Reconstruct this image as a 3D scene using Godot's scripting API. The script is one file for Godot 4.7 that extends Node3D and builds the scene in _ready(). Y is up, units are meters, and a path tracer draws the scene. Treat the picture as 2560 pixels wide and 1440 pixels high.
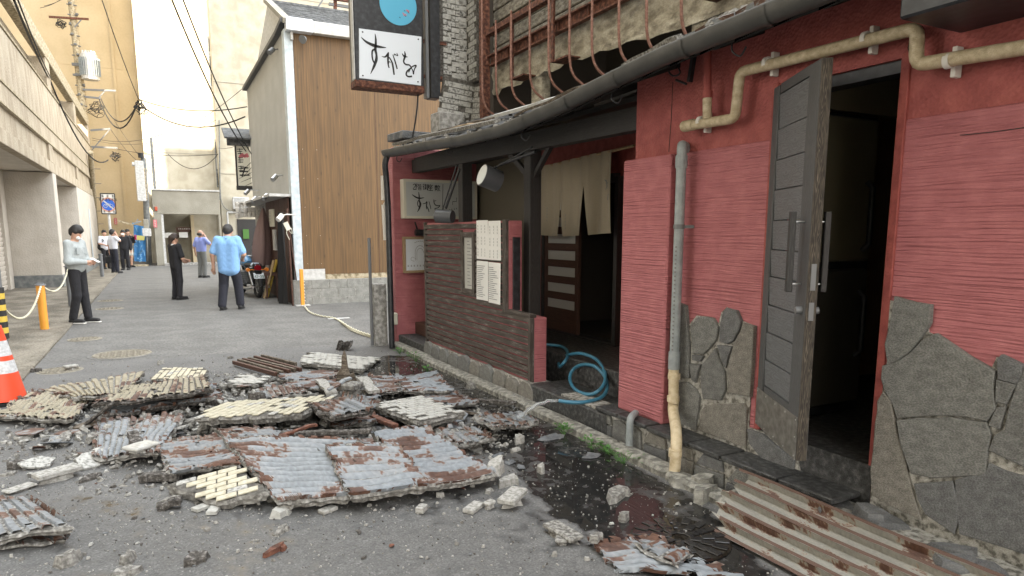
extends Node3D
# A narrow shopping street in shade: red stucco restaurant with a collapsed upper facade, debris on the road.
# World axes: the street runs along -z, the red building stands on the +x side, metres, y up.

var M := {}
var rng := RandomNumberGenerator.new()
var taken := {}

func _ready() -> void:
	rng.seed = 20240907
	setup_view()
	make_materials()
	build_ground()
	build_restaurant()
	build_upper_facade()
	build_entrance()
	build_wooden_house()
	build_left_block()
	build_far_end()
	build_shading_blocks()
	build_street_things()
	build_debris()
	build_people()
	build_wires()
	build_small_debris()

func setup_view() -> void:
	var cam := Camera3D.new()
	cam.name = "camera"
	cam.projection = Camera3D.PROJECTION_FRUSTUM
	cam.near = 0.1
	cam.far = 400.0
	cam.size = 0.0847059
	cam.frustum_offset = Vector2(0, 0.0070588)
	cam.position = Vector3(0, 1.6, 0)
	cam.rotation_degrees = Vector3(-8.6955, -27.4933, 0)
	add_child(cam)
	cam.current = true
	var sky_mat := ProceduralSkyMaterial.new()
	sky_mat.sky_top_color = Color(0.85, 0.87, 0.89)
	sky_mat.sky_horizon_color = Color(1.0, 0.965, 0.91)
	sky_mat.sky_curve = 0.25
	sky_mat.ground_bottom_color = Color(0.35, 0.34, 0.33)
	sky_mat.ground_horizon_color = Color(0.75, 0.75, 0.74)
	sky_mat.sky_energy_multiplier = 1.0
	var sky := Sky.new()
	sky.sky_material = sky_mat
	var env := Environment.new()
	env.background_mode = Environment.BG_SKY
	env.sky = sky
	env.tonemap_mode = Environment.TONE_MAPPER_LINEAR
	env.tonemap_exposure = 7.3
	env.sdfgi_enabled = true
	env.ssao_enabled = true
	env.ssil_enabled = true
	var we := WorldEnvironment.new()
	we.name = "world_environment"
	we.environment = env
	add_child(we)
	var sun := DirectionalLight3D.new()
	sun.name = "sun"
	sun.light_energy = 1.2
	sun.light_color = Color(1.0, 0.93, 0.82)
	sun.light_angular_distance = 0.5
	sun.shadow_enabled = true
	sun.look_at_from_position(Vector3.ZERO, Vector3(0.42, -0.62, -0.66), Vector3.UP)
	add_child(sun)

# ---------------------------------------------------------------- mesh helpers
class MB:
	var v := PackedVector3Array()
	var n := PackedVector3Array()
	var t := PackedVector2Array()
	var col := PackedColorArray()
	var paint := Color.WHITE
	var uo := Vector2.ZERO
	func tri(a: Vector3, b: Vector3, c: Vector3, na: Vector3, nb: Vector3, nc: Vector3, ta: Vector2, tb: Vector2, tc: Vector2) -> void:
		if (b - a).cross(c - a).dot(na + nb + nc) > 0.0:
			var s := b; b = c; c = s
			s = nb; nb = nc; nc = s
			var u := tb; tb = tc; tc = u
		v.append_array([a, b, c]); n.append_array([na, nb, nc]); t.append_array([ta, tb, tc]); col.append_array([paint, paint, paint])
	func flat(a: Vector3, b: Vector3, c: Vector3, hint: Vector3) -> void:
		var nn := (b - a).cross(c - a).normalized()
		if nn.dot(hint) < 0.0: nn = -nn
		var ud := (b - a).normalized()
		var vd := nn.cross(ud)
		tri(a, b, c, nn, nn, nn, Vector2(a.dot(ud), a.dot(vd)) + uo, Vector2(b.dot(ud), b.dot(vd)) + uo, Vector2(c.dot(ud), c.dot(vd)) + uo)
	func quad(a: Vector3, b: Vector3, c: Vector3, d: Vector3, hint: Vector3) -> void:
		var nn := (c - a).cross(d - b).normalized()
		if nn.dot(hint) < 0.0: nn = -nn
		var ud := (b - a) if (b - a).length_squared() > (d - a).length_squared() else (d - a)
		ud = ud.normalized()
		var vd := nn.cross(ud)
		var ta := Vector2(a.dot(ud), a.dot(vd)) + uo
		var tb := Vector2(b.dot(ud), b.dot(vd)) + uo
		var tc := Vector2(c.dot(ud), c.dot(vd)) + uo
		var td := Vector2(d.dot(ud), d.dot(vd)) + uo
		tri(a, b, c, nn, nn, nn, ta, tb, tc)
		tri(a, c, d, nn, nn, nn, ta, tc, td)
	func box(c: Vector3, s: Vector3, bs := Basis.IDENTITY, bev := 0.0) -> void:
		var h := s * 0.5
		var ax := [bs.x, bs.y, bs.z]
		if bev <= 0.0:
			for k in 3:
				var i := (k + 1) % 3
				var j := (k + 2) % 3
				for sg in [-1.0, 1.0]:
					var o: Vector3 = c + ax[k] * h[k] * sg
					var p: Vector3 = ax[i] * h[i]
					var q: Vector3 = ax[j] * h[j]
					quad(o - p - q, o + p - q, o + p + q, o - p + q, ax[k] * sg)
			return
		bev = minf(bev, minf(h.x, minf(h.y, h.z)) * 0.9)
		var g := h - Vector3.ONE * bev
		for k in 3:
			var i := (k + 1) % 3
			var j := (k + 2) % 3
			for sg in [-1.0, 1.0]:
				var o: Vector3 = c + ax[k] * h[k] * sg
				var p: Vector3 = ax[i] * g[i]
				var q: Vector3 = ax[j] * g[j]
				quad(o - p - q, o + p - q, o + p + q, o - p + q, ax[k] * sg)
			for si in [-1.0, 1.0]:
				for sj in [-1.0, 1.0]:
					var e1: Vector3 = c + ax[i] * h[i] * si + ax[j] * g[j] * sj
					var e2: Vector3 = c + ax[i] * g[i] * si + ax[j] * h[j] * sj
					var w: Vector3 = ax[k] * g[k]
					quad(e1 - w, e1 + w, e2 + w, e2 - w, ax[i] * si + ax[j] * sj)
		for sx in [-1.0, 1.0]:
			for sy in [-1.0, 1.0]:
				for sz in [-1.0, 1.0]:
					flat(c + bs.x * h.x * sx + bs.y * g.y * sy + bs.z * g.z * sz, c + bs.x * g.x * sx + bs.y * h.y * sy + bs.z * g.z * sz, c + bs.x * g.x * sx + bs.y * g.y * sy + bs.z * h.z * sz, bs.x * sx + bs.y * sy + bs.z * sz)
	func span(a: Vector3, b: Vector3, bev := 0.0) -> void:
		box((a + b) * 0.5, (b - a).abs(), Basis.IDENTITY, bev)
	func bar(a: Vector3, b: Vector3, w: float, h: float, up := Vector3.UP, bev := 0.0) -> void:
		var d := (b - a).normalized()
		var sd := d.cross(up).normalized()
		if sd.length() < 0.5: sd = Vector3.RIGHT
		box((a + b) * 0.5, Vector3(w, h, a.distance_to(b)), Basis(sd, d.cross(sd).normalized() * -1.0, d), bev)
	func tube(p: Array, r, sides := 10, caps := true) -> void:
		var m := p.size()
		var fr := []
		var up := Vector3.UP
		for i in m:
			var d: Vector3 = (p[mini(i + 1, m - 1)] - p[maxi(i - 1, 0)]).normalized()
			if i == 0 and absf(d.y) > 0.9: up = Vector3.RIGHT
			var sd := up.cross(d).normalized()
			up = d.cross(sd).normalized()
			fr.append([sd, up, d])
		for i in m - 1:
			var r0: float = r[i] if r is Array else r
			var r1: float = r[i + 1] if r is Array else r
			for k in sides:
				var a0 := TAU * k / sides
				var a1 := TAU * (k + 1) / sides
				var n0: Vector3 = fr[i][0] * cos(a0) + fr[i][1] * sin(a0)
				var n1: Vector3 = fr[i][0] * cos(a1) + fr[i][1] * sin(a1)
				var n2: Vector3 = fr[i + 1][0] * cos(a1) + fr[i + 1][1] * sin(a1)
				var n3: Vector3 = fr[i + 1][0] * cos(a0) + fr[i + 1][1] * sin(a0)
				var y0 := i * 0.2
				var k0 := float(k) / sides
				var k1 := float(k + 1) / sides
				tri(p[i] + n0 * r0, p[i] + n1 * r0, p[i + 1] + n2 * r1, n0, n1, n2, Vector2(k0, y0), Vector2(k1, y0), Vector2(k1, y0 + 0.2))
				tri(p[i] + n0 * r0, p[i + 1] + n2 * r1, p[i + 1] + n3 * r1, n0, n2, n3, Vector2(k0, y0), Vector2(k1, y0 + 0.2), Vector2(k0, y0 + 0.2))
		if caps:
			for e in [0, m - 1]:
				var re: float = r[e] if r is Array else r
				var out: Vector3 = fr[e][2] * (-1.0 if e == 0 else 1.0)
				for k in sides:
					var a0 := TAU * k / sides
					var a1 := TAU * (k + 1) / sides
					flat(p[e], p[e] + (fr[e][0] * cos(a0) + fr[e][1] * sin(a0)) * re, p[e] + (fr[e][0] * cos(a1) + fr[e][1] * sin(a1)) * re, out)
	func lathe(pr: Array, xf := Transform3D.IDENTITY, seg := 20) -> void:
		for i in pr.size() - 1:
			var a: Vector2 = pr[i]
			var b: Vector2 = pr[i + 1]
			var nr := Vector2(b.y - a.y, a.x - b.x).normalized()
			for k in seg:
				var c0 := Vector3(cos(TAU * k / seg), 0, sin(TAU * k / seg))
				var c1 := Vector3(cos(TAU * (k + 1) / seg), 0, sin(TAU * (k + 1) / seg))
				var n0 := (xf.basis * (c0 * nr.x + Vector3.UP * nr.y)).normalized()
				var n1 := (xf.basis * (c1 * nr.x + Vector3.UP * nr.y)).normalized()
				var p0 := xf * (c0 * a.x + Vector3.UP * a.y)
				var p1 := xf * (c1 * a.x + Vector3.UP * a.y)
				var p2 := xf * (c1 * b.x + Vector3.UP * b.y)
				var p3 := xf * (c0 * b.x + Vector3.UP * b.y)
				var u0 := float(k) / seg
				var u1 := float(k + 1) / seg
				if a.x > 1e-5: tri(p0, p1, p2, n0, n1, n1, Vector2(u0, a.y), Vector2(u1, a.y), Vector2(u1, b.y))
				if b.x > 1e-5: tri(p0, p2, p3, n0, n1, n0, Vector2(u0, a.y), Vector2(u1, b.y), Vector2(u0, b.y))
	# polygon in the xy plane of xf, front face at z = 0, extruded to z = -depth
	func prism(poly: Array, xf: Transform3D, depth: float, bev := 0.0, back := false) -> void:
		var pts := PackedVector2Array(poly)
		if Geometry2D.is_polygon_clockwise(pts): pts.reverse()
		var m := pts.size()
		var top := pts
		if bev > 0.0:
			top = PackedVector2Array()
			for i in m:
				var e0 := (pts[i] - pts[(i + m - 1) % m]).normalized()
				var e1 := (pts[(i + 1) % m] - pts[i]).normalized()
				var nn := (Vector2(-e0.y, e0.x) + Vector2(-e1.y, e1.x))
				top.append(pts[i] + nn.normalized() * bev)
		var idx := Geometry2D.triangulate_polygon(top)
		if idx.is_empty():
			top = pts
			idx = Geometry2D.triangulate_polygon(top)
		var f := xf.basis.z.normalized()
		for i in range(0, idx.size(), 3):
			var a := top[idx[i]]
			var b := top[idx[i + 1]]
			var c := top[idx[i + 2]]
			tri(xf * Vector3(a.x, a.y, 0), xf * Vector3(b.x, b.y, 0), xf * Vector3(c.x, c.y, 0), f, f, f, a + uo, b + uo, c + uo)
			if back: tri(xf * Vector3(a.x, a.y, -depth), xf * Vector3(b.x, b.y, -depth), xf * Vector3(c.x, c.y, -depth), -f, -f, -f, a + uo, b + uo, c + uo)
		for i in m:
			var j := (i + 1) % m
			var e := pts[j] - pts[i]
			var hint := xf.basis * Vector3(e.y, -e.x, 0)
			if bev > 0.0:
				quad(xf * Vector3(top[i].x, top[i].y, 0), xf * Vector3(top[j].x, top[j].y, 0), xf * Vector3(pts[j].x, pts[j].y, -bev), xf * Vector3(pts[i].x, pts[i].y, -bev), hint + f * e.length())
			quad(xf * Vector3(pts[i].x, pts[i].y, -bev), xf * Vector3(pts[j].x, pts[j].y, -bev), xf * Vector3(pts[j].x, pts[j].y, -depth), xf * Vector3(pts[i].x, pts[i].y, -depth), hint)
	# smooth surface from an array of rows of points
	func surf(rows: Array, su := 1.0, sv := 1.0, hint := Vector3.ZERO, cols: Array = []) -> void:
		var m := rows.size()
		var w: int = rows[0].size()
		var nr := []
		for i in m:
			var line := []
			for j in w:
				var du: Vector3 = rows[i][mini(j + 1, w - 1)] - rows[i][maxi(j - 1, 0)]
				var dv: Vector3 = rows[mini(i + 1, m - 1)][j] - rows[maxi(i - 1, 0)][j]
				var q := du.cross(dv).normalized()
				if hint != Vector3.ZERO and q.dot(hint) < 0.0: q = -q
				line.append(q)
			nr.append(line)
		for i in m - 1:
			for j in w - 1:
				var a := Vector2(j * su / (w - 1), i * sv / (m - 1)) + uo
				var b := Vector2((j + 1) * su / (w - 1), i * sv / (m - 1)) + uo
				var c := Vector2((j + 1) * su / (w - 1), (i + 1) * sv / (m - 1)) + uo
				var d := Vector2(j * su / (w - 1), (i + 1) * sv / (m - 1)) + uo
				tri(rows[i][j], rows[i][j + 1], rows[i + 1][j + 1], nr[i][j], nr[i][j + 1], nr[i + 1][j + 1], a, b, c)
				tri(rows[i][j], rows[i + 1][j + 1], rows[i + 1][j], nr[i][j], nr[i + 1][j + 1], nr[i + 1][j], a, c, d)
	# irregular broken lump
	func chunk(c: Vector3, s: Vector3, bs: Basis, r: RandomNumberGenerator, m := 6) -> void:
		var lo := []
		var hi := []
		var tx := r.randf_range(-0.35, 0.35)
		var tz := r.randf_range(-0.35, 0.35)
		for i in m:
			var a := TAU * (i + r.randf_range(-0.42, 0.42)) / m
			var k := r.randf_range(0.6, 1.1)
			var k2 := k * r.randf_range(0.55, 1.0)
			lo.append(c + bs * Vector3(cos(a) * s.x * k * 0.5, -s.y * 0.5 * r.randf_range(0.7, 1.0), sin(a) * s.z * k * 0.5))
			hi.append(c + bs * Vector3(cos(a) * s.x * k2 * 0.5, s.y * 0.5 * (r.randf_range(0.45, 0.9) + tx * cos(a) + tz * sin(a)), sin(a) * s.z * k2 * 0.5))
		var ct := c + bs * Vector3(0, s.y * 0.5 * r.randf_range(0.6, 0.95), 0)
		var cb := c - bs * Vector3(0, s.y * 0.5, 0)
		for i in m:
			var j := (i + 1) % m
			quad(lo[i], lo[j], hi[j], hi[i], (lo[i] + hi[j]) * 0.5 - c)
			flat(ct, hi[i], hi[j], bs.y)
			flat(cb, lo[i], lo[j], -bs.y)
	# brush stroke laid flat in the xy plane of xf
	func stroke(p: Array, w: Array, xf: Transform3D, lift := 0.002) -> void:
		var m := p.size()
		var L := []
		var R := []
		for i in m:
			var d: Vector2 = (p[mini(i + 1, m - 1)] - p[maxi(i - 1, 0)]).normalized()
			var q: Vector2 = Vector2(-d.y, d.x) * float(w[i]) * 0.5
			L.append(xf * Vector3(p[i].x + q.x, p[i].y + q.y, lift))
			R.append(xf * Vector3(p[i].x - q.x, p[i].y - q.y, lift))
		for i in m - 1:
			if w[i] > 1e-6: flat(L[i], R[i], R[i + 1], xf.basis.z)
			if w[i + 1] > 1e-6: flat(L[i], R[i + 1], L[i + 1], xf.basis.z)
	func mesh() -> ArrayMesh:
		var a := []
		a.resize(Mesh.ARRAY_MAX)
		a[Mesh.ARRAY_VERTEX] = v
		a[Mesh.ARRAY_NORMAL] = n
		a[Mesh.ARRAY_TEX_UV] = t
		a[Mesh.ARRAY_COLOR] = col
		var m := ArrayMesh.new()
		m.add_surface_from_arrays(Mesh.PRIMITIVE_TRIANGLES, a)
		return m

func p2(a: Array) -> Array:
	var out := []
	for i in range(0, a.size(), 2): out.append(Vector2(a[i], a[i + 1]))
	return out

func p3(a: Array) -> Array:
	var out := []
	for i in range(0, a.size(), 3): out.append(Vector3(a[i], a[i + 1], a[i + 2]))
	return out

func smooth_curve(p: Array, steps := 6) -> Array:
	var out := []
	for i in p.size() - 1:
		var a = p[maxi(i - 1, 0)]
		var b = p[i]
		var c = p[i + 1]
		var d = p[mini(i + 2, p.size() - 1)]
		for k in steps:
			out.append(b.cubic_interpolate(c, a, d, float(k) / steps))
	out.append(p[-1])
	return out

func numbered(called: String) -> String:
	var k: int = taken.get(called, 0)
	taken[called] = k + 1
	return called if k == 0 else "%s_%03d" % [called, k]

func tag(o: Node3D, label: String, category: String, group := "") -> void:
	o.set_meta("label", label)
	o.set_meta("category", category)
	if group: o.set_meta("group", group)

# a thing: a node at its base; parts are given in world coordinates
func thing(called: String, label: String, category: String, at := Vector3.ZERO, group := "") -> Node3D:
	var o := Node3D.new()
	o.name = numbered(called)
	add_child(o)
	o.position = at
	tag(o, label, category, group)
	return o

func origin_of(o: Node) -> Vector3:
	var p := Vector3.ZERO
	while o is Node3D and o != self:
		p += o.position
		o = o.get_parent()
	return p

func part(b: MB, called: String, mat: Material, parent: Node3D, label := "") -> MeshInstance3D:
	return put(b.mesh(), called, mat, parent, Transform3D.IDENTITY, label)

# mesh in world coordinates (or placed by xf in the world) under a thing or part
func put(mesh: Mesh, called: String, mat: Material, parent: Node3D, xf := Transform3D.IDENTITY, label := "") -> MeshInstance3D:
	var o := MeshInstance3D.new()
	o.name = called if parent != self else numbered(called)
	o.mesh = mesh
	o.material_override = mat
	o.transform = xf
	if parent != self: o.position -= origin_of(parent)
	parent.add_child(o, true)
	if label: o.set_meta("label", label)
	return o

# a thing that is one mesh, its node at the given base
func solo(b: MB, called: String, mat: Material, label: String, category: String, group := "", at := Vector3.ZERO) -> MeshInstance3D:
	if at != Vector3.ZERO:
		for i in b.v.size(): b.v[i] -= at
	var o := put(b.mesh(), called, mat, self)
	o.position = at
	tag(o, label, category, group)
	return o

func setting(b: MB, called: String, mat: Material) -> MeshInstance3D:
	var o := put(b.mesh(), called, mat, self)
	o.set_meta("kind", "structure")
	return o

func frame(origin: Vector3, right: Vector3, up: Vector3) -> Transform3D:
	var r := right.normalized()
	var f := r.cross(up).normalized()
	return Transform3D(Basis(r, f.cross(r).normalized(), f), origin)

# ---------------------------------------------------------------- materials
func lin(r: float, g: float, b: float) -> Color:
	return Color(r, g, b).linear_to_srgb()

func noise(freq: float, sd: int, oct := 4, kind := FastNoiseLite.TYPE_SIMPLEX_SMOOTH) -> FastNoiseLite:
	var f := FastNoiseLite.new()
	f.noise_type = kind
	f.frequency = freq
	f.seed = sd
	f.fractal_octaves = oct
	f.fractal_type = FastNoiseLite.FRACTAL_FBM
	return f

# grey map 0..255 of tiling noise
func grey(size: int, freq: float, sd: int, oct := 4, kind := FastNoiseLite.TYPE_SIMPLEX_SMOOTH) -> PackedByteArray:
	var im := noise(freq, sd, oct, kind).get_seamless_image(size, size)
	im.convert(Image.FORMAT_L8)
	return im.get_data()

func tex(size: int, rgb: PackedByteArray) -> ImageTexture:
	return ImageTexture.create_from_image(Image.create_from_data(size, size, false, Image.FORMAT_RGB8, rgb))

func normal_tex(size: int, h: PackedByteArray, k: float) -> ImageTexture:
	var im := Image.create_from_data(size, size, false, Image.FORMAT_L8, h)
	im.convert(Image.FORMAT_RGBA8)
	im.bump_map_to_normal_map(k)
	return ImageTexture.create_from_image(im)

# colour by two noise layers: stops are [position, Color linear]
func ramp_tex(size: int, h: PackedByteArray, stops: Array, fine: PackedByteArray = PackedByteArray(), amount := 0.0) -> ImageTexture:
	var lut := []
	for i in 256:
		var x := i / 255.0
		var c: Color = stops[0][1]
		for k in stops.size() - 1:
			if x >= stops[k][0]:
				var w := clampf((x - stops[k][0]) / maxf(1e-4, stops[k + 1][0] - stops[k][0]), 0, 1)
				c = stops[k][1].lerp(stops[k + 1][1], w)
		lut.append(c)
	var has := fine.size() > 0
	var table := PackedByteArray()
	table.resize(256 * 32 * 3)
	for i in 256:
		for j in 32:
			var k := 1.0 + (amount * ((j + 0.5) / 16.0 - 1.0) if has else 0.0)
			var c := Color(lut[i].r * k, lut[i].g * k, lut[i].b * k).clamp().linear_to_srgb()
			var o := (i * 32 + j) * 3
			table[o] = int(c.r * 255.0)
			table[o + 1] = int(c.g * 255.0)
			table[o + 2] = int(c.b * 255.0)
	var out := PackedByteArray()
	out.resize(size * size * 3)
	var w := 0
	for i in size * size:
		var o := (h[i] * 32 + ((fine[i] >> 3) if has else 0)) * 3
		out[w] = table[o]
		out[w + 1] = table[o + 1]
		out[w + 2] = table[o + 2]
		w += 3
	return tex(size, out)

func plain(c: Color, rough := 0.7, metal := 0.0) -> StandardMaterial3D:
	var m := StandardMaterial3D.new()
	m.albedo_color = c
	m.roughness = rough
	m.metallic = metal
	return m

func mapped(t: Texture2D, scale: Vector3, rough := 0.85, nt: Texture2D = null, ns := 1.0, tri := true, world := true) -> StandardMaterial3D:
	var m := StandardMaterial3D.new()
	m.albedo_texture = t
	m.roughness = rough
	m.uv1_triplanar = tri
	m.uv1_world_triplanar = world and tri
	m.uv1_scale = scale
	if nt:
		m.normal_enabled = true
		m.normal_texture = nt
		m.normal_scale = ns
	return m

func make_materials() -> void:
	var n_fine := grey(512, 0.12, 1, 3)
	var n_mid := grey(512, 0.02, 2, 5)
	var n_big := grey(512, 0.006, 3, 5)
	var n_cell := grey(512, 0.09, 4, 1, FastNoiseLite.TYPE_CELLULAR)
	var n_speck := grey(512, 0.35, 5, 2, FastNoiseLite.TYPE_VALUE)
	var N_fine := normal_tex(512, n_fine, 3.0)
	var N_mid := normal_tex(512, n_mid, 8.0)
	var N_cell := normal_tex(512, n_cell, 3.0)
	M.fold = N_mid
	var mixed := PackedByteArray()
	mixed.resize(512 * 512)
	for i in mixed.size(): mixed[i] = (n_fine[i] * 2 + n_mid[i] * 3 + n_speck[i]) / 6
	var N_rough := normal_tex(512, mixed, 9.0)
	var G := func(r, g, b): return Color(r, g, b)
	# road
	M.asphalt = mapped(ramp_tex(512, n_big, [[0.2, G.call(0.105, 0.102, 0.096)], [0.5, G.call(0.120, 0.117, 0.110)], [0.8, G.call(0.138, 0.134, 0.126)]], n_speck, 0.5), Vector3.ONE * 0.37, 0.9, N_cell, 0.5)
	M.wet = mapped(ramp_tex(512, n_big, [[0.2, G.call(0.012, 0.012, 0.013)], [0.6, G.call(0.022, 0.021, 0.021)], [0.9, G.call(0.035, 0.034, 0.033)]], n_speck, 0.5), Vector3.ONE * 0.9, 0.22, N_cell, 0.35)
	M.puddle = plain(lin(0.016, 0.013, 0.010), 0.03)
	M.pavement = mapped(ramp_tex(512, n_big, [[0.25, G.call(0.105, 0.092, 0.072)], [0.5, G.call(0.15, 0.132, 0.104)], [0.75, G.call(0.20, 0.178, 0.142)]], n_speck, 0.35), Vector3(0.4, 0.4, 0.25), 0.92, N_fine, 0.6)
	M.kerb = mapped(ramp_tex(512, n_mid, [[0.3, G.call(0.13, 0.125, 0.11)], [0.6, G.call(0.28, 0.27, 0.235)], [0.8, G.call(0.36, 0.35, 0.31)]], n_speck, 0.3), Vector3.ONE * 1.3, 0.92, N_rough, 1.0)
	M.concrete = mapped(ramp_tex(512, n_mid, [[0.25, G.call(0.20, 0.195, 0.18)], [0.55, G.call(0.33, 0.32, 0.30)], [0.8, G.call(0.42, 0.41, 0.39)]], n_fine, 0.25), Vector3.ONE * 1.1, 0.92, N_rough, 1.0)
	M.rubble = mapped(ramp_tex(512, n_mid, [[0.3, G.call(0.10, 0.094, 0.084)], [0.5, G.call(0.20, 0.19, 0.172)], [0.75, G.call(0.33, 0.32, 0.295)]], n_fine, 0.3), Vector3.ONE * 3.0, 0.95, N_rough, 1.2, true, false)
	M.rubble_dark = mapped(ramp_tex(512, n_mid, [[0.3, G.call(0.03, 0.026, 0.022)], [0.6, G.call(0.10, 0.09, 0.08)], [0.8, G.call(0.25, 0.235, 0.22)]], n_fine, 0.4), Vector3.ONE * 3.0, 0.95, N_rough, 1.2, true, false)
	M.white_chip = mapped(ramp_tex(512, n_mid, [[0.3, G.call(0.22, 0.212, 0.19)], [0.6, G.call(0.37, 0.36, 0.335)]], n_fine, 0.2), Vector3.ONE * 3.0, 0.85, N_rough, 0.6, true, false)
	# red stucco
	var sfine := grey(512, 0.05, 11, 4)
	var swide := grey(512, 0.012, 12, 3)
	M.red_comb = mapped(ramp_tex(512, swide, [[0.2, G.call(0.335, 0.108, 0.118)], [0.5, G.call(0.36, 0.118, 0.128)], [0.85, G.call(0.395, 0.136, 0.145)]], n_speck, 0.06), Vector3(0.5, 0.5, 0.5), 0.68)
	var comb := PackedByteArray()
	comb.resize(512 * 512)
	var cn := noise(0.022, 40, 3)
	var cw := noise(0.006, 41, 2)
	var cr := noise(0.05, 42, 2)
	for y in 512:
		for x in 512:
			var xm := absf(x - 255.5) + 3.0
			var ym := absf(y - 255.5) + 3.0
			var yy := ym + cw.get_noise_2d(xm * 0.55, ym * 0.9) * 4.0
			var e := cn.get_noise_2d(xm * 0.17, yy * 6.5) * 1.15 + cr.get_noise_2d(xm * 0.8, ym * 1.2) * 0.22
			comb[y * 512 + x] = int(clampf(128.0 + e * 150.0, 0, 255))
	M.red_comb.normal_enabled = true
	M.red_comb.normal_texture = normal_tex(512, comb, 7.0)
	M.red_comb.normal_scale = 0.6
	M.red_comb.uv1_scale = Vector3(0.9, 0.9, 0.9)
	M.red_rough = mapped(ramp_tex(512, swide, [[0.2, G.call(0.27, 0.066, 0.060)], [0.55, G.call(0.31, 0.078, 0.070)], [0.85, G.call(0.35, 0.095, 0.083)]], n_speck, 0.1), Vector3.ONE * 1.2, 0.75, N_cell, 1.1)
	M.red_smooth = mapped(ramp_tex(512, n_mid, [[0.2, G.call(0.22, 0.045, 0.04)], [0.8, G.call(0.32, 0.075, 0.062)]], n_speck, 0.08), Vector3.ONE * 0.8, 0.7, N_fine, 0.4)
	# stone facing
	for k in 4:
		var tint: Color = [Color(0.155, 0.156, 0.147), Color(0.140, 0.141, 0.135), Color(0.178, 0.168, 0.148), Color(0.122, 0.124, 0.125)][k]
		M["stone%d" % k] = mapped(ramp_tex(512, n_fine, [[0.2, tint * 0.68], [0.5, tint * 1.02], [0.8, tint * 1.4]], n_mid, 0.3), Vector3(1.4, 2.0, 1.2 + k * 0.1), 0.86, N_fine, 1.3)
	M.mortar = mapped(ramp_tex(512, n_mid, [[0.25, G.call(0.12, 0.115, 0.10)], [0.45, G.call(0.30, 0.29, 0.26)], [0.8, G.call(0.42, 0.41, 0.38)]], n_fine, 0.3), Vector3.ONE * 2.0, 0.95, N_rough, 1.0)
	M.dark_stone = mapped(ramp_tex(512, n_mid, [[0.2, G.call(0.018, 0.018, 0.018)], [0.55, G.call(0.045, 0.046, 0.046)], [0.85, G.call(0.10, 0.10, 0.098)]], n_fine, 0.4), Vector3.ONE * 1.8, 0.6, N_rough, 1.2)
	# woods; grain is drawn along u
	var grain := PackedByteArray()
	grain.resize(512 * 512)
	var gn := noise(0.02, 51, 4)
	var gw := noise(0.004, 52, 3)
	for y in 512:
		for x in 512:
			var xm := absf(x - 255.5)
			var ym := absf(y - 255.5)
			var q := gw.get_noise_2d(xm * 0.7, ym * 2.0)
			var e := sin((ym * 0.10 + q * 34.0)) * 0.45 + gn.get_noise_2d(xm * 0.25, ym * 7.0) * 0.9
			grain[y * 512 + x] = int(clampf(128.0 + e * 90.0, 0, 255))
	var N_grain := normal_tex(512, grain, 3.0)
	M.door_wood = mapped(ramp_tex(512, grain, [[0.1, G.call(0.055, 0.058, 0.062)], [0.5, G.call(0.115, 0.121, 0.129)], [0.9, G.call(0.155, 0.161, 0.170)]], n_speck, 0.12), Vector3(1.4, 2.2, 1), 0.55, N_grain, 0.35, false)
	M.door_frame = mapped(ramp_tex(512, grain, [[0.1, G.call(0.040, 0.041, 0.043)], [0.6, G.call(0.070, 0.072, 0.075)], [0.95, G.call(0.10, 0.10, 0.10)]], n_speck, 0.15), Vector3(1.0, 4.0, 1), 0.6, N_grain, 0.5, false)
	M.worn_edge = mapped(ramp_tex(512, grain, [[0.1, G.call(0.015, 0.012, 0.009)], [0.5, G.call(0.04, 0.033, 0.026)], [0.72, G.call(0.10, 0.082, 0.06)], [0.95, G.call(0.26, 0.235, 0.19)]], n_mid, 0.6), Vector3(1.2, 5.0, 1), 0.8, N_grain, 0.8, false)
	var slat := PackedByteArray()
	slat.resize(512 * 512)
	for i in slat.size(): slat[i] = clampi(int(grain[i] * 0.38 + n_mid[i] * 0.45 + n_fine[i] * 0.17), 0, 255)
	M.slat = mapped(ramp_tex(512, slat, [[0.25, G.call(0.026, 0.019, 0.015)], [0.52, G.call(0.058, 0.046, 0.038)], [0.62, G.call(0.095, 0.08, 0.068)], [0.72, G.call(0.20, 0.185, 0.17)], [0.85, G.call(0.34, 0.33, 0.31)]], n_fine, 0.2), Vector3(0.35, 2.0, 1), 0.75, N_grain, 0.6, false)
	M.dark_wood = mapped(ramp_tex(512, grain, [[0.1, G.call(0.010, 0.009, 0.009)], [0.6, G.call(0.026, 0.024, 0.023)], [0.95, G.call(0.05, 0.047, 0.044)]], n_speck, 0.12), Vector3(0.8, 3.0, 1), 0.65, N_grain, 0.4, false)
	M.brown_wood = mapped(ramp_tex(512, grain, [[0.1, G.call(0.030, 0.012, 0.007)], [0.6, G.call(0.075, 0.032, 0.020)], [0.95, G.call(0.12, 0.06, 0.04)]], n_speck, 0.15), Vector3(0.5, 3.0, 1), 0.7, N_grain, 0.4, false)
	M.pale_wood = mapped(ramp_tex(512, grain, [[0.1, G.call(0.22, 0.15, 0.08)], [0.9, G.call(0.42, 0.31, 0.18)]], n_speck, 0.1), Vector3(0.8, 3.0, 1), 0.7, N_grain, 0.3, false)
	M.old_board = mapped(ramp_tex(512, slat, [[0.3, G.call(0.04, 0.03, 0.022)], [0.55, G.call(0.12, 0.095, 0.07)], [0.75, G.call(0.27, 0.24, 0.20)]], n_fine, 0.25), Vector3(0.8, 2.0, 1), 0.9, N_grain, 0.7, false)
	# faux-wood cladding with printed knots
	M.faux_wood = faux_wood()
	# metals
	var sheetn := PackedByteArray()
	sheetn.resize(512 * 512)
	var n_rust := grey(512, 0.0075, 61, 5)
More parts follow.
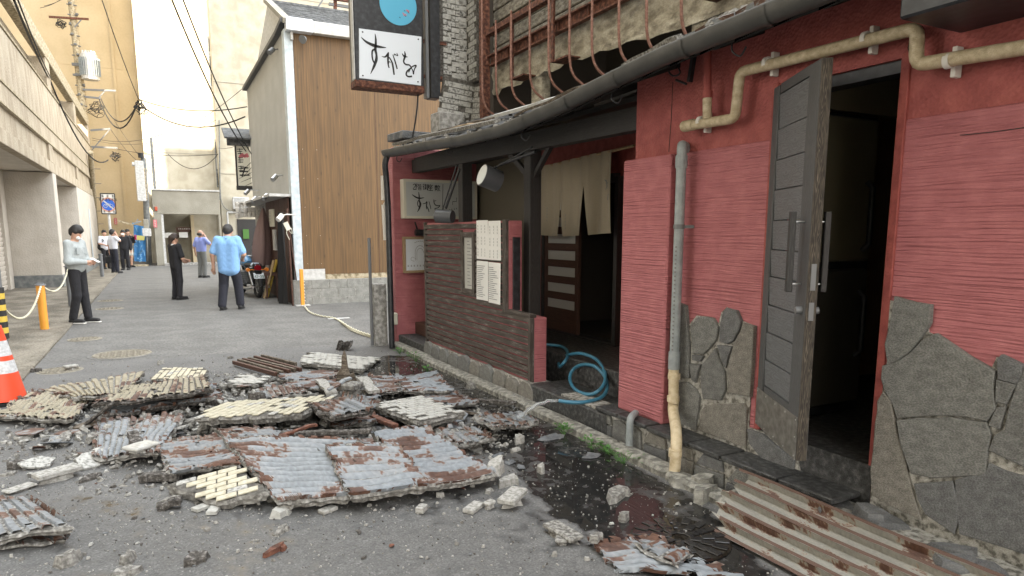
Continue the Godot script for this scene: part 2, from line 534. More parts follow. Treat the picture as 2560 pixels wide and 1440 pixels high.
	for i in sheetn.size(): sheetn[i] = clampi(int(n_rust[i] * 0.62 + n_mid[i] * 0.2 + n_fine[i] * 0.18), 0, 255)
	var rust_a: Color = Color(0.058, 0.026, 0.016)
	var rust_b: Color = Color(0.112, 0.055, 0.035)
	M.zinc = mapped(ramp_tex(512, sheetn, [[0.0, Color(0.14, 0.152, 0.163)], [0.45, Color(0.19, 0.207, 0.222)], [0.585, Color(0.215, 0.224, 0.232)], [0.60, Color(0.18, 0.145, 0.125)], [0.615, rust_b], [0.68, rust_a], [0.85, rust_b]], n_fine, 0.22), Vector3(0.38, 0.8, 1), 0.62, N_fine, 0.3, false)
	M.zinc_rusty = mapped(ramp_tex(512, sheetn, [[0.0, Color(0.12, 0.127, 0.135)], [0.40, Color(0.165, 0.177, 0.188)], [0.525, Color(0.19, 0.196, 0.20)], [0.55, Color(0.19, 0.145, 0.12)], [0.57, rust_b], [0.66, rust_a], [0.8, rust_b]], n_fine, 0.25), Vector3(0.42, 0.9, 1), 0.68, N_fine, 0.3, false)
	M.cream_sheet = mapped(ramp_tex(512, sheetn, [[0.0, Color(0.20, 0.172, 0.12)], [0.45, Color(0.25, 0.22, 0.155)], [0.59, Color(0.27, 0.24, 0.175)], [0.605, Color(0.26, 0.19, 0.125)], [0.625, rust_b], [0.75, rust_a]], n_fine, 0.22), Vector3(0.4, 0.8, 1), 0.75, N_fine, 0.3, false)
	M.deck_sheet = mapped(ramp_tex(512, sheetn, [[0.0, Color(0.17, 0.163, 0.142)], [0.42, Color(0.225, 0.217, 0.19)], [0.60, Color(0.255, 0.245, 0.212)], [0.62, Color(0.24, 0.17, 0.12)], [0.64, rust_b], [0.74, rust_a], [0.85, rust_b]], n_fine, 0.18), Vector3(0.7, 1.6, 1), 0.55, N_fine, 0.3, false)
	M.rust_sheet = mapped(ramp_tex(512, sheetn, [[0.2, rust_a], [0.45, rust_b], [0.55, rust_a], [0.66, Color(0.20, 0.17, 0.15)], [0.75, rust_b]], n_fine, 0.35), Vector3(0.6, 1.2, 1), 0.85, N_fine, 0.5, false)
	M.joint = mapped(ramp_tex(512, n_mid, [[0.25, Color(0.05, 0.045, 0.038)], [0.7, Color(0.13, 0.122, 0.108)]], n_fine, 0.3), Vector3.ONE * 2.0, 0.95)
	M.rust = mapped(ramp_tex(512, n_mid, [[0.2, Color(0.05, 0.018, 0.010)], [0.5, Color(0.11, 0.040, 0.024)], [0.8, Color(0.20, 0.085, 0.050)]], n_fine, 0.3), Vector3.ONE * 1.6, 0.85, N_rough, 0.8)
	M.rust_bar = mapped(ramp_tex(512, n_mid, [[0.2, Color(0.12, 0.050, 0.032)], [0.5, Color(0.21, 0.100, 0.072)], [0.8, Color(0.30, 0.17, 0.13)]], n_fine, 0.25), Vector3.ONE * 2.5, 0.7, N_fine, 0.5)
	M.black_metal = mapped(ramp_tex(512, n_mid, [[0.2, Color(0.011, 0.012, 0.014)], [0.6, Color(0.022, 0.024, 0.028)], [0.9, Color(0.04, 0.042, 0.046)]], n_speck, 0.15), Vector3.ONE * 1.2, 0.42)
	M.grey_metal = plain(lin(0.13, 0.135, 0.14), 0.45)
	M.lamp_grey = plain(lin(0.055, 0.058, 0.064), 0.4)
	M.steel = plain(lin(0.50, 0.50, 0.50), 0.32, 1.0)
	M.kick = mapped(ramp_tex(512, n_mid, [[0.2, Color(0.16, 0.155, 0.145)], [0.6, Color(0.28, 0.275, 0.26)], [0.9, Color(0.36, 0.355, 0.34)]], n_fine, 0.15), Vector3.ONE * 1.5, 0.42)
	M.kick.metallic = 0.7
	M.gutter = mapped(ramp_tex(512, n_big, [[0.2, Color(0.036, 0.036, 0.034)], [0.6, Color(0.048, 0.048, 0.045)], [0.9, Color(0.066, 0.065, 0.061)]], n_speck, 0.12), Vector3.ONE * 1.2, 0.5)
	M.pvc_grey = mapped(ramp_tex(512, n_mid, [[0.2, Color(0.20, 0.225, 0.23)], [0.8, Color(0.30, 0.325, 0.33)]], n_speck, 0.08), Vector3.ONE * 1.0, 0.5)
	M.pvc_cream = mapped(ramp_tex(512, n_mid, [[0.2, Color(0.42, 0.33, 0.20)], [0.5, Color(0.55, 0.455, 0.30)], [0.85, Color(0.62, 0.54, 0.39)]], n_fine, 0.1), Vector3.ONE * 1.6, 0.5, N_fine, 0.25)
	M.wrap = mapped(ramp_tex(512, n_mid, [[0.2, Color(0.36, 0.29, 0.18)], [0.5, Color(0.46, 0.385, 0.255)], [0.85, Color(0.56, 0.48, 0.34)]], n_fine, 0.15), Vector3.ONE * 2.0, 0.5, N_rough, 0.7)
	M.white_clip = plain(lin(0.62, 0.60, 0.56), 0.6)
	M.white_paint = mapped(ramp_tex(512, n_mid, [[0.2, Color(0.40, 0.40, 0.385)], [0.7, Color(0.52, 0.52, 0.51)]], n_speck, 0.05), Vector3.ONE * 0.8, 0.6)
	M.sign_white = plain(lin(0.66, 0.70, 0.75), 0.35)
	M.sign_grey = plain(lin(0.46, 0.48, 0.47), 0.4)
	M.sign_cream = plain(lin(0.60, 0.58, 0.48), 0.5)
	M.ink = plain(lin(0.012, 0.012, 0.012), 0.6)
	M.faint_ink = plain(lin(0.16, 0.16, 0.16), 0.7)
	M.cyan = plain(lin(0.085, 0.38, 0.56), 0.4)
	M.pink_print = plain(lin(0.55, 0.14, 0.16), 0.5)
	M.paper = plain(lin(0.70, 0.70, 0.68), 0.8)
	M.linen = mapped(ramp_tex(512, n_fine, [[0.2, Color(0.27, 0.228, 0.16)], [0.8, Color(0.335, 0.288, 0.21)]], n_speck, 0.1), Vector3.ONE * 2.0, 0.95, N_fine, 0.3)
	M.linen.rim_enabled = true
	M.linen.rim = 0.2
	M.tile_cream = mapped(ramp_tex(512, n_mid, [[0.2, Color(0.32, 0.29, 0.205)], [0.5, Color(0.42, 0.39, 0.295)], [0.85, Color(0.48, 0.455, 0.37)]], n_speck, 0.08), Vector3.ONE * 1.7, 0.45, N_fine, 0.2)
	M.tile_white = mapped(ramp_tex(512, n_mid, [[0.2, Color(0.28, 0.276, 0.252)], [0.5, Color(0.38, 0.375, 0.348)], [0.85, Color(0.44, 0.432, 0.404)]], n_speck, 0.1), Vector3.ONE * 1.7, 0.5, N_fine, 0.25)
	M.tile_dirty = mapped(ramp_tex(512, n_mid, [[0.28, Color(0.12, 0.118, 0.108)], [0.40, Color(0.27, 0.266, 0.243)], [0.5, Color(0.36, 0.356, 0.33)], [0.8, Color(0.42, 0.412, 0.388)]], n_fine, 0.2), Vector3.ONE * 2.6, 0.6, N_fine, 0.3)
	# far walls
	M.cream_wall = mapped(ramp_tex(512, n_big, [[0.2, Color(0.36, 0.325, 0.25)], [0.5, Color(0.41, 0.375, 0.295)], [0.8, Color(0.45, 0.415, 0.335)]], n_fine, 0.06), Vector3.ONE * 0.35, 0.9, N_fine, 0.4)
	M.tan_wall = mapped(ramp_tex(512, n_big, [[0.2, Color(0.46, 0.375, 0.245)], [0.8, Color(0.52, 0.43, 0.29)]], n_fine, 0.05), Vector3.ONE * 0.12, 0.9)
	M.deck_concrete = mapped(ramp_tex(512, n_big, [[0.2, Color(0.31, 0.258, 0.19)], [0.5, Color(0.37, 0.315, 0.238)], [0.8, Color(0.41, 0.358, 0.275)]], n_mid, 0.1), Vector3(0.3, 0.22, 0.5), 0.92, N_fine, 0.5)
	M.mossy = mapped(ramp_tex(512, n_mid, [[0.3, Color(0.22, 0.18, 0.11)], [0.45, Color(0.36, 0.305, 0.21)], [0.8, Color(0.45, 0.39, 0.285)]], n_fine, 0.25), Vector3.ONE * 0.8, 0.95, N_rough, 0.6)
	M.garage_wall = mapped(ramp_tex(512, n_big, [[0.2, Color(0.235, 0.22, 0.18)], [0.8, Color(0.29, 0.275, 0.23)]], n_fine, 0.08), Vector3.ONE * 0.3, 0.92, N_fine, 0.4)
	M.pier_white = mapped(ramp_tex(512, n_big, [[0.2, Color(0.46, 0.42, 0.365)], [0.8, Color(0.53, 0.49, 0.435)]], n_fine, 0.06), Vector3.ONE * 0.5, 0.9, N_cell, 0.5)
	M.grey_base = mapped(ramp_tex(512, n_mid, [[0.2, Color(0.13, 0.14, 0.14)], [0.8, Color(0.23, 0.235, 0.23)]], n_fine, 0.12), Vector3.ONE * 0.5, 0.9)
	M.corr_wall = mapped(ramp_tex(512, n_big, [[0.2, Color(0.38, 0.375, 0.35)], [0.8, Color(0.44, 0.435, 0.41)]], n_speck, 0.05), Vector3(0.3, 0.3, 0.3), 0.55)
	M.trim_blue = mapped(ramp_tex(512, n_mid, [[0.2, Color(0.40, 0.46, 0.50)], [0.8, Color(0.54, 0.60, 0.63)]], n_speck, 0.06), Vector3.ONE * 0.6, 0.5)
	M.shingle = mapped(ramp_tex(512, n_mid, [[0.2, Color(0.075, 0.08, 0.085)], [0.8, Color(0.17, 0.175, 0.18)]], n_speck, 0.4), Vector3(0.6, 0.6, 0.6), 0.9, N_fine, 0.6)
	M.block = mapped(ramp_tex(512, n_mid, [[0.25, Color(0.20, 0.20, 0.185)], [0.8, Color(0.27, 0.27, 0.25)]], n_speck, 0.15), Vector3.ONE * 0.5, 0.95, N_fine, 0.5)
	M.stucco_old = mapped(ramp_tex(512, n_mid, [[0.25, Color(0.20, 0.178, 0.135)], [0.5, Color(0.33, 0.302, 0.235)], [0.8, Color(0.42, 0.39, 0.31)]], n_fine, 0.25), Vector3(0.6, 0.9, 0.45), 0.95, N_mid, 1.2)
	M.lath = mapped(ramp_tex(512, mixed, [[0.3, Color(0.09, 0.08, 0.06)], [0.5, Color(0.20, 0.183, 0.145)], [0.75, Color(0.33, 0.31, 0.26)]], n_fine, 0.4), Vector3(2.0, 2.0, 0.9), 0.95, N_rough, 1.2)
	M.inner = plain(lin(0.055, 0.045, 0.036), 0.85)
	M.glass_dark = plain(lin(0.02, 0.022, 0.024), 0.08)
	M.frosted = plain(lin(0.42, 0.42, 0.39), 0.35)
	M.orange = plain(lin(0.70, 0.068, 0.022), 0.55)
	M.reflect = mapped(ramp_tex(512, n_mid, [[0.25, Color(0.42, 0.43, 0.44)], [0.6, Color(0.62, 0.63, 0.64)]], n_fine, 0.12), Vector3.ONE * 2.5, 0.5)
	M.bollard = plain(lin(0.66, 0.285, 0.03), 0.5)
	M.yellow_paint = plain(lin(0.52, 0.37, 0.05), 0.55)
	M.rope = plain(lin(0.58, 0.55, 0.42), 0.85)
	M.hose = plain(lin(0.045, 0.17, 0.26), 0.35)
	M.rubber = plain(lin(0.012, 0.012, 0.013), 0.7)
	M.leaf = plain(lin(0.06, 0.16, 0.03), 0.7)
	M.manhole = mapped(ramp_tex(512, n_mid, [[0.2, Color(0.12, 0.108, 0.085)], [0.8, Color(0.24, 0.215, 0.165)]], n_speck, 0.3), Vector3.ONE * 1.5, 0.6, N_fine, 0.4)

func faux_wood() -> StandardMaterial3D:
	var w := 512
	var out := PackedByteArray()
	out.resize(w * w * 3)
	var a := noise(0.03, 71, 3)
	var b := noise(0.01, 72, 3)
	var knots := []
	var r := RandomNumberGenerator.new()
	r.seed = 7
	for k in 16: knots.append(Vector2((k % 8) * 64 + r.randf_range(8, 56), (k / 8) * 256 + r.randf_range(20, 236)))
	for y in w:
		for x in w:
			var bend := 0.0
			var yy := absf(y - 255.5)
			var near := 0.0
			for kp in knots:
				var dx: float = x - kp.x
				if absf(dx) > 30.0: continue
				var dy: float = y - kp.y
				if dy > 256: dy -= 512
				elif dy < -256: dy += 512
				var g := exp(-dx * dx / 120.0 - dy * dy / 1500.0)
				bend += g * dx * 0.55
				near += exp(-dx * dx / 18.0 - dy * dy / 110.0)
			var e := a.get_noise_2d((x - bend) * 3.2, yy * 0.10) * 0.75 + b.get_noise_2d(x * 1.2, yy * 0.2) * 0.3 - near * 0.55
			var plank := 0.06 * sin(floor(x / 64.0) * 12.9)
			var k := clampf(1.0 + e * 0.60 + plank, 0.4, 1.8)
			var c := Color(0.112 * k, 0.061 * k, 0.0205 * k).linear_to_srgb()
			var i := (y * w + x) * 3
			out[i] = int(clampf(c.r, 0, 1) * 255)
			out[i + 1] = int(clampf(c.g, 0, 1) * 255)
			out[i + 2] = int(clampf(c.b, 0, 1) * 255)
	var m := mapped(tex(w, out), Vector3(0.55, 0.55, 1), 0.6, null, 1.0, false)
	return m

# ---------------------------------------------------------------- ground
func ground_patch(poly: Array, y: float, jag := 0.0, sd := 1, sub := 0.12) -> MB:
	var b := MB.new()
	var r := RandomNumberGenerator.new()
	r.seed = sd
	var pts := PackedVector2Array()
	for i in poly.size():
		var p: Vector2 = poly[i]
		var q: Vector2 = poly[(i + 1) % poly.size()]
		var m := maxi(1, int(p.distance_to(q) / sub)) if jag > 0.0 else 1
		for k in m:
			pts.append(p.lerp(q, float(k) / m) + Vector2(r.randf_range(-jag, jag), r.randf_range(-jag, jag)))
	var idx := Geometry2D.triangulate_polygon(pts)
	for i in range(0, idx.size(), 3):
		var tr := []
		for k in 3: tr.append(Vector3(pts[idx[i + k]].x, y, pts[idx[i + k]].y))
		b.tri(tr[0], tr[1], tr[2], Vector3.UP, Vector3.UP, Vector3.UP, pts[idx[i]], pts[idx[i + 1]], pts[idx[i + 2]])
	return b

func wet_road() -> StandardMaterial3D:
	var zones := [
		[p2([2.525, -5.232, 2.106, -4.968, 2.027, -4.48, 2.078, -4.053, 1.979, -3.636, 1.919, -3.145, 1.983, -2.876, 1.944, -2.539, 1.971, -2.11, 2.376, -1.898, 2.653, -2.527, 2.791, -2.955, 2.795, -3.5, 2.853, -4.16, 2.866, -4.743, 2.942, -5.491, 2.966, -6.438, 3.046, -7.794, 2.874, -8.351, 2.55, -8.52, 2.206, -8.231, 2, -7.649, 2.149, -7.203, 2.698, -7.16, 2.599, -6.12]), 0.62],
		[p2([-1.08, -4.645, -0.515, -4.747, -0.082, -4.315, 0.562, -4.115, 1.129, -4.118, 1.73, -3.766, 1.878, -3.502, 1.911, -3.088, 1.94, -2.738, 1.597, -1.969, -1.077, -3.361]), 0.10],
		[p2([2.237, -7.983, 2.427, -8.116, 2.64, -7.976, 2.637, -7.527, 2.496, -7.24, 2.314, -7.36, 2.151, -7.52]), 1.0],
		[p2([2.346, -4.717, 2.496, -4.46, 2.565, -4.044, 2.6, -3.689, 2.412, -3.699, 2.293, -4.036, 2.214, -4.383]), 0.95],
		[p2([2.441, -3.598, 2.499, -3.366, 2.537, -3.019, 2.489, -2.787, 2.322, -2.756, 2.263, -2.966, 2.287, -3.325]), 0.95],
		[p2([2.107, -3.455, 2.182, -3.343, 2.081, -3.061, 1.995, -3.137]), 0.9],
	]
	var low := Image.create(96, 192, false, Image.FORMAT_L8)
	for y in 192:
		for x in 96:
			var p := Vector2(-1.6 + 4.8 * (x + 0.5) / 96.0, -10.2 + 9.6 * (y + 0.5) / 192.0)
			var m := 0.0
			for q in zones: if Geometry2D.is_point_in_polygon(p, PackedVector2Array(q[0])): m = maxf(m, q[1])
			low.set_pixel(x, y, Color(m, m, m))
	low.resize(768, 1536, Image.INTERPOLATE_CUBIC)
	var mk := low.get_data()
	var fn := noise(0.05, 81, 4).get_image(768, 1536)
	fn.convert(Image.FORMAT_L8)
	var nd := fn.get_data()
	var big := noise(0.008, 82, 4).get_image(768, 1536)
	big.convert(Image.FORMAT_L8)
	var bd := big.get_data()
	var col := PackedByteArray()
	var rou := PackedByteArray()
	col.resize(768 * 1536 * 3)
	rou.resize(768 * 1536)
	var lut := PackedByteArray()
	lut.resize(1024)
	for i in 1024: lut[i] = int(Color(i / 1023.0 * 0.4, 0, 0).linear_to_srgb().r * 255.0)
	var r := RandomNumberGenerator.new()
	r.seed = 4
	for i in 768 * 1536:
		var w := mk[i] / 255.0
		if w > 0.02: w = clampf(w + (nd[i] - 128) / 330.0 + (bd[i] - 128) / 400.0, 0.0, 1.0)
		var g := r.randf()
		var a := (0.122 + (bd[i] - 128) * 0.00015) * (0.62 + 0.62 * g + (0.7 if g > 0.985 else 0.0))
		a = a * lerpf(1.0, 0.16, minf(1.0, w * 1.7))
		col[i * 3] = lut[int(a * 2557.0)]
		col[i * 3 + 1] = lut[int(a * 2500.0)]
		col[i * 3 + 2] = lut[int(a * 2410.0)]
		rou[i] = int(255.0 * (0.9 if w < 0.12 else lerpf(0.8, 0.22, clampf((w - 0.12) / 0.4, 0, 1)) if w < 0.7 else lerpf(0.22, 0.03, clampf((w - 0.7) / 0.12, 0, 1))))
	var m := StandardMaterial3D.new()
	m.albedo_texture = ImageTexture.create_from_image(Image.create_from_data(768, 1536, false, Image.FORMAT_RGB8, col))
	m.roughness_texture = ImageTexture.create_from_image(Image.create_from_data(768, 1536, false, Image.FORMAT_L8, rou))
	m.roughness = 1.0
	return m

func manhole(c: Vector3, r: float, label: String, pattern := 0) -> void:
	var t := thing("manhole_cover", label, "manhole cover", c)
	var b := MB.new()
	b.lathe([Vector2(r * 1.22, 0.001), Vector2(r * 1.18, 0.006), Vector2(r * 1.04, 0.006), Vector2(r * 1.03, 0.002)], Transform3D(Basis(), c), 40)
	part(b, "rim", M.manhole if pattern else M.asphalt, t)
	b = MB.new()
	b.lathe([Vector2(r * 1.03, 0.003), Vector2(r, 0.012), Vector2(r * 0.94, 0.012), Vector2(r * 0.93, 0.006), Vector2(0.0, 0.006)], Transform3D(Basis(), c), 40)
	part(b, "lid", M.manhole, t)
	b = MB.new()
	var step := 0.075
	var m := int(r / step)
	for i in range(-m, m + 1):
		for j in range(-m, m + 1):
			var p := Vector2(i, j) * step
			if p.length() < r * 0.86: b.box(c + Vector3(p.x, 0.008, p.y), Vector3(0.05, 0.006, 0.05), Basis(Vector3.UP, 0.78))
	var o := part(b, "tread", M.manhole, t)
	o.set_meta("kind", "stuff")

func build_ground() -> void:
	var b := MB.new()
	b.quad(Vector3(-200, -0.006, 60), Vector3(200, -0.006, 60), Vector3(200, -0.006, -300), Vector3(-200, -0.006, -300), Vector3.UP)
	setting(b, "ground", M.pavement)
	# road with a slightly uneven surface
	b = MB.new()
	var un := noise(0.25, 9, 3)
	var rows := []
	for i in 150:
		var row := []
		for j in 41:
			var x := -1.42 + 9.4 * j / 40.0
			var z := 6.0 - 50.0 * i / 149.0
			row.append(Vector3(x, un.get_noise_2d(x, z) * 0.006 - 0.001, z))
		rows.append(row)
	b.surf(rows, 9.4, 50.0, Vector3.UP)
	setting(b, "road", M.asphalt)
	# left pavement: flush worn concrete strip with a low kerb edge
	b = MB.new()
	b.span(Vector3(-9, -0.05, -46), Vector3(-1.50, 0.022, 6))
	setting(b, "pavement", M.pavement)
	b = MB.new()
	for k in 60:
		var z := 5.0 - k * 0.75
		b.box(Vector3(-1.44 + rng.randf_range(-0.006, 0.006), 0.006, z), Vector3(0.14, 0.055 + rng.randf_range(-0.006, 0.006), 0.74), Basis(), 0.012)
	setting(b, "kerb", M.pavement)
	# near stretch of the road, stained by water from the hose
	b = ground_patch([Vector2(-1.37, -1.0), Vector2(2.98, -1.0), Vector2(2.98, -9.3), Vector2(1.5, -9.75), Vector2(0.2, -9.6), Vector2(-1.37, -9.9)], 0.0055, 0.02, 3, 0.1)
	for i in b.t.size(): b.t[i] = Vector2((b.v[i].x + 1.6) / 4.8, (b.v[i].z + 10.2) / 9.6)
	setting(b, "road", wet_road())
	# broken kerb at the foot of the restaurant
	b = MB.new()
	var z := -9.2
	while z < -3.25:
		var l := rng.randf_range(0.5, 0.8)
		b.box(Vector3(2.915 + rng.randf_range(-0.012, 0.012), 0.02, z + l * 0.5), Vector3(0.14, 0.09 + rng.randf_range(-0.02, 0.015), l - 0.008), Basis(Vector3.UP, rng.randf_range(-0.02, 0.02)) * Basis(Vector3.FORWARD, rng.randf_range(-0.1, 0.05)), 0.02)
		z += l
	for k in 26:
		b.chunk(Vector3(2.90 + rng.randf_range(-0.1, 0.1), 0.03, -3.2 + k * 0.13), Vector3(rng.randf_range(0.1, 0.25), rng.randf_range(0.06, 0.16), rng.randf_range(0.12, 0.3)), Basis(Vector3.UP, rng.randf() * 6.0), rng)
	setting(b, "kerb", M.kerb)
	# covers in the road
	manhole(Vector3(-0.484, 0, -10.231), 0.34, "large round cover with chequered tread in the road before the debris", 0)
	manhole(Vector3(-1.085, 0, -9.332), 0.20, "small cover half hidden beside the traffic cone", 1)
	manhole(Vector3(-1.04, 0, -11.974), 0.19, "round cover just behind the standing man in the grey jacket", 1)
	manhole(Vector3(-0.943, 0, -16.559), 0.22, "long-looking cover nearest to the far bollard", 1)
	manhole(Vector3(-1.031, 0, -18.505), 0.22, "farther of two covers beside the grey jacket man", 1)
	# slotted drain cover in the wet corner
	var c := Vector3(2.333, 0, -2.575)
	var t := thing("drain_cover", "dark wet slotted drain cover beside the rusty sheet", "drain cover", c)
	b = MB.new()
	b.lathe([Vector2(0.26, 0.010), Vector2(0.25, 0.018), Vector2(0.0, 0.018)], Transform3D(Basis(), c), 36)
	part(b, "lid", M.puddle, t)
	b = MB.new()
	for ring in 3:
		for k in 8 + ring * 5:
			var a: float = TAU * k / (8 + ring * 5)
			var d := Vector3(cos(a), 0, sin(a))
			b.box(c + d * (0.08 + ring * 0.065) + Vector3.UP * 0.021, Vector3(0.045, 0.008, 0.075), Basis(Vector3.UP, -a + PI * 0.5).scaled_local(Vector3.ONE), 0.003)
	part(b, "slotted_tread", M.wet, t)

# ---------------------------------------------------------------- red restaurant, ground floor
var shop: Node3D
const WX := 3.22

func stone(b_parent: Node3D, poly: Array, x: float, depth: float, k: int, grow := 0.0) -> void:
	var b := MB.new()
	b.uo = Vector2(rng.randf() * 3.0, rng.randf() * 3.0)
	# points are (z, y); seen from the street +z runs to the right
	var pts := []
	for i in poly.size():
		var p: Vector2 = poly[i]
		var q: Vector2 = poly[(i + 1) % poly.size()]
		pts.append(p)
		if p.distance_to(q) > 0.12:
			var e := (q - p).normalized()
			pts.append(p.lerp(q, 0.5 + rng.randf_range(-0.12, 0.12)) + Vector2(-e.y, e.x) * rng.randf_range(-0.008, 0.008))
	var tilt := Basis(Vector3.UP, rng.randf_range(-0.02, 0.02))
	var mid := Vector2.ZERO
	for p in pts: mid += p / pts.size()
	var loc := []
	var grown := Geometry2D.offset_polygon(PackedVector2Array(pts), grow, Geometry2D.JOIN_MITER)
	if grow != 0.0 and grown.size(): pts = Array(grown[0])
	for p in pts: loc.append(p - mid)
	var xf := Transform3D(tilt * Basis(Vector3(0, 0, 1), Vector3.UP, Vector3(-1, 0, 0)), Vector3(x - rng.randf_range(0, 0.008), mid.y, mid.x))
	b.prism(loc, xf, depth, 0.005)
	part(b, "stone", M["stone%d" % (k % 4)], b_parent)

func build_restaurant() -> void:
	shop = thing("restaurant_building", "red stucco restaurant with stone facing and a torn open upper floor", "building", Vector3(WX, 0, -4))
	var b := MB.new()
	# stucco walls: lower combed coat, upper rough coat 4 mm back
	b.span(Vector3(WX, 0.0, -2.14), Vector3(3.44, 2.13, 2.2), 0.006)
	b.span(Vector3(WX, 0.0, -3.69), Vector3(3.44, 2.13, -2.90), 0.006)
	var wall := part(b, "wall", M.red_comb, shop)
	b = MB.new()
	b.span(Vector3(WX + 0.004, 2.131, -2.14), Vector3(3.44, 2.86, 2.2))
	b.span(Vector3(WX + 0.004, 2.131, -4.20), Vector3(3.44, 2.76, -2.90))
	b.span(Vector3(WX + 0.004, 2.42, -2.899), Vector3(3.44, 2.84, -2.141))
	part(b, "upper_wall", M.red_rough, shop)
	b = MB.new()
	b.span(Vector3(WX + 0.002, 0.0, -2.899), Vector3(3.43, 0.40, -2.141))
	part(b, "door_sill", M.dark_stone, shop)
	b = MB.new()
	for zz in [-2.905, -2.135]:
		b.span(Vector3(WX - 0.012, 0.40, zz - 0.022), Vector3(WX + 0.05, 2.44, zz + 0.022), 0.004)
	part(b, "door_jamb", M.red_smooth, shop)
	b = MB.new()
	b.span(Vector3(WX + 0.03, 2.36, -2.88), Vector3(3.36, 2.42, -2.16))
	b.span(Vector3(WX + 0.05, 0.40, -2.883), Vector3(3.30, 2.36, -2.845))
	b.span(Vector3(WX + 0.05, 0.40, -2.195), Vector3(3.30, 2.36, -2.157))
	part(b, "door_frame", M.black_metal, shop)
	# pillar
	b = MB.new()
	b.span(Vector3(3.12, 0.235, -4.21), Vector3(3.30, 2.12, -3.685), 0.012)
	part(b, "pillar", M.red_comb, shop)
	# ---- stone facing right of the door
	b = MB.new()
	b.prism(p2([-2.133, 0.295, -2.138, 0.784, -2.103, 0.956, -2.122, 1.266, -1.926, 1.249, -1.911, 1.133, -1.623, 1.011, -1.608, 1.063, -1.5, 1.033, -1.223, 1.019, -1.049, -0.124, -1.863, 0.152]), Transform3D(Basis(Vector3(0, 0, 1), Vector3.UP, Vector3(-1, 0, 0)), Vector3(3.212, 0, 0)), 0.02)
	b.span(Vector3(3.2085, 0.0, -2.128), Vector3(3.235, 0.46, 2.2))
	var bed := part(b, "mortar_bed", M.mortar, shop)
	var R := [
		p2([-2.08, 1.282, -1.908, 1.26, -1.905, 1.179, -1.941, 1.098, -1.989, 1.028, -2.052, 0.971, -2.087, 0.953, -2.11, 1.045]),
		p2([-2.112, 0.933, -2.043, 0.964, -1.978, 1.018, -1.924, 1.088, -1.868, 1.127, -1.604, 1, -1.586, 0.839, -1.614, 0.78, -1.765, 0.767, -1.911, 0.727, -2.013, 0.694, -2.09, 0.817, -2.114, 0.872]),
		p2([-2.12, 0.753, -2.098, 0.797, -2.06, 0.771, -2.033, 0.683, -1.985, 0.54, -1.931, 0.389, -1.858, 0.225, -1.976, 0.234, -2.104, 0.26, -2.127, 0.377, -2.123, 0.633]),
		p2([-2.008, 0.675, -1.907, 0.714, -1.763, 0.754, -1.615, 0.767, -1.593, 0.714, -1.596, 0.545, -1.62, 0.528, -1.817, 0.451, -1.917, 0.441, -1.979, 0.564]),
		p2([-1.592, 1.055, -1.581, 1.073, -1.505, 1.046, -1.501, 1.012, -1.515, 0.967, -1.582, 0.973]),
		p2([-1.491, 1.021, -1.463, 1.034, -1.288, 1.045, -1.219, 0.653, -1.446, 0.619, -1.588, 0.651, -1.571, 0.718, -1.534, 0.754, -1.521, 0.895]),
		p2([-1.586, 0.961, -1.518, 0.956, -1.546, 0.872, -1.58, 0.874]),
		p2([-1.578, 0.841, -1.547, 0.857, -1.562, 0.758, -1.599, 0.761]),
		p2([-1.898, 0.385, -1.73, 0.455, -1.697, 0.362, -1.7, 0.222, -1.832, 0.262, -1.873, 0.318]),
		p2([-1.713, 0.466, -1.592, 0.542, -1.582, 0.585, -1.441, 0.572, -1.338, 0.563, -1.256, 0.182, -1.408, 0.245, -1.672, 0.228]),
	]
	for i in R.size(): stone(bed, R[i], 3.196, 0.045, [0, 0, 2, 0, 3, 1, 1, 1, 3, 3][i], 0.005)
	# ---- stone facing left of the door
	b = MB.new()
	b.prism(p2([-3.733, 1.095, -3.594, 1.102, -3.549, 0.963, -3.47, 1.042, -3.328, 1.046, -3.27, 0.995, -3.246, 1.086, -3.201, 1.125, -3.082, 1.055, -2.965, 1.034, -2.968, 0.393, -2.86, 0.394, -2.592, 0.299, -2.56, 0.187, -3.628, 0.134]), Transform3D(Basis(Vector3(0, 0, 1), Vector3.UP, Vector3(-1, 0, 0)), Vector3(3.212, 0, 0)), 0.02)
	bed = part(b, "mortar_bed", M.mortar, shop)
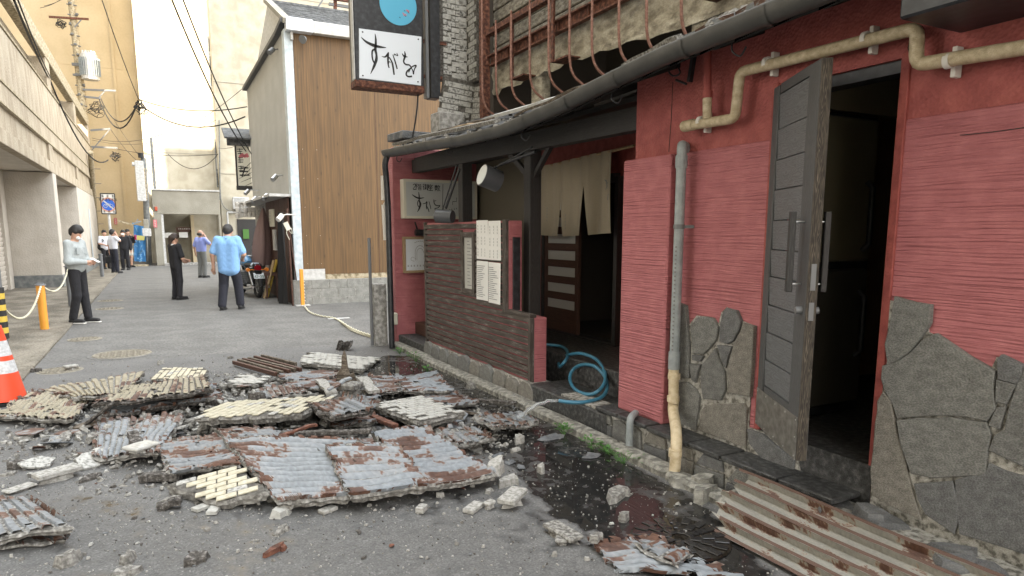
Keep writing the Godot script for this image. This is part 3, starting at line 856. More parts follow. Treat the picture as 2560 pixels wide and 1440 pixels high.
	var L := [
		p2([-3.703, 1.075, -3.626, 1.108, -3.569, 1.098, -3.54, 0.952, -3.516, 0.815, -3.504, 0.61, -3.659, 0.581]),
		p2([-3.507, 0.965, -3.439, 1.033, -3.308, 1.041, -3.256, 0.99, -3.266, 0.91, -3.38, 0.796, -3.474, 0.786, -3.485, 0.866]),
		p2([-3.473, 0.77, -3.379, 0.778, -3.403, 0.744, -3.471, 0.742]),
		p2([-3.219, 1.073, -3.187, 1.118, -3.106, 1.11, -3.066, 1.051, -3.076, 0.999, -3.12, 0.922, -3.164, 0.896, -3.232, 0.902, -3.235, 0.99]),
		p2([-3.053, 0.983, -3.038, 1.04, -2.956, 1.031, -2.958, 0.595, -3.135, 0.587, -3.149, 0.717, -3.104, 0.905]),
		p2([-3.248, 0.871, -3.131, 0.879, -3.175, 0.743, -3.193, 0.758]),
		p2([-3.496, 0.705, -3.401, 0.716, -3.44, 0.591, -3.473, 0.603]),
		p2([-3.271, 0.843, -3.184, 0.706, -3.165, 0.594, -3.202, 0.519, -3.359, 0.496, -3.387, 0.592, -3.387, 0.714]),
		p2([-3.638, 0.539, -3.519, 0.571, -3.44, 0.541, -3.398, 0.494, -3.403, 0.413, -3.427, 0.262, -3.624, 0.269]),
		p2([-3.34, 0.439, -3.254, 0.48, -3.001, 0.538, -2.98, 0.512, -2.977, 0.26, -3.391, 0.267, -3.368, 0.405]),
		p2([-2.955, 0.383, -2.839, 0.382, -2.606, 0.298, -2.612, 0.215, -2.84, 0.238, -2.935, 0.302]),
	]
	for i in L.size(): stone(bed, L[i], 3.196, 0.045, [1, 0, 3, 3, 2, 3, 1, 1, 0, 2, 3][i], 0.004)
	# ---- plinth below: slate coping on small stones
	b = MB.new()
	b.span(Vector3(3.03, 0.0, -4.9), Vector3(3.22, 0.215, -2.3))
	b.span(Vector3(3.06, 0.0, -2.3), Vector3(3.22, 0.17, 2.2))
	var plinth := part(b, "plinth", M.mortar, shop)
	var zz := -4.34
	while zz < -2.2:
		var l := rng.randf_range(0.28, 0.46)
		b = MB.new()
		b.uo = Vector2(rng.randf() * 3, 0)
		b.box(Vector3(3.115, 0.225 + rng.randf_range(-0.003, 0.004), zz + l * 0.5), Vector3(0.24, 0.030, l - 0.012), Basis(Vector3.UP, rng.randf_range(-0.02, 0.02)), 0.006)
		part(b, "coping_slate", M.dark_stone, plinth)
		zz += l
	zz = -4.35
	while zz < -1.0:
		var l := rng.randf_range(0.16, 0.38)
		var top := 0.195 if zz < -2.35 else 0.15
		var cut := rng.randf_range(0.3, 0.7)
		if rng.randf() < 0.55:
			stone(plinth, [Vector2(zz + 0.01, 0.005), Vector2(zz + l * 0.98, 0.0), Vector2(zz + l - 0.02, top * 0.9), Vector2(zz + l * 0.5, top), Vector2(zz + 0.02, top * 0.92)], 3.015, 0.03, rng.randi())
		else:
			stone(plinth, [Vector2(zz + 0.01, 0.0), Vector2(zz + l * 0.98, 0.005), Vector2(zz + l * 0.96, top * cut), Vector2(zz + 0.015, top * (cut - 0.08))], 3.018, 0.03, rng.randi())
			stone(plinth, [Vector2(zz + 0.02, top * (cut - 0.01)), Vector2(zz + l * 0.95, top * (cut + 0.07)), Vector2(zz + l * 0.9, top), Vector2(zz + l * 0.3, top * 1.02)], 3.015, 0.03, rng.randi())
		zz += l
	# broken ledge under the right-hand stones
	b = MB.new()
	for k in 34:
		b.chunk(Vector3(rng.randf_range(2.98, 3.14), 0.17 + rng.randf_range(-0.05, 0.03), -2.30 + k * 0.085), Vector3(rng.randf_range(0.16, 0.30), rng.randf_range(0.05, 0.12), rng.randf_range(0.14, 0.30)), Basis(Vector3.UP, rng.randf() * 6.0), rng, 7)
	part(b, "broken_ledge", M.stone3, shop)
	# ---- door leaf, swung outwards about its left edge
	var hinge := Vector3(3.215, 0.44, -2.885)
	var free := Vector3(2.86, 0.44, -2.29)
	var dir := (free - hinge).normalized()
	var out := dir.cross(Vector3.UP).normalized()
	var wd := hinge.distance_to(free)
	var bs := Basis(dir, Vector3.UP, dir.cross(Vector3.UP))
	var at := func(s: float, y: float, d: float) -> Vector3: return hinge + dir * s + Vector3.UP * y + bs.z * d
	var door := Node3D.new()
	door.name = "door"
	shop.add_child(door)
	door.position = hinge - shop.position
	door.set_meta("label", "open plank door with a steel kick plate")
	b = MB.new()
	b.box(at.call(0.045, 0.985, 0.0), Vector3(0.09, 1.97, 0.052), bs, 0.004)
	b.box(at.call(wd - 0.075, 0.985, 0.0), Vector3(0.15, 1.97, 0.052), bs, 0.004)
	b.box(at.call(wd * 0.5, 1.945, 0.0), Vector3(wd - 0.24, 0.05, 0.051), bs)
	b.box(at.call(wd * 0.5, 0.13, 0.0), Vector3(wd - 0.24, 0.26, 0.051), bs)
	part(b, "stile", M.door_frame, door)
	b = MB.new()
	b.box(at.call(wd + 0.004, 0.985, 0.0), Vector3(0.008, 1.966, 0.050), bs)
	part(b, "worn_edge", M.worn_edge, door)
	var py := 0.26
	var hs := [0.155, 0.165, 0.16, 0.165, 0.155, 0.165, 0.17, 0.165, 0.17, 0.19]
	for k in hs.size():
		b = MB.new()
		b.uo = Vector2(rng.randf() * 5, rng.randf() * 5)
		var lean := Basis(dir, 0.05 + rng.randf_range(-0.015, 0.015))
		var yy: float = py + hs[k] * 0.5
		b.box(at.call((0.09 + wd - 0.15) * 0.5, yy, 0.0), Vector3(wd - 0.242, hs[k] - 0.005, 0.034), lean * bs, 0.003)
		part(b, "plank", M.door_wood, door)
		py += hs[k]
	b = MB.new()
	for s in [-1.0, 1.0]: b.box(at.call(wd * 0.5, 0.115, s * 0.028), Vector3(wd - 0.004, 0.225, 0.003), bs)
	var kick := part(b, "kick_plate", M.kick, door)
	b = MB.new()
	for s in [-1.0, 1.0]:
		for p in [[0.03, 0.02], [0.03, 0.21], [0.5, 0.02], [0.5, 0.21], [0.97, 0.02], [0.97, 0.21], [0.97, 0.12], [0.26, 0.21], [0.26, 0.02], [0.74, 0.21], [0.74, 0.02]]:
			b.lathe([Vector2(0.0045, 0), Vector2(0.003, 0.003), Vector2(0, 0.0035)], Transform3D(Basis(dir, bs.z * s, Vector3.UP * -s), at.call(p[0] * wd, p[1], s * 0.0295)), 8)
	part(b, "rivet", M.steel, kick)
	for s in [-1.0, 1.0]:
		b = MB.new()
		b.box(at.call(wd - 0.085, 1.06, s * 0.085), Vector3(0.03, 0.40, 0.03), bs, 0.003)
		var h := part(b, "handle", M.dark_wood, door)
		b = MB.new()
		for y in [0.90, 1.21]: b.tube([at.call(wd - 0.085, y, s * 0.026), at.call(wd - 0.085, y, s * 0.08)], 0.005, 8)
		part(b, "handle_post", M.steel, h)
	b = MB.new()
	b.box(at.call(wd + 0.0095, 0.94, 0.0), Vector3(0.003, 0.13, 0.024), bs)
	b.box(at.call(wd + 0.0095, 0.77, 0.0), Vector3(0.003, 0.09, 0.024), bs)
	for s in [-1.0, 1.0]:
		b.lathe([Vector2(0.02, 0), Vector2(0.018, 0.03), Vector2(0, 0.032)], Transform3D(Basis(dir, bs.z * s, Vector3.UP * -s), at.call(wd - 0.05, 0.77, s * 0.026)), 14)
	part(b, "lock", M.grey_metal, door)
	for y in [0.30, 1.62]:
		b = MB.new()
		b.tube([hinge + Vector3(-0.012, y, -0.006), hinge + Vector3(-0.012, y + 0.12, -0.006)], 0.009, 10)
		b.box(hinge + Vector3(0.0, y + 0.06, -0.022), Vector3(0.004, 0.12, 0.03))
		part(b, "door_hinge", M.grey_metal, door)
	for c in [[Vector3(3.222, 2.615, -3.807), Vector3(3.222, 2.364, -3.81), Vector3(3.222, 2.151, -3.824)], [Vector3(3.218, 2.027, -1.857), Vector3(3.218, 2.024, -1.724), Vector3(3.218, 2.027, -1.544)], [Vector3(3.222, 2.503, -2.129), Vector3(3.222, 2.46, -2.137), Vector3(3.222, 2.401, -2.116)]]:
		b = MB.new()
		b.tube(c, 0.0022, 5)
		part(b, "wall_crack", M.rubber, shop)
	# ---- room behind the door
	b = MB.new()
	b.span(Vector3(3.44, 0.34, -3.70), Vector3(6.0, 0.38, -0.6))
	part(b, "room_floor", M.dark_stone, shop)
	b = MB.new()
	b.span(Vector3(6.0, 0.3, -3.8), Vector3(6.1, 2.9, -0.6))
	b.span(Vector3(3.44, 0.3, -3.8), Vector3(6.0, 2.9, -3.7))
	b.span(Vector3(3.44, 0.3, -0.6), Vector3(6.1, 2.9, -0.5))
	part(b, "room_wall", M.pale_wood, shop)
	b = MB.new()
	b.span(Vector3(3.44, 2.6, -3.7), Vector3(6.0, 2.65, -0.6))
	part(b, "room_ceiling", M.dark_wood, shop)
	# tall dark refrigerator just inside, facing along the street
	var fp := Vector3(3.86, 0.38, -2.95)
	var fr := thing("refrigerator", "tall dark two-door refrigerator inside the open door", "refrigerator", fp)
	var fb := Basis(Vector3.UP, 0.0)
	b = MB.new()
	b.box(fp + fb * Vector3(0, 0.98, -0.36), Vector3(0.80, 1.96, 0.66), fb, 0.01)
	part(b, "cabinet", M.black_metal, fr)
	for k in 2:
		b = MB.new()
		b.box(fp + fb * Vector3(-0.02, 1.48 - k * 0.95, 0.0), Vector3(0.70, 0.90, 0.05), fb, 0.012)
		var d := part(b, "door", plain(lin(0.15, 0.132, 0.085) if k == 0 else lin(0.05, 0.046, 0.038), 0.35), fr)
		b = MB.new()
		b.tube([fp + fb * Vector3(0.24, 1.54 - k * 0.70, 0.03), fp + fb * Vector3(0.26, 1.50 - k * 0.70, 0.06), fp + fb * Vector3(0.26, 1.14 - k * 0.70, 0.06), fp + fb * Vector3(0.24, 1.10 - k * 0.70, 0.03)], 0.018, 8)
		part(b, "handle", M.black_metal, d)
	b = MB.new()
	b.span(Vector3(3.45, 2.36, -3.05), Vector3(4.6, 2.6, -3.0))
	part(b, "room_partition", plain(lin(0.36, 0.31, 0.20), 0.7), shop)
	# ---- drain pipes on the wall
	var px := 3.13
	var run := [Vector3(px, 2.315, -3.70), Vector3(px, 2.285, -3.20), Vector3(px, 2.57, -3.17), Vector3(px, 2.545, -2.09), Vector3(px, 2.365, -2.09), Vector3(px, 2.33, -0.4)]
	run[0] = Vector3(3.13, 2.283, -3.564); run[1] = Vector3(3.13, 2.271, -3.124); run[2] = Vector3(3.13, 2.532, -3.103); run[3] = Vector3(3.13, 2.513, -2.038); run[4] = Vector3(3.13, 2.352, -2.031); run[5] = Vector3(3.13, 2.327, -1.59)
	run[5] = run[4] + (run[5] - run[4]) * 4.0
	var pts := []
	for i in run.size():
		var p: Vector3 = run[i]
		if i == 0 or i == run.size() - 1:
			pts.append(p)
			continue
		var u0: Vector3 = (run[i - 1] - p).normalized()
		var u1: Vector3 = (run[i + 1] - p).normalized()
		for k in 5:
			var w := k / 4.0
			pts.append((p + u0 * 0.045).lerp(p, w).lerp(p.lerp(p + u1 * 0.045, w), w))
	b = MB.new()
	b.tube(pts, 0.031, 14)
	b.tube([run[0] + Vector3(0, 0, -0.01), run[0] + Vector3(0, 0, 0.09)], 0.036, 14)
	b.tube([Vector3(3.13, 2.302, -3.36), Vector3(3.13, 2.429, -3.368)], 0.028, 14)
	var pipe := part(b, "drain_pipe", M.wrap, shop)
	b = MB.new()
	for q in [[Vector3(3.13, 2.54, -2.901), 0.0], [Vector3(3.13, 2.527, -2.294), 0.0], [Vector3(3.13, 2.339, -1.884), 0.0], [Vector3(3.13, 2.293, -3.417), 0.0]]:
		var c: Vector3 = q[0]
		b = MB.new()
		b.tube([c + Vector3(0, 0, -0.012), c + Vector3(0, 0, 0.012)], 0.034, 14)
		b.box(c + Vector3(0.06, 0, 0.0), Vector3(0.05, 0.13, 0.022), Basis(), 0.003)
		part(b, "pipe_clip", M.white_clip, pipe)
	b = MB.new()
	b.tube([Vector3(3.13, 2.427, -3.368), Vector3(3.13, 2.778, -3.389)], 0.026, 14)
	b.tube([Vector3(3.13, 2.427, -3.368), Vector3(3.13, 2.47, -3.37)], 0.034, 14)
	part(b, "vent_pipe", M.red_smooth, shop)
	# downpipe beside the pillar
	var dx := 3.135
	var top := Vector3(dx, 2.14, -3.59)
	b = MB.new()
	b.tube(smooth_curve([Vector3(3.26, 2.14, -3.66), Vector3(3.17, 2.17, -3.62), top, Vector3(dx, 2.0, -3.59), Vector3(dx, 0.72, -3.59)], 5), 0.033, 16)
	b.tube([Vector3(dx, 2.02, -3.59), Vector3(dx, 2.10, -3.59)], 0.040, 16)
	b.tube([Vector3(dx, 0.66, -3.59), Vector3(dx, 0.78, -3.59)], 0.040, 16)
	var dp := part(b, "downpipe", M.pvc_grey, shop)
	b = MB.new()
	b.tube([Vector3(dx, 0.66, -3.59), Vector3(dx, 0.42, -3.58)], 0.036, 16)
	b.tube(smooth_curve([Vector3(dx, 0.42, -3.58), Vector3(dx - 0.01, 0.37, -3.57), Vector3(3.02, 0.31, -3.42), Vector3(2.95, 0.27, -3.33), Vector3(2.925, 0.20, -3.30), Vector3(2.92, 0.0, -3.30)], 5), 0.037, 16)
	for y in [0.45, 0.61]: b.tube([Vector3(dx, y - 0.02, -3.585), Vector3(dx, y + 0.02, -3.585)], 0.043, 16)
	b.tube([Vector3(2.92, 0.20, -3.30), Vector3(2.92, 0.15, -3.30)], 0.043, 16)
	part(b, "lower_downpipe", M.pvc_cream, shop)
	b = MB.new()
	b.tube([Vector3(dx, 1.62, -3.59), Vector3(dx, 1.65, -3.59)], 0.038, 16)
	b.bar(Vector3(dx + 0.02, 1.635, -3.57), Vector3(WX, 1.635, -3.54), 0.012, 0.02)
	part(b, "pipe_bracket", M.grey_metal, dp)
	b = MB.new()
	for k in 26: b.box(Vector3(dx - 0.0325, 1.50 - k * 0.028, -3.575), Vector3(0.002, 0.011, 0.012), Basis(Vector3.UP, 0.4))
	part(b, "pipe_print", M.faint_ink, dp)
	b = MB.new()
	b.tube(smooth_curve([Vector3(3.08, 0.27, -3.93), Vector3(2.99, 0.27, -3.86), Vector3(2.96, 0.22, -3.84), Vector3(2.96, 0.05, -3.84)], 4), 0.026, 12)
	part(b, "overflow_pipe", M.pvc_grey, shop)
	# black duct box over the wall at the right edge
	b = MB.new()
	b.span(Vector3(2.80, 2.47, -1.91), Vector3(3.24, 2.95, 1.5), 0.01)
	part(b, "duct_box", M.black_metal, shop)
	b = MB.new()
	b.bar(Vector3(3.18, 2.75, -3.556), Vector3(3.18, 2.571, -3.591), 0.025, 0.03, Vector3.RIGHT)
	b.tube([Vector3(3.18, 2.609, -3.725), Vector3(3.18, 2.564, -3.621)], 0.008, 8)
	b.tube(smooth_curve([Vector3(3.17, 2.717, -3.76), Vector3(3.17, 2.677, -3.79), Vector3(3.17, 2.636, -3.739), Vector3(3.17, 2.644, -3.676), Vector3(3.17, 2.706, -3.703), Vector3(3.17, 2.716, -3.634)], 5), 0.006, 6)
	part(b, "cable_bracket", M.black_metal, shop)

# ---------------------------------------------------------------- eave, gutter and the torn upper floor
func eave_y(z: float) -> float:
	var p := [[-9.1, 2.66], [-8.84, 2.648], [-7.5, 2.59], [-6.36, 2.525], [-5.48, 2.51], [-4.6, 2.56], [-3.95, 2.625], [-3.34, 2.672], [-2.61, 2.698], [-2.23, 2.71], [2.2, 2.80]]
	for i in p.size() - 1:
		if z <= p[i + 1][0]:
			var w: float = clampf((z - p[i][0]) / (p[i + 1][0] - p[i][0]), 0, 1)
			return lerpf(p[i][1], p[i + 1][1], w)
	return 2.8

func build_upper_facade() -> void:
	var b := MB.new()
	var rows := []
	var prof := [Vector2(0.0, 0.012), Vector2(-0.006, 0.0), Vector2(0.0, -0.035), Vector2(0.02, -0.068), Vector2(0.055, -0.082), Vector2(0.09, -0.07), Vector2(0.105, -0.03), Vector2(0.108, 0.005)]
	for k in 60:
		var z := -8.98 + k * 10.4 / 59.0
		var row := []
		for q in prof: row.append(Vector3(2.735 + q.x, eave_y(z) + q.y, z))
		rows.append(row)
	b.surf(rows, 0.3, 10.0)
	var gut := part(b, "gutter", M.gutter, shop)
	var zs := [-8.85, -8.1, -7.35, -6.6, -5.85, -5.1, -4.45, -3.85, -3.2, -2.6, -2.0, -1.4]
	for z in zs:
		b = MB.new()
		rows = []
		for k in 2:
			var row := []
			for q in prof: row.append(Vector3(2.735 + q.x * 1.1 - 0.004, eave_y(z) + q.y * 1.08, z + k * 0.035))
			rows.append(row)
		b.surf(rows, 0.3, 0.03)
		part(b, "gutter_joint", M.gutter, gut)
	for z in [-8.7, -7.0, -5.3, -4.0, -2.9]:
		b = MB.new()
		b.tube(smooth_curve([Vector3(2.86, eave_y(z) - 0.06, z), Vector3(2.84, eave_y(z) - 0.12, z + 0.02), Vector3(2.87, eave_y(z) - 0.15, z + 0.05), Vector3(2.90, eave_y(z) - 0.10, z + 0.06)], 4), 0.005, 6)
		part(b, "gutter_hook", M.black_metal, gut)
	# roof covering and soffit
	b = MB.new()
	var rn := noise(1.6, 21, 3)
	rows = []
	for i in 80:
		var z := -9.0 + i * 10.4 / 79.0
		var row := []
		for j in 14:
			var w := j / 13.0
			row.append(Vector3(2.80 + w * 1.05, eave_y(z) + 0.012 + w * 0.43 + rn.get_noise_2d(z * 2.0, w * 3.0) * 0.035, z))
		rows.append(row)
	b.surf(rows, 1.0, 10.0, Vector3.UP)
	part(b, "roof", M.dark_stone, shop)
	b = MB.new()
	rows = []
	for i in 40:
		var z := -8.95 + i * 10.3 / 39.0
		rows.append([Vector3(2.85, eave_y(z) - 0.075, z), Vector3(2.85, eave_y(z) - 0.05, z), Vector3(2.86, eave_y(z) - 0.03, z), Vector3(3.05, eave_y(z) + 0.05, z), Vector3(3.40, eave_y(z) + 0.18, z), Vector3(3.9, eave_y(z) + 0.3, z)])
	b.surf(rows, 1.2, 10.0, Vector3(-0.2, -1, 0))
	part(b, "soffit", M.dark_wood, shop)
	for k in 14:
		var z := -8.8 + k * 0.72
		b = MB.new()
		b.bar(Vector3(2.87, eave_y(z) - 0.04, z), Vector3(3.5, eave_y(z) + 0.19, z), 0.045, 0.06)
		part(b, "rafter", M.dark_wood, shop)
	# beam carried by the entrance posts
	b = MB.new()
	b.bar(Vector3(3.30, 2.50, -9.25), Vector3(3.30, 2.44, -4.22), 0.11, 0.17)
	part(b, "beam", M.dark_wood, shop)
	# little slate cap at the far end of the roof
	b = MB.new()
	b.box(Vector3(3.224, 2.854, -9), Vector3(0.62, 0.10, 0.5), Basis(Vector3.UP, 0.1), 0.01)
	part(b, "roof_cap", M.shingle, shop)
	# ---- exposed wall above the eave, facing the street
	b = MB.new()
	var bn := noise(1.2, 22, 4)
	rows = []
	for i in 70:
		var z := -7.95 + i * 10.0 / 69.0
		var row := []
		for j in 10:
			var w := j / 9.0
			var base := 3.30 + bn.get_noise_2d(z * 1.3, 2.0) * 0.08 - maxf(0.0, z + 5.6) * 0.06
			row.append(Vector3(3.86 + bn.get_noise_2d(z * 3.0, w * 4.0) * 0.03, lerpf(base, 3.64, w), z))
		rows.append(row)
	b.surf(rows, 10.0, 0.5, Vector3(-1, 0, 0))
	part(b, "stucco_band", M.stucco_old, shop)
	for k in 9:
		b = MB.new()
		b.uo = Vector2(rng.randf() * 4, rng.randf() * 4)
		var y := 3.70 + k * 0.145
		b.box(Vector3(3.90 + rng.randf_range(-0.01, 0.01), y + 0.06, -2.9), Vector3(0.05, 0.132, 10.1), Basis(Vector3.RIGHT, 0.0), 0.008)
		part(b, "lath_board", M.lath, shop)
	b = MB.new()
	for k in 3: b.span(Vector3(3.88, 2.95, -7.0 + k * 2.6), Vector3(4.02, 3.5, -6.78 + k * 2.6), 0.02)
	part(b, "stud", M.stucco_old, shop)
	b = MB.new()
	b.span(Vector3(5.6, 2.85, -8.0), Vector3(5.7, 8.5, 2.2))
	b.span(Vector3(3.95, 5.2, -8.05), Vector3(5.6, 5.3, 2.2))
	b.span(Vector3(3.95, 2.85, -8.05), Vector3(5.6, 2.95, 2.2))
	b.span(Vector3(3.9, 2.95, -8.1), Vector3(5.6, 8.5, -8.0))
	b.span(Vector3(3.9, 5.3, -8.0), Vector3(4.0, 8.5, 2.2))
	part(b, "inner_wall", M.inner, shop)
	# rusty frame
	b = MB.new()
	b.span(Vector3(3.66, 2.95, -7.90), Vector3(3.76, 5.2, -7.80), 0.004)
	part(b, "steel_column", M.rust, shop)
	b = MB.new()
	b.span(Vector3(3.70, 3.93, -7.80), Vector3(3.715, 3.99, 2.2))
	b.span(Vector3(3.715, 3.93, -7.80), Vector3(3.78, 3.945, 2.2))
	part(b, "steel_rail", M.rust, shop)
	b = MB.new()
	b.span(Vector3(3.74, 3.585, -7.80), Vector3(3.80, 3.60, 2.2))
	b.span(Vector3(3.77, 3.60, -7.80), Vector3(3.78, 3.69, 2.2))
	b.span(Vector3(3.72, 3.69, -7.80), Vector3(3.80, 3.705, 2.2))
	for k in 12: b.span(Vector3(3.735, 3.60, -7.3 + k * 0.55), Vector3(3.77, 3.69, -7.292 + k * 0.55))
	part(b, "steel_beam", M.rust, shop)
	for z in [-7.15, -6.25, -4.1]:
		b = MB.new()
		b.span(Vector3(3.69, 3.30, z), Vector3(3.70, 3.97, z + 0.05))
		b.span(Vector3(3.70, 3.30, z), Vector3(3.74, 3.97, z + 0.008))
		b.span(Vector3(3.70, 3.30, z), Vector3(3.86, 3.315, z + 0.3))
		part(b, "steel_hanger", M.rust, shop)
	var tops := [Vector3(3.6, 3.232, -7.685), Vector3(3.6, 3.213, -7.316), Vector3(3.6, 3.159, -6.937), Vector3(3.6, 3.213, -6.519), Vector3(3.6, 3.253, -6.132), Vector3(3.6, 3.282, -5.746), Vector3(3.6, 3.267, -5.371), Vector3(3.6, 3.239, -4.968), Vector3(3.6, 3.241, -4.6), Vector3(3.6, 3.251, -4.192)]
	for i in tops.size():
		var p: Vector3 = tops[i]
		b = MB.new()
		var ht := 3.97 if i in [1, 2, 3] else 5.2
		var yb := 3.13
		b.tube([Vector3(3.60, ht, p.z), Vector3(3.60, 3.6, p.z)] + smooth_curve([Vector3(3.60, 3.42, p.z), Vector3(3.61, yb + 0.06, p.z), Vector3(3.66, yb - 0.06, p.z), Vector3(3.76, yb - 0.14, p.z + 0.02)], 4), 0.0125, 10)
		part(b, "window_bar", M.rust_bar, shop)
	# ---- tiled corner left standing
	var ta := Vector3(3.48, 4.24, -8.6)
	var tb := Vector3(3.805, 4.283, -8.6)
	var tc := Vector3(3.86, 4.213, -8.298)
	var xa := ta.x
	var xb := tb.x
	b = MB.new()
	b.span(Vector3(xa - 0.05, 3.55, -8.72), Vector3(xb + 0.10, 5.4, -8.612), 0.008)
	b.span(Vector3(xb + 0.006, 3.52, -8.612), Vector3(xb + 0.10, 5.4, tc.z), 0.008)
	var core := part(b, "tile_wall", M.joint, shop)
	var tile := MB.new()
	tile.box(Vector3.ZERO, Vector3(0.112, 0.060, 0.012), Basis(), 0.003)
	var tm := tile.mesh()
	var half := MB.new()
	half.box(Vector3.ZERO, Vector3(0.05, 0.058, 0.012), Basis(), 0.003)
	var hm := half.mesh()
	var sag := func(y: float, s: float) -> float: return -0.05 * (1.0 - s) * s * 4.0 * clampf((5.0 - y) * 0.5, 0, 1)
	for r in 27:
		var y := 3.585 + r * 0.0685
		var off := 0.0 if r % 2 else 0.0595
		var x := xa - off
		while x < xb - 0.02:
			if x >= xa - 0.01 and rng.randf() > 0.02:
				put(tm, "tile", M.tile_dirty if rng.randf() < 0.35 else M.tile_white, core, Transform3D(Basis(Vector3.FORWARD, 0.02), Vector3(minf(x + 0.053, xb - 0.05), y + sag.call(y, (x - xa) / (xb - xa)), -8.607)))
			elif x < xa and rng.randf() > 0.1:
				put(hm, "tile", M.tile_dirty, core, Transform3D(Basis(), Vector3(xa + 0.025, y, -8.607)))
			x += 0.119
		var z := -8.59 + off
		while z < tc.z - 0.1:
			if rng.randf() > 0.03:
				put(tm, "tile", M.tile_dirty if rng.randf() < 0.4 else M.tile_white, core, Transform3D(Basis(Vector3.UP, -PI * 0.5) * Basis(Vector3.FORWARD, rng.randf_range(-0.006, 0.006)), Vector3(xb, y + (z + 8.6) * 0.02, z + 0.055)))
			z += 0.119
	# lower piece, broken off and tilted out over the eave
	var tilt := Basis(Vector3.FORWARD, 0.10) * Basis(Vector3.RIGHT, 0.13)
	var o := Vector3((xa + xb) * 0.5 - 0.02, 3.20, -8.50)
	b = MB.new()
	b.box(o + tilt * Vector3(0.02, 0.05, -0.05), Vector3(xb - xa + 0.16, 0.62, 0.09), tilt, 0.012)
	b.box(o + tilt * Vector3(0.25, 0.05, 0.15), Vector3(0.08, 0.62, 0.36), tilt, 0.012)
	var piece := part(b, "broken_tile_wall", M.joint, shop)
	for r in 8:
		var y := -0.21 + r * 0.0685
		for k in 4:
			var lx := -0.21 + k * 0.11 + (0.05 if r % 2 else 0.0)
			if lx < 0.24 and rng.randf() > 0.08: put(tm, "tile", M.tile_dirty if rng.randf() < 0.7 else M.tile_white, piece, Transform3D(tilt, o + tilt * Vector3(lx, y, -0.001)))
		for k in 3:
			var lz := 0.03 + k * 0.11
			if rng.randf() > 0.1: put(tm, "tile", M.tile_dirty, piece, Transform3D(tilt * Basis(Vector3.UP, -PI * 0.5), o + tilt * Vector3(0.207, y, lz + 0.04)))
	b = MB.new()
	b.box(Vector3(3.495, 2.969, -8.55), Vector3(0.36, 0.30, 0.25), Basis(Vector3.UP, 0.1), 0.012)
	part(b, "tile_wall_foot", M.concrete, shop)
	# ---- fallen strips lying on the eave
	var strips := [
		[Vector3(2.95, 2.813, -9.108), Vector3(2.95, 2.65, -5.997), 0.07, 0.035, "rubble", "long splintered plaster strip lying on the far eave"],
		[Vector3(3.3, 2.887, -7.058), Vector3(3.3, 2.896, -5.415), 0.10, 0.03, "white_paint", "pale flattened metal strip along the middle of the eave"],
		[Vector3(3.25, 2.9, -5.333), Vector3(3.25, 2.973, -3.826), 0.12, 0.03, "rust", "rusty angle strip lying along the eave below the bars"],
		[Vector3(3.05, 2.734, -5.781), Vector3(3.05, 2.758, -4.591), 0.05, 0.02, "old_board", "thin grey lath lying on the eave"],
		[Vector3(3.3, 3.038, -4.228), Vector3(3.3, 3.086, -4.016), 0.10, 0.05, "white_paint", "short white box section resting on the eave"],
		[Vector3(3.2, 2.851, -8.062), Vector3(3.2, 2.792, -6.599), 0.05, 0.025, "old_board", "split brown lath by the tile wall foot"],
		[Vector3(3.1, 2.798, -7.56), Vector3(3.1, 2.764, -6.68), 0.04, 0.02, "pale_wood", "short bright splinter by the tile wall foot"],
		[Vector3(3.1, 2.95, -3.73), Vector3(3.1, 2.919, -2.787), 0.10, 0.03, "zinc", "torn flashing along the upper end of the eave"],
		[Vector3(2.95, 2.769, -4), Vector3(2.95, 2.802, -3.434), 0.05, 0.03, "rubble", "crumbling mortar strip above the gutter"],
	]
	for s in strips:
		b = MB.new()
		var p0: Vector3 = s[0]
		var p1: Vector3 = s[1]
		p0.y = eave_y(p0.z) + 0.05 + (p0.x - 2.8) * 0.41
		p1.y = eave_y(p1.z) + 0.06 + (p1.x - 2.8) * 0.41
		var pr := p0
		for k in 6:
			var nx := p0.lerp(p1, (k + 1) / 6.0) + Vector3(rng.randf_range(-0.012, 0.012), rng.randf_range(-0.006, 0.014), 0)
			b.bar(pr, nx, s[2] * rng.randf_range(0.75, 1.1), s[3], Vector3(-0.4, 1, 0))
			pr = nx
		solo(b, "fallen_strip", M[s[4]], s[5], "debris", "strips lying on the eave", p0)
	b = MB.new()
	for k in 120:
		var z := rng.randf_range(-8.8, -1.2)
		var w := rng.randf() * rng.randf()
		var sz := rng.randf_range(0.015, 0.06)
		b.chunk(Vector3(2.82 + w * 0.9, eave_y(z) + 0.03 + w * 0.42, z), Vector3(sz * 1.6, sz * 0.6, sz), Basis(Vector3.UP, rng.randf() * 6), rng, 5)
	var gr := put(b.mesh(), "roof_rubble", M.rubble, self)
	gr.set_meta("kind", "stuff")
	gr.set_meta("label", "crumbs of plaster scattered along the eave")
	for q in [[1835, 22, 0.16], [1720, 60, 0.09], [1790, 32, 0.10], [1890, 8, 0.13]]:
		b = MB.new()
		var p := Vector3.ZERO
		p = [Vector3(3.2, 2.932, -3.246), Vector3(3.15, 2.927, -3.593), Vector3(3.1, 2.907, -3.291), Vector3(3.15, 2.895, -3.026)][[1835, 1720, 1790, 1890].find(q[0])]
		p.y = eave_y(p.z) + 0.05 + (p.x - 2.8) * 0.40
		b.chunk(p, Vector3(q[2] * 1.6, q[2] * 0.45, q[2] * 1.3), Basis(Vector3.UP, rng.randf() * 3), rng, 8)
		solo(b, "plaster_lump", M.rubble, "white plaster lump resting high on the eave over the red wall", "debris", "plaster lumps on the eave", p)

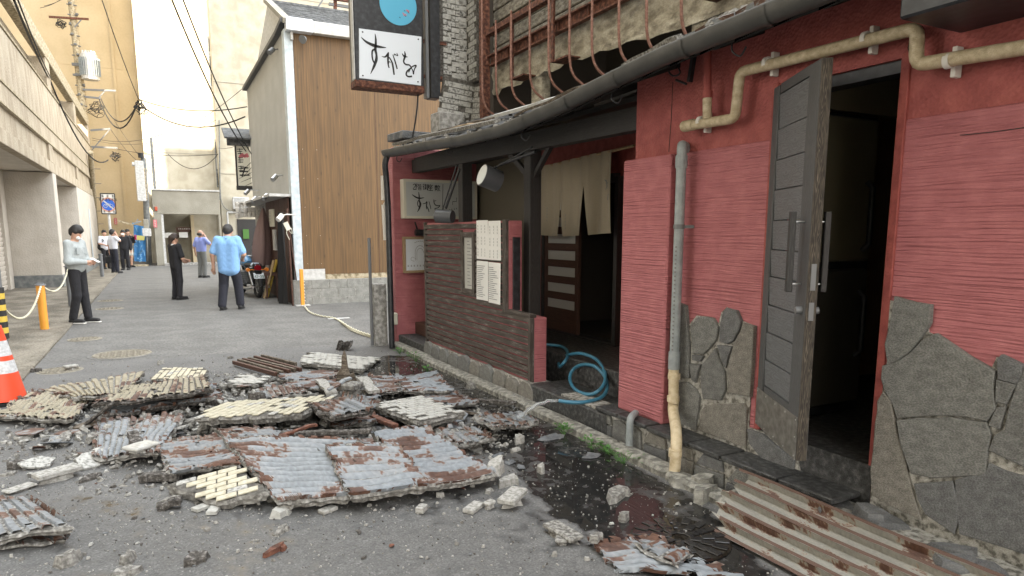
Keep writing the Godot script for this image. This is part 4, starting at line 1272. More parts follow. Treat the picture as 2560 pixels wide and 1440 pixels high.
# ---------------------------------------------------------------- entrance with slatted screen
func put_strokes(list: Array, z: float, mat: Material, parent: Node3D, called: String) -> void:
	var b := MB.new()
	for s in list:
		var p := smooth_curve(s[0], 4)
		var w := []
		for i in p.size():
			var f: float = float(i) / (p.size() - 1) * (s[1].size() - 1)
			var k := mini(int(f), s[1].size() - 2)
			w.append(lerpf(s[1][k], s[1][k + 1], f - k))
		b.stroke(p, w, Transform3D(Basis(), Vector3(0, 0, z)))
	part(b, called, mat, parent)

# small invented-looking rows of character marks from simple strokes
func glyph_row(b: MB, xf: Transform3D, at: Vector2, size: float, n: int, gap: float, r: RandomNumberGenerator, down := false) -> void:
	for k in n:
		var c := at + (Vector2(0, -1) if down else Vector2(1, 0)) * gap * k
		for s in 3:
			var y := c.y + size * (0.35 - 0.35 * s)
			b.stroke([Vector2(c.x - size * r.randf_range(0.3, 0.5), y), Vector2(c.x + size * r.randf_range(0.3, 0.5), y + size * 0.04)], [size * 0.13, size * 0.13], xf)
		b.stroke([Vector2(c.x - size * r.randf_range(-0.1, 0.25), c.y + size * 0.5), Vector2(c.x - size * r.randf_range(-0.1, 0.3), c.y - size * 0.5)], [size * 0.14, size * 0.12], xf)
		if r.randf() < 0.6: b.stroke([Vector2(c.x + size * 0.1, c.y + size * 0.1), Vector2(c.x + size * 0.45, c.y - size * 0.5)], [size * 0.12, size * 0.08], xf)

func build_entrance() -> void:
	var b := MB.new()
	# end wall facing the road with the lit signs, and the red back wall
	b.span(Vector3(2.98, 0.0, -9.55), Vector3(5.0, 2.75, -9.30), 0.008)
	part(b, "end_wall", M.red_comb, shop)
	b = MB.new()
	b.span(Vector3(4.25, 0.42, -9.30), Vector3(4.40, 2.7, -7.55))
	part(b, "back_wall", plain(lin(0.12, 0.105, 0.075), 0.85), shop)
	b = MB.new()
	b.span(Vector3(4.24, 0.42, -7.55), Vector3(4.40, 2.7, -7.22), 0.004)
	b.span(Vector3(4.24, 2.15, -7.22), Vector3(4.40, 2.7, -5.70))
	b.span(Vector3(4.24, 0.42, -5.70), Vector3(4.40, 2.7, -4.1))
	b.span(Vector3(3.30, 0.40, -4.20), Vector3(4.24, 2.7, -4.05))
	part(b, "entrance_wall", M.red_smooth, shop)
	b = MB.new()
	b.span(Vector3(3.30, 2.58, -9.3), Vector3(4.4, 2.62, -4.1))
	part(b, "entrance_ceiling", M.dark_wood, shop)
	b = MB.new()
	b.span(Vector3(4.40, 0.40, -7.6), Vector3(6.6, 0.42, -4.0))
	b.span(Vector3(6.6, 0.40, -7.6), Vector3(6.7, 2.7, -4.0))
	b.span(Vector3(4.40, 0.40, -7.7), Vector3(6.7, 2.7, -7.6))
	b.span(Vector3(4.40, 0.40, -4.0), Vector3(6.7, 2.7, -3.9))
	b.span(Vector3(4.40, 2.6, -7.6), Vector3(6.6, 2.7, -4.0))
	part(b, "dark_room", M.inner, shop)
	# floor and steps
	b = MB.new()
	b.span(Vector3(3.42, 0.0, -9.3), Vector3(4.40, 0.42, -4.05), 0.008)
	part(b, "porch_floor", M.dark_stone, shop)
	b = MB.new()
	b.span(Vector3(3.0, 0.0, -5.44), Vector3(3.42, 0.20, -4.20), 0.012)
	part(b, "step", M.dark_stone, shop)
	b = MB.new()
	b.span(Vector3(3.0, 0.0, -9.28), Vector3(3.42, 0.15, -8.26), 0.01)
	part(b, "step", M.dark_stone, shop)
	b = MB.new()
	b.span(Vector3(3.25, 0.15, -9.28), Vector3(3.42, 0.32, -8.26), 0.01)
	part(b, "step", M.brown_wood, shop)
	# posts
	for q in [[-5.97, 3.335], [-7.62, 3.335]]:
		b = MB.new()
		b.span(Vector3(q[1] - 0.065, 0.1, q[0] - 0.065), Vector3(q[1] + 0.065, 2.44, q[0] + 0.065), 0.006)
		part(b, "post", M.dark_wood, shop)
	b = MB.new()
	b.bar(Vector3(3.335, 2.1, -5.97), Vector3(3.30, 2.40, -5.55), 0.04, 0.05)
	b.bar(Vector3(3.335, 2.1, -5.97), Vector3(3.30, 2.40, -6.39), 0.04, 0.05)
	part(b, "brace", M.dark_wood, shop)
	# sliding door with frosted panes
	var door := Node3D.new()
	door.name = "sliding_door"
	shop.add_child(door)
	door.position = Vector3(4.2, 0.44, -6.8) - shop.position
	b = MB.new()
	for z in [-7.15, -6.47]: b.span(Vector3(4.18, 0.44, z - 0.03), Vector3(4.225, 2.1, z + 0.03), 0.004)
	b.span(Vector3(4.182, 0.44, -7.12), Vector3(4.222, 0.66, -6.50))
	var ys := [0.66, 0.85, 1.04, 1.23, 1.42, 1.61, 1.80, 1.99]
	for y in ys: b.span(Vector3(4.183, y - 0.035, -7.12), Vector3(4.221, y + 0.05, -6.50))
	part(b, "door_frame", M.brown_wood, door)
	for k in ys.size() - 1:
		b = MB.new()
		b.span(Vector3(4.198, ys[k] + 0.05, -7.12), Vector3(4.206, ys[k + 1] - 0.035, -6.50))
		part(b, "pane", M.frosted, door)
	b = MB.new()
	b.span(Vector3(4.17, 0.42, -7.24), Vector3(4.25, 0.445, -5.70))
	b.span(Vector3(4.17, 0.445, -7.24), Vector3(4.25, 2.16, -7.19))
	b.span(Vector3(4.17, 0.445, -5.76), Vector3(4.25, 2.16, -5.70))
	b.span(Vector3(4.17, 2.10, -7.19), Vector3(4.25, 2.19, -5.76))
	part(b, "entrance_frame", M.dark_wood, shop)
	# split curtain on a rod
	var cx := 4.05
	var nl := Vector3(4.05, 2.348, -7.074)
	var nr := Vector3(4.05, 2.402, -5.633)
	var n := thing("split_curtain", "beige cloth split curtain with brush writing over the entrance door", "curtain", Vector3(cx, 1.55, (nl.z + nr.z) * 0.5))
	b = MB.new()
	var r0 := Vector3(cx, 2.33, -7.25)
	var r1 := Vector3(cx, 2.40, -5.30)
	b.tube([r0, r1], 0.014, 8)
	part(b, "rod", M.pale_wood, n)
	var splits := [[nl.z, nl.z + 0.50], [nl.z + 0.50, nl.z + 0.965], [nl.z + 0.965, nr.z]]
	for k in 3:
		b = MB.new()
		var rows := []
		for i in 30:
			var w := i / 29.0
			var row := []
			for j in 26:
				var s := j / 25.0
				var z0: float = lerpf(splits[k][0], splits[k][1], s)
				var pull := maxf(0.0, w - 0.35)
				z0 += pull * ([(-0.02 - 0.10 * s), (0.10 - 0.20 * s), (0.10 - 0.06 * s)][k])
				var fold := sin(z0 * 34.0) * 0.010 * (1.0 - w * 0.4) + sin(z0 * 13.0 + w * 1.5 + k) * 0.016 * (0.3 + w)
				var yt := lerpf(r0.y, r1.y, (z0 - r0.z) / (r1.z - r0.z)) + 0.012
				row.append(Vector3(cx - 0.016 + fold, lerpf(yt, 1.56 + 0.03 * s * float(k == 2) + sin(z0 * 5.0) * 0.008, w), z0))
			rows.append(row)
		b.surf(rows, 0.5, 0.8, Vector3(-1, 0, 0))
		part(b, "cloth_panel", M.linen, n)
	b = MB.new()
	var cf := Transform3D(Basis(Vector3(0, 0, 1), Vector3.UP, Vector3(-1, 0, 0)), Vector3(cx - 0.05, 0, 0))
	var S := p2([-5.694, 2.113, -5.638, 2.075, -5.666, 2.108, -5.65, 2.045, -5.676, 2.008, -5.628, 1.974, -5.639, 1.913, -5.606, 1.942])
	b.stroke([S[0], S[1]], [0.012, 0.008], cf)
	b.stroke([S[2], S[3], S[4]], [0.014, 0.016, 0.004], cf)
	b.stroke([S[5], S[6]], [0.010, 0.010], cf)
	var gr := RandomNumberGenerator.new()
	gr.seed = 5
	for q in p2([-6.816, 1.871, -6.418, 1.781]): glyph_row(b, cf, q, 0.022, 5, 0.035, gr, true)
	part(b, "brush_writing", M.faint_ink, n)
	# calendar slip on the wall behind the rod
	b = MB.new()
	b.span(Vector3(4.222, 2.02, -5.46), Vector3(4.232, 2.42, -5.32))
	var cal := solo(b, "wall_calendar", M.paper, "narrow white printed slip hanging beside the curtain rod", "poster", "", Vector3(4.227, 2.02, -5.39))
	b = MB.new()
	glyph_row(b, Transform3D(Basis(Vector3(0, 0, 1), Vector3.UP, Vector3(-1, 0, 0)), Vector3(4.222, 0, 0)), Vector2(-5.39, 2.37), 0.06, 3, 0.08, gr, true)
	part(b, "print", M.pink_print, cal)
	# ---- slatted screen wall
	var sc := thing("slatted_screen", "stucco screen wall faced with worn dark horizontal slats", "wall", Vector3(3.13, 0, -6.9))
	b = MB.new()
	b.span(Vector3(3.06, 0.19, -8.22), Vector3(3.21, 0.81, -5.46), 0.006)
	b.span(Vector3(3.061, 0.805, -8.22), Vector3(3.209, 1.71, -5.95), 0.006)
	part(b, "core_wall", M.red_comb, sc)
	var y := 0.225
	var k := 0
	while y < 1.70:
		var z1 := -5.50 if y < 0.79 else -6.03
		var cuts := [[-8.20, z1]]
		if y > 0.93 and y < 1.58: cuts = [[-8.20, -7.06], [-6.70, z1]]
		for c in cuts:
			b = MB.new()
			b.uo = Vector2(rng.randf() * 9, rng.randf() * 9)
			b.box(Vector3(3.044 + rng.randf_range(-0.002, 0.002), y + 0.027, (c[0] + c[1]) * 0.5), Vector3(0.024, 0.052, c[1] - c[0]), Basis(Vector3.RIGHT, rng.randf_range(-0.0015, 0.0015)), 0.004)
			part(b, "slat", M.slat, sc)
		y += 0.0672
		k += 1
	for q in [[0.19, -8.245, 3.075, 1.72, -8.20], [0.81, -6.03, 3.075, 1.72, -5.955], [0.20, -5.50, 3.075, 0.811, -5.455], [0.812, -5.955, 3.10, 0.845, -5.46]]:
		b = MB.new()
		b.span(Vector3(3.028, q[0], q[1]), Vector3(q[2], q[3], q[4]), 0.004)
		part(b, "trim", M.slat, sc)
	b = MB.new()
	b.span(Vector3(3.10, 0.83, -5.95), Vector3(3.18, 1.55, -5.93), 0.004)
	part(b, "dark_panel", M.black_metal, sc)
	# menu case in the screen
	b = MB.new()
	b.span(Vector3(3.02, 0.93, -7.06), Vector3(3.055, 1.60, -7.0), 0.004)
	b.span(Vector3(3.02, 0.93, -6.75), Vector3(3.055, 1.60, -6.69), 0.004)
	b.span(Vector3(3.02, 1.54, -7.0), Vector3(3.055, 1.60, -6.75), 0.004)
	b.span(Vector3(3.02, 0.93, -7.0), Vector3(3.055, 0.98, -6.75), 0.004)
	part(b, "menu_case_frame", M.slat, sc)
	b = MB.new()
	b.span(Vector3(3.046, 0.98, -7.0), Vector3(3.05, 1.54, -6.75))
	part(b, "menu_sheet", M.frosted, sc)
	var wf := Transform3D(Basis(Vector3(0, 0, 1), Vector3.UP, Vector3(-1, 0, 0)), Vector3(3.045, 0, 0))
	b = MB.new()
	for i in 14: b.stroke([Vector2(-6.92, 1.50 - i * 0.037), Vector2(-6.92 + rng.randf_range(0.06, 0.13), 1.50 - i * 0.037)], [0.008, 0.008], wf)
	part(b, "menu_print", M.faint_ink, sc)
	# four sheets of paper pinned on the screen
	var sheets := [[-6.62, -6.34, 1.32, 1.72], [-6.33, -6.05, 1.32, 1.71], [-6.62, -6.34, 0.89, 1.30], [-6.33, -6.05, 0.88, 1.295]]
	var names := ["upper left handwritten paper sheet pinned on the slatted screen", "upper right handwritten paper sheet pinned on the slatted screen", "lower left printed paper sheet pinned on the slatted screen", "lower right printed paper sheet pinned on the slatted screen"]
	for i in 4:
		var s = sheets[i]
		b = MB.new()
		var rows := []
		for a in 6:
			var row := []
			for c in 6: row.append(Vector3(3.022 - 0.006 * sin(c * 0.9 + i) * (a / 5.0), lerpf(s[3], s[2], a / 5.0), lerpf(s[0], s[1], c / 5.0)))
			rows.append(row)
		b.surf(rows, 0.3, 0.4, Vector3(-1, 0, 0))
		var p := solo(b, "paper_sheet", M.paper, names[i], "paper", "papers pinned on the screen", Vector3(3.02, s[2], (s[0] + s[1]) * 0.5))
		b = MB.new()
		wf.origin.x = 3.012
		if i < 2:
			for c in 3:
				for a in 3: glyph_row(b, wf, Vector2(s[1] - 0.05 - c * 0.085, s[3] - 0.06 - a * 0.12), 0.022, 3, 0.03, gr, true)
		else:
			for a in 17: b.stroke([Vector2(s[0] + 0.03, s[3] - 0.05 - a * 0.02), Vector2(s[0] + rng.randf_range(0.12, 0.25), s[3] - 0.05 - a * 0.02)], [0.006, 0.006], wf)
		part(b, "writing", M.faint_ink, p)
	# rounded facing stones below the screen
	b = MB.new()
	b.span(Vector3(3.03, 0.0, -8.26), Vector3(3.24, 0.20, -5.43), 0.004)
	var base := part(b, "screen_base", M.mortar, sc)
	var z := -8.24
	while z < -5.5:
		var l := rng.randf_range(0.26, 0.34)
		var h := rng.randf_range(0.19, 0.235)
		var pts := []
		for i in 9:
			var a := PI * i / 8.0
			pts.append(Vector2(z + l * 0.5 - cos(a) * (l * 0.5 - 0.012), 0.10 + sin(a) * (h - 0.10)))
		pts.append(Vector2(z + l - 0.02, 0.0))
		pts.append(Vector2(z + 0.02, 0.0))
		stone(base, pts, 2.995, 0.05, [0, 1, 2, 0][int(rng.randf() * 4) % 4])
		z += l
	# ---- lit sign box on the end wall
	var sz := -9.15
	var A := p2([3.081, 2.321, 4.188, 2.314, 4.184, 1.773, 3.079, 1.791])
	var sg := thing("wall_sign", "white framed sign box with brush lettering on the red end wall", "sign", Vector3(A[0].x, A[3].y, -9.3))
	var x0: float = A[0].x
	var x1: float = A[1].x
	var y0: float = A[3].y - 0.005
	var y1: float = A[0].y
	b = MB.new()
	b.span(Vector3(x0, y0, -9.30), Vector3(x1, y1, sz - 0.008), 0.006)
	for q in [[x0, y0, x1, y0 + 0.035], [x0, y1 - 0.035, x1, y1], [x0, y0 + 0.035, x0 + 0.035, y1 - 0.035], [x1 - 0.035, y0 + 0.035, x1, y1 - 0.035]]:
		b.span(Vector3(q[0], q[1], sz - 0.008), Vector3(q[2], q[3], sz + 0.008))
	part(b, "case", M.sign_cream, sg)
	b = MB.new()
	b.span(Vector3(x0 + 0.035, y0 + 0.035, sz - 0.008), Vector3(x1 - 0.035, y1 - 0.035, sz - 0.002))
	part(b, "face", M.sign_grey, sg)
	b = MB.new()
	var gx := Transform3D(Basis(), Vector3(0, 0, sz))
	var tx := p2([3.241, 2.22, 3.3, 2.222, 3.404, 2.223, 3.474, 2.215, 3.577, 2.211])
	# the numeral
	var c2: Vector2 = tx[0]
	b.stroke(smooth_curve([c2 + Vector2(-0.022, 0.02), c2 + Vector2(0.0, 0.036), c2 + Vector2(0.018, 0.02), c2 + Vector2(-0.022, -0.034), c2 + Vector2(0.024, -0.034)], 4), [0.006, 0.008, 0.009, 0.01, 0.01, 0.01, 0.01, 0.01, 0.009, 0.009, 0.008, 0.008, 0.009, 0.01, 0.01, 0.01, 0.01], gx)
	var kanji := [
		[[0.5,9,3,9,1.8,6.5,3,5,1.5,4],[0.8,9,0.8,0],[4.5,9,4.5,5.5,6,6],[4.5,7.5,6,7.5],[7.2,9,7.2,5.6,9.5,5.6,9.5,6.4],[9.3,8.2,7.2,7.3],[6.8,5,6.2,4.2],[5,4,5,0,9,0,9,4,5,4],[5,2,9,2]],
		[[2.2,9.5,0.3,7.5],[2.4,7,0.3,4.6],[1.6,5.6,1.6,0],[4.2,9.5,3.4,7.6],[3.8,8.2,6.6,8.2],[3.2,6.2,6.8,6.2],[5,8.2,5,1.6],[5,4,6.6,4],[3.8,4.4,3.8,1.4],[3,1,6.8,2],[7.6,8.6,9.6,8.6,9.6,3.4,8.8,3.4],[7.6,8.6,7.6,0]],
		[[5,10,5,8.8],[0.8,8.6,9.6,8.6],[1,8.6,1,3,0.2,0.2],[3.4,7.4,2.2,4.8],[3.2,6.4,4.4,5],[7,7.4,5.8,4.8],[6.8,6.4,8.4,5],[5.2,7.6,5.2,0.4],[2.6,3.2,8,3.2],[1.6,0.4,9.4,0.4]],
		[[0.4,8.4,5.6,8.4],[3,9.8,3,4.2],[1,7.4,1,4.4],[5,7.4,5,4.4],[1,7.4,5,7.4],[1,6,5,6],[0.4,3.6,5.6,3.6],[2.2,3.6,1,0.2],[2.2,2.6,4.8,2.6,4.4,0.4],[7,9.8,6,6.6],[6.6,8,9.8,8],[9,8,7.8,3.4,5.8,0.2],[6.6,6,8,2.6,9.8,0.2]],
	]
	for i in 4:
		for st in kanji[i]:
			var pp := []
			var ww := []
			for v in p2(st):
				pp.append(tx[i + 1] + (v - Vector2(5, 5)) * 0.0088)
				ww.append(0.0085)
			b.stroke(pp, ww, gx)
	var dv := p2([3.663, 2.268, 3.648, 1.837, 3.806, 1.984, 3.807, 2.03, 3.867, 2.031, 3.867, 2.085])
	b.stroke([dv[0], dv[1]], [0.008, 0.008], gx)
	b.stroke([dv[2], dv[3], dv[4], dv[5]], [0.007, 0.009, 0.009, 0.007], gx)
	var q4 := p2([3.759, 1.911, 3.792, 1.919, 3.832, 1.924, 3.865, 1.932, 4.094, 1.867])
	for i in 4: glyph_row(b, gx, q4[i], 0.022, 1, 0.1, gr)
	part(b, "lettering", M.ink, sg)
	put_strokes([
		[p2([3.203, 2.112, 3.253, 2.08, 3.309, 2.064, 3.379, 2.074]), [0.008, 0.02, 0.022, 0.006]],
		[p2([3.3, 2.149, 3.306, 2.081, 3.305, 2.034, 3.321, 1.987, 3.302, 1.922, 3.273, 1.875]), [0.008, 0.02, 0.018, 0.03, 0.022, 0.003]],
		[p2([3.305, 2.039, 3.284, 2.016, 3.283, 1.969, 3.305, 1.94]), [0.012, 0.012, 0.012, 0.01]],
		[p2([3.354, 1.988, 3.403, 2.001, 3.419, 2.019, 3.409, 1.941, 3.417, 1.915]), [0.006, 0.014, 0.016, 0.014, 0.010]],
		[p2([3.403, 1.977, 3.433, 1.924, 3.447, 1.88]), [0.010, 0.014, 0.012]],
		[p2([3.448, 2.025, 3.469, 1.954, 3.476, 1.919]), [0.008, 0.012, 0.010]],
		[p2([3.522, 2.053, 3.526, 2.003, 3.547, 1.975, 3.583, 1.966, 3.611, 1.969, 3.582, 1.938, 3.537, 1.926, 3.543, 1.902]), [0.010, 0.014, 0.014, 0.012, 0.014, 0.01, 0.014, 0.008]],
		[p2([3.513, 2.027, 3.558, 2.037]), [0.006, 0.010]],
	], sz, M.ink, sg, "brush_lettering")
	# framed white sign below
	var B := p2([3.091, 1.534, 3.642, 1.543, 3.078, 1.025])
	sg = thing("wall_sign", "square white sign with a line drawing in a pale wooden frame", "sign", Vector3(B[0].x, B[2].y, -9.3))
	x0 = B[0].x
	x1 = x0 + 0.50
	y0 = B[2].y
	y1 = B[0].y
	b = MB.new()
	b.span(Vector3(x0 + 0.03, y0 + 0.03, -9.30), Vector3(x1 - 0.03, y1 - 0.03, -9.255))
	part(b, "face", M.sign_white, sg)
	b = MB.new()
	for q in [[x0, y0, x1, y0 + 0.035], [x0, y1 - 0.035, x1, y1], [x0, y0 + 0.035, x0 + 0.035, y1 - 0.035], [x1 - 0.035, y0 + 0.035, x1, y1 - 0.035]]:
		b.span(Vector3(q[0], q[1], -9.30), Vector3(q[2], q[3], -9.235), 0.004)
	part(b, "frame", M.pale_wood, sg)
	b = MB.new()
	var gz := Transform3D(Basis(), Vector3(0, 0, -9.253))
	for arc in [[0.0, 0.075, 0.10], [0.0, 0.05, 0.06]]:
		var pp := []
		var ww := []
		for i in 13:
			var a := PI * i / 12.0
			pp.append(Vector2(x0 + 0.25 + cos(a) * arc[1], (y0 + y1) * 0.5 + 0.03 + sin(a) * arc[2]))
			ww.append(0.005)
		pp.append(Vector2(x0 + 0.25 - arc[1], (y0 + y1) * 0.5 - 0.08))
		ww.append(0.004)
		b.stroke(pp, ww, gz)
	for s in [-1.0, 1.0]:
		b.stroke(smooth_curve([Vector2(x0 + 0.25 + s * 0.06, (y0 + y1) * 0.5 - 0.06), Vector2(x0 + 0.25 + s * 0.12, (y0 + y1) * 0.5 - 0.03), Vector2(x0 + 0.25 + s * 0.14, (y0 + y1) * 0.5 - 0.07), Vector2(x0 + 0.25 + s * 0.09, (y0 + y1) * 0.5 - 0.09)], 3), [0.004, 0.004, 0.004, 0.004, 0.004, 0.004, 0.004, 0.004, 0.004, 0.004], gz)
	glyph_row(b, gz, Vector2(x0 + 0.07, y0 + 0.10), 0.026, 9, 0.045, gr)
	for i in 7: b.stroke([Vector2(x0 + 0.17 + i * 0.026, y1 - 0.085 + 0.02 * sin(i * 0.52)), Vector2(x0 + 0.185 + i * 0.026, y1 - 0.08 + 0.02 * sin(i * 0.52))], [0.008, 0.008], gz)
	part(b, "drawing", M.faint_ink, sg)
	# small dark downlight above it
	b = MB.new()
	b.tube([Vector3(x0 + 0.16, y1 + 0.06, -9.18), Vector3(x0 + 0.40, y1 + 0.05, -9.18)], 0.045, 12)
	b.tube([Vector3(x0 + 0.20, y1 + 0.09, -9.20), Vector3(x0 + 0.20, y1 + 0.20, -9.30)], 0.012, 8)
	solo(b, "wall_lamp", M.black_metal, "small dark tube lamp above the framed white sign", "lamp", "", Vector3(x0 + 0.2, y1 + 0.2, -9.3))
	# ---- two spotlights on arms below the eave
	spot(Vector3(2.98, 2.076, -5.993), Vector3(2.8, 2.137, -5.997), 0.105, Vector3(2.92, 2.207, -5.94), Vector3(3.02, 2.342, -5.42), "large grey spotlight on an arm pointing at the slatted screen")
	spot(Vector3(2.98, 1.768, -7.162), Vector3(2.85, 1.779, -7.319), 0.075, Vector3(2.92, 1.842, -7.322), Vector3(3.02, 2.334, -7.124), "smaller grey spotlight hanging before the lettered sign box")
	# ---- corner downpipe and meter things at the far end
	b = MB.new()
	b.tube(smooth_curve([Vector3(2.79, 2.60, -8.9), Vector3(2.76, 2.48, -8.92), Vector3(2.78, 2.30, -8.95), Vector3(2.80, 1.9, -8.97)], 4) + [Vector3(2.80, 0.02, -8.97)], 0.040, 12)
	part(b, "corner_downpipe", M.black_metal, shop)
	b = MB.new()
	b.span(Vector3(2.66, 0.0, -9.46), Vector3(2.84, 0.88, -9.28), 0.008)
	solo(b, "concrete_post", M.concrete, "short square concrete post behind the black corner downpipe", "post", "", Vector3(2.75, 0, -9.37))
	b = MB.new()
	b.tube([Vector3(2.62, 0.02, -9.30), Vector3(2.62, 1.52, -9.30)], 0.022, 10)
	solo(b, "steel_pole", M.grey_metal, "thin galvanised pole beside the black corner downpipe", "pole", "", Vector3(2.62, 0, -9.3))
	b = MB.new()
	b.tube([Vector3(2.828, 2.032, -9.2), Vector3(2.832, 2.353, -9.2)], 0.05, 12)
	b.tube([Vector3(2.83, 1.491, -9.2), Vector3(2.815, 1.968, -9.2)], 0.035, 12)
	b.tube(smooth_curve([Vector3(2.828, 2.005, -9.2), Vector3(2.803, 1.924, -9.2), Vector3(2.863, 1.816, -9.15), Vector3(2.87, 1.273, -9.15), Vector3(2.84, 0.609, -9.15)], 4), 0.008, 6)
	solo(b, "cable_junction", M.white_clip, "pale cable sleeves strapped to the corner downpipe", "cable", "", Vector3(2.83, 1.491, -9.2))
	b = MB.new()
	b.box(Vector3(2.914, 0.389, -9.22), Vector3(0.10, 0.17, 0.10), Basis(), 0.012)
	solo(b, "outdoor_socket", M.sign_cream, "small cream cover box low on the corner of the red wall", "box", "", Vector3(2.912, 0.287, -9.22))

func spot(back: Vector3, front: Vector3, r: float, neck: Vector3, mount: Vector3, label: String) -> void:
	var t := thing("spotlight", label, "lamp", mount, "spotlights under the eave")
	var d := (front - back).normalized()
	var b := MB.new()
	b.tube([back, back + d * 0.01, front], [r * 0.9, r, r], 20)
	part(b, "lamp_housing", M.lamp_grey, t)
	b = MB.new()
	b.tube([front + d * 0.001, front + d * 0.004], r * 0.93, 20)
	part(b, "lens", M.sign_grey, t)
	b = MB.new()
	b.tube([neck, mount], 0.009, 8)
	b.tube([neck + Vector3(0.02, 0.02, 0.05), mount + Vector3(0.02, -0.04, 0.03)], 0.016, 8)
	b.tube([neck, (back + front) * 0.5 + Vector3(0, r * 0.8, 0)], 0.014, 8)
	part(b, "arm", M.black_metal, t)

# ---------------------------------------------------------------- house clad in printed wood sheets
func wavy_wall(a: Vector3, b2: Vector3, h: float, pitch: float, amp: float, out: Vector3) -> MB:
	var b := MB.new()
	var n := int(a.distance_to(b2) / pitch * 4.0)
	var rows := [[], []]
	for i in n + 1:
		var p := a.lerp(b2, float(i) / n) + out * (amp if i % 4 in [1, 2] else 0.0)
		rows[0].append(p)
		rows[1].append(p + Vector3.UP * h)
	for i in n:
		b.quad(rows[0][i], rows[0][i + 1], rows[1][i + 1], rows[1][i], out)
	return b

func build_wooden_house() -> void:
	var hx := 2.74
	var hz := -15.6
	var t := thing("clad_house", "two-storey house with brown printed wood sheets and pale ribbed side", "building", Vector3(hx, 0, hz))
	var b := MB.new()
	b.quad(Vector3(hx + 0.14, 0.66, hz), Vector3(12.0, 0.66, hz), Vector3(12.0, 5.78, hz), Vector3(hx + 0.14, 5.78, hz), Vector3.BACK)
	# uv: u along the height for the printed grain to stand upright
	for i in b.t.size(): b.t[i] = Vector2(b.v[i].x, b.v[i].y)
	part(b, "wood_cladding", M.faux_wood, t)
	b = MB.new()
	for x in [hx + 0.141, 4.62, 6.5, 8.4]: b.span(Vector3(x, 0.66, hz), Vector3(x + 0.012, 5.78, hz + 0.004))
	part(b, "cladding_joint", M.brown_wood, t)
	b = MB.new()
	for i in 2:
		for j in 5: b.box(Vector3(hx + 0.25 + i * 0.30, 0.9 + j * 0.62, hz + 0.003), Vector3(0.008, 0.008, 0.006))
	part(b, "screw_heads", M.white_clip, t).set_meta("kind", "stuff")
	b = MB.new()
	b.span(Vector3(hx + 0.02, 0.0, -22.2), Vector3(12.0, 5.8, hz - 0.01))
	part(b, "body", M.concrete, t)
	# ribbed side
	b = wavy_wall(Vector3(hx, 2.42, -22.2), Vector3(hx, 2.42, hz - 0.02), 3.4, 0.075, 0.014, Vector3.LEFT)
	part(b, "ribbed_wall", M.corr_wall, t)
	b = MB.new()
	b.span(Vector3(hx - 0.035, 2.42, hz - 0.26), Vector3(hx, 5.82, hz + 0.02), 0.004)
	b.span(Vector3(hx - 0.035, 0.0, hz - 0.10), Vector3(hx + 0.145, 2.42, hz + 0.018), 0.004)
	b.span(Vector3(hx, 2.42, hz + 0.004), Vector3(hx + 0.14, 5.82, hz + 0.02), 0.004)
	part(b, "corner_trim", M.trim_blue, t)
	b = MB.new()
	b.bar(Vector3(hx - 0.05, 5.78, -22.3), Vector3(hx - 0.05, 5.86, hz - 0.55), 0.16, 0.09)
	b.bar(Vector3(hx - 0.05, 5.86, hz - 0.55), Vector3(hx - 0.02, 5.98, hz + 0.06), 0.16, 0.09)
	part(b, "side_eave", M.door_frame, t)
	# roof: slope towards the road with rows of shingles, gable on the left
	var eave := Vector3(hx + 0.0, 5.93, hz + 0.18)
	var ridge := Vector3(hx + 0.10, 7.12, -18.3)
	b = MB.new()
	b.quad(eave + Vector3(0.05, -0.02, 0), Vector3(12, eave.y - 0.02, eave.z), Vector3(12, ridge.y - 0.02, ridge.z), ridge + Vector3(0, -0.02, 0), Vector3(0, 1, 1))
	b.quad(ridge, Vector3(12, ridge.y, ridge.z), Vector3(12, 5.8, -21.5), Vector3(hx + 0.1, 5.8, -21.5), Vector3(0, 1, -1))
	var roof := part(b, "roof", M.shingle, t)
	var nrow := 18
	for k in nrow:
		b = MB.new()
		b.uo = Vector2(rng.randf() * 2, rng.randf() * 2)
		var a := eave.lerp(ridge, float(k) / nrow)
		var c := eave.lerp(ridge, (k + 1.25) / nrow)
		var rows := []
		for i in 2:
			var row := []
			for j in 30:
				var x := lerpf((a if i == 0 else c).x + 0.05, 12.0, j / 29.0)
				row.append(Vector3(x, (a.y + 0.030 if i == 0 else c.y + 0.008) + rng.randf_range(-0.004, 0.004), (a if i == 0 else c).z))
			rows.append(row)
		b.surf(rows, 9.0, 0.18, Vector3(0, 1, 1))
		var fr := []
		for j in 30: fr.append(rows[0][j] + Vector3(0, -0.028, -0.003))
		b.surf([rows[0], fr], 9.0, 0.03, Vector3(0, 0, 1))
		part(b, "shingle_row", M.shingle, roof)
	b = MB.new()
	b.bar(ridge + Vector3(0, 0.02, 0), Vector3(12, ridge.y + 0.02, ridge.z), 0.16, 0.05)
	part(b, "ridge_cap", M.shingle, roof)
	b = MB.new()
	b.span(Vector3(hx + 0.55, 5.76, hz + 0.02), Vector3(12, 6.0, hz + 0.20), 0.01)
	part(b, "fascia", M.white_paint, t)
	b = MB.new()
	b.span(Vector3(hx - 0.01, 5.76, hz - 0.02), Vector3(hx + 0.545, 6.02, hz + 0.215), 0.01)
	part(b, "fascia_end", M.sign_white, t)
	b = MB.new()
	var gx := Transform3D(Basis(Vector3(0, 0, 1), Vector3.UP, Vector3(-1, 0, 0)), Vector3(hx + 0.09, 0, 0))
	b.prism([Vector2(hz + 0.1, 5.95), Vector2(-18.3, 7.08), Vector2(-21.4, 5.85), Vector2(-21.4, 5.6), Vector2(hz + 0.1, 5.6)], gx, 0.05)
	part(b, "gable_wall", M.white_paint, t)
	b = MB.new()
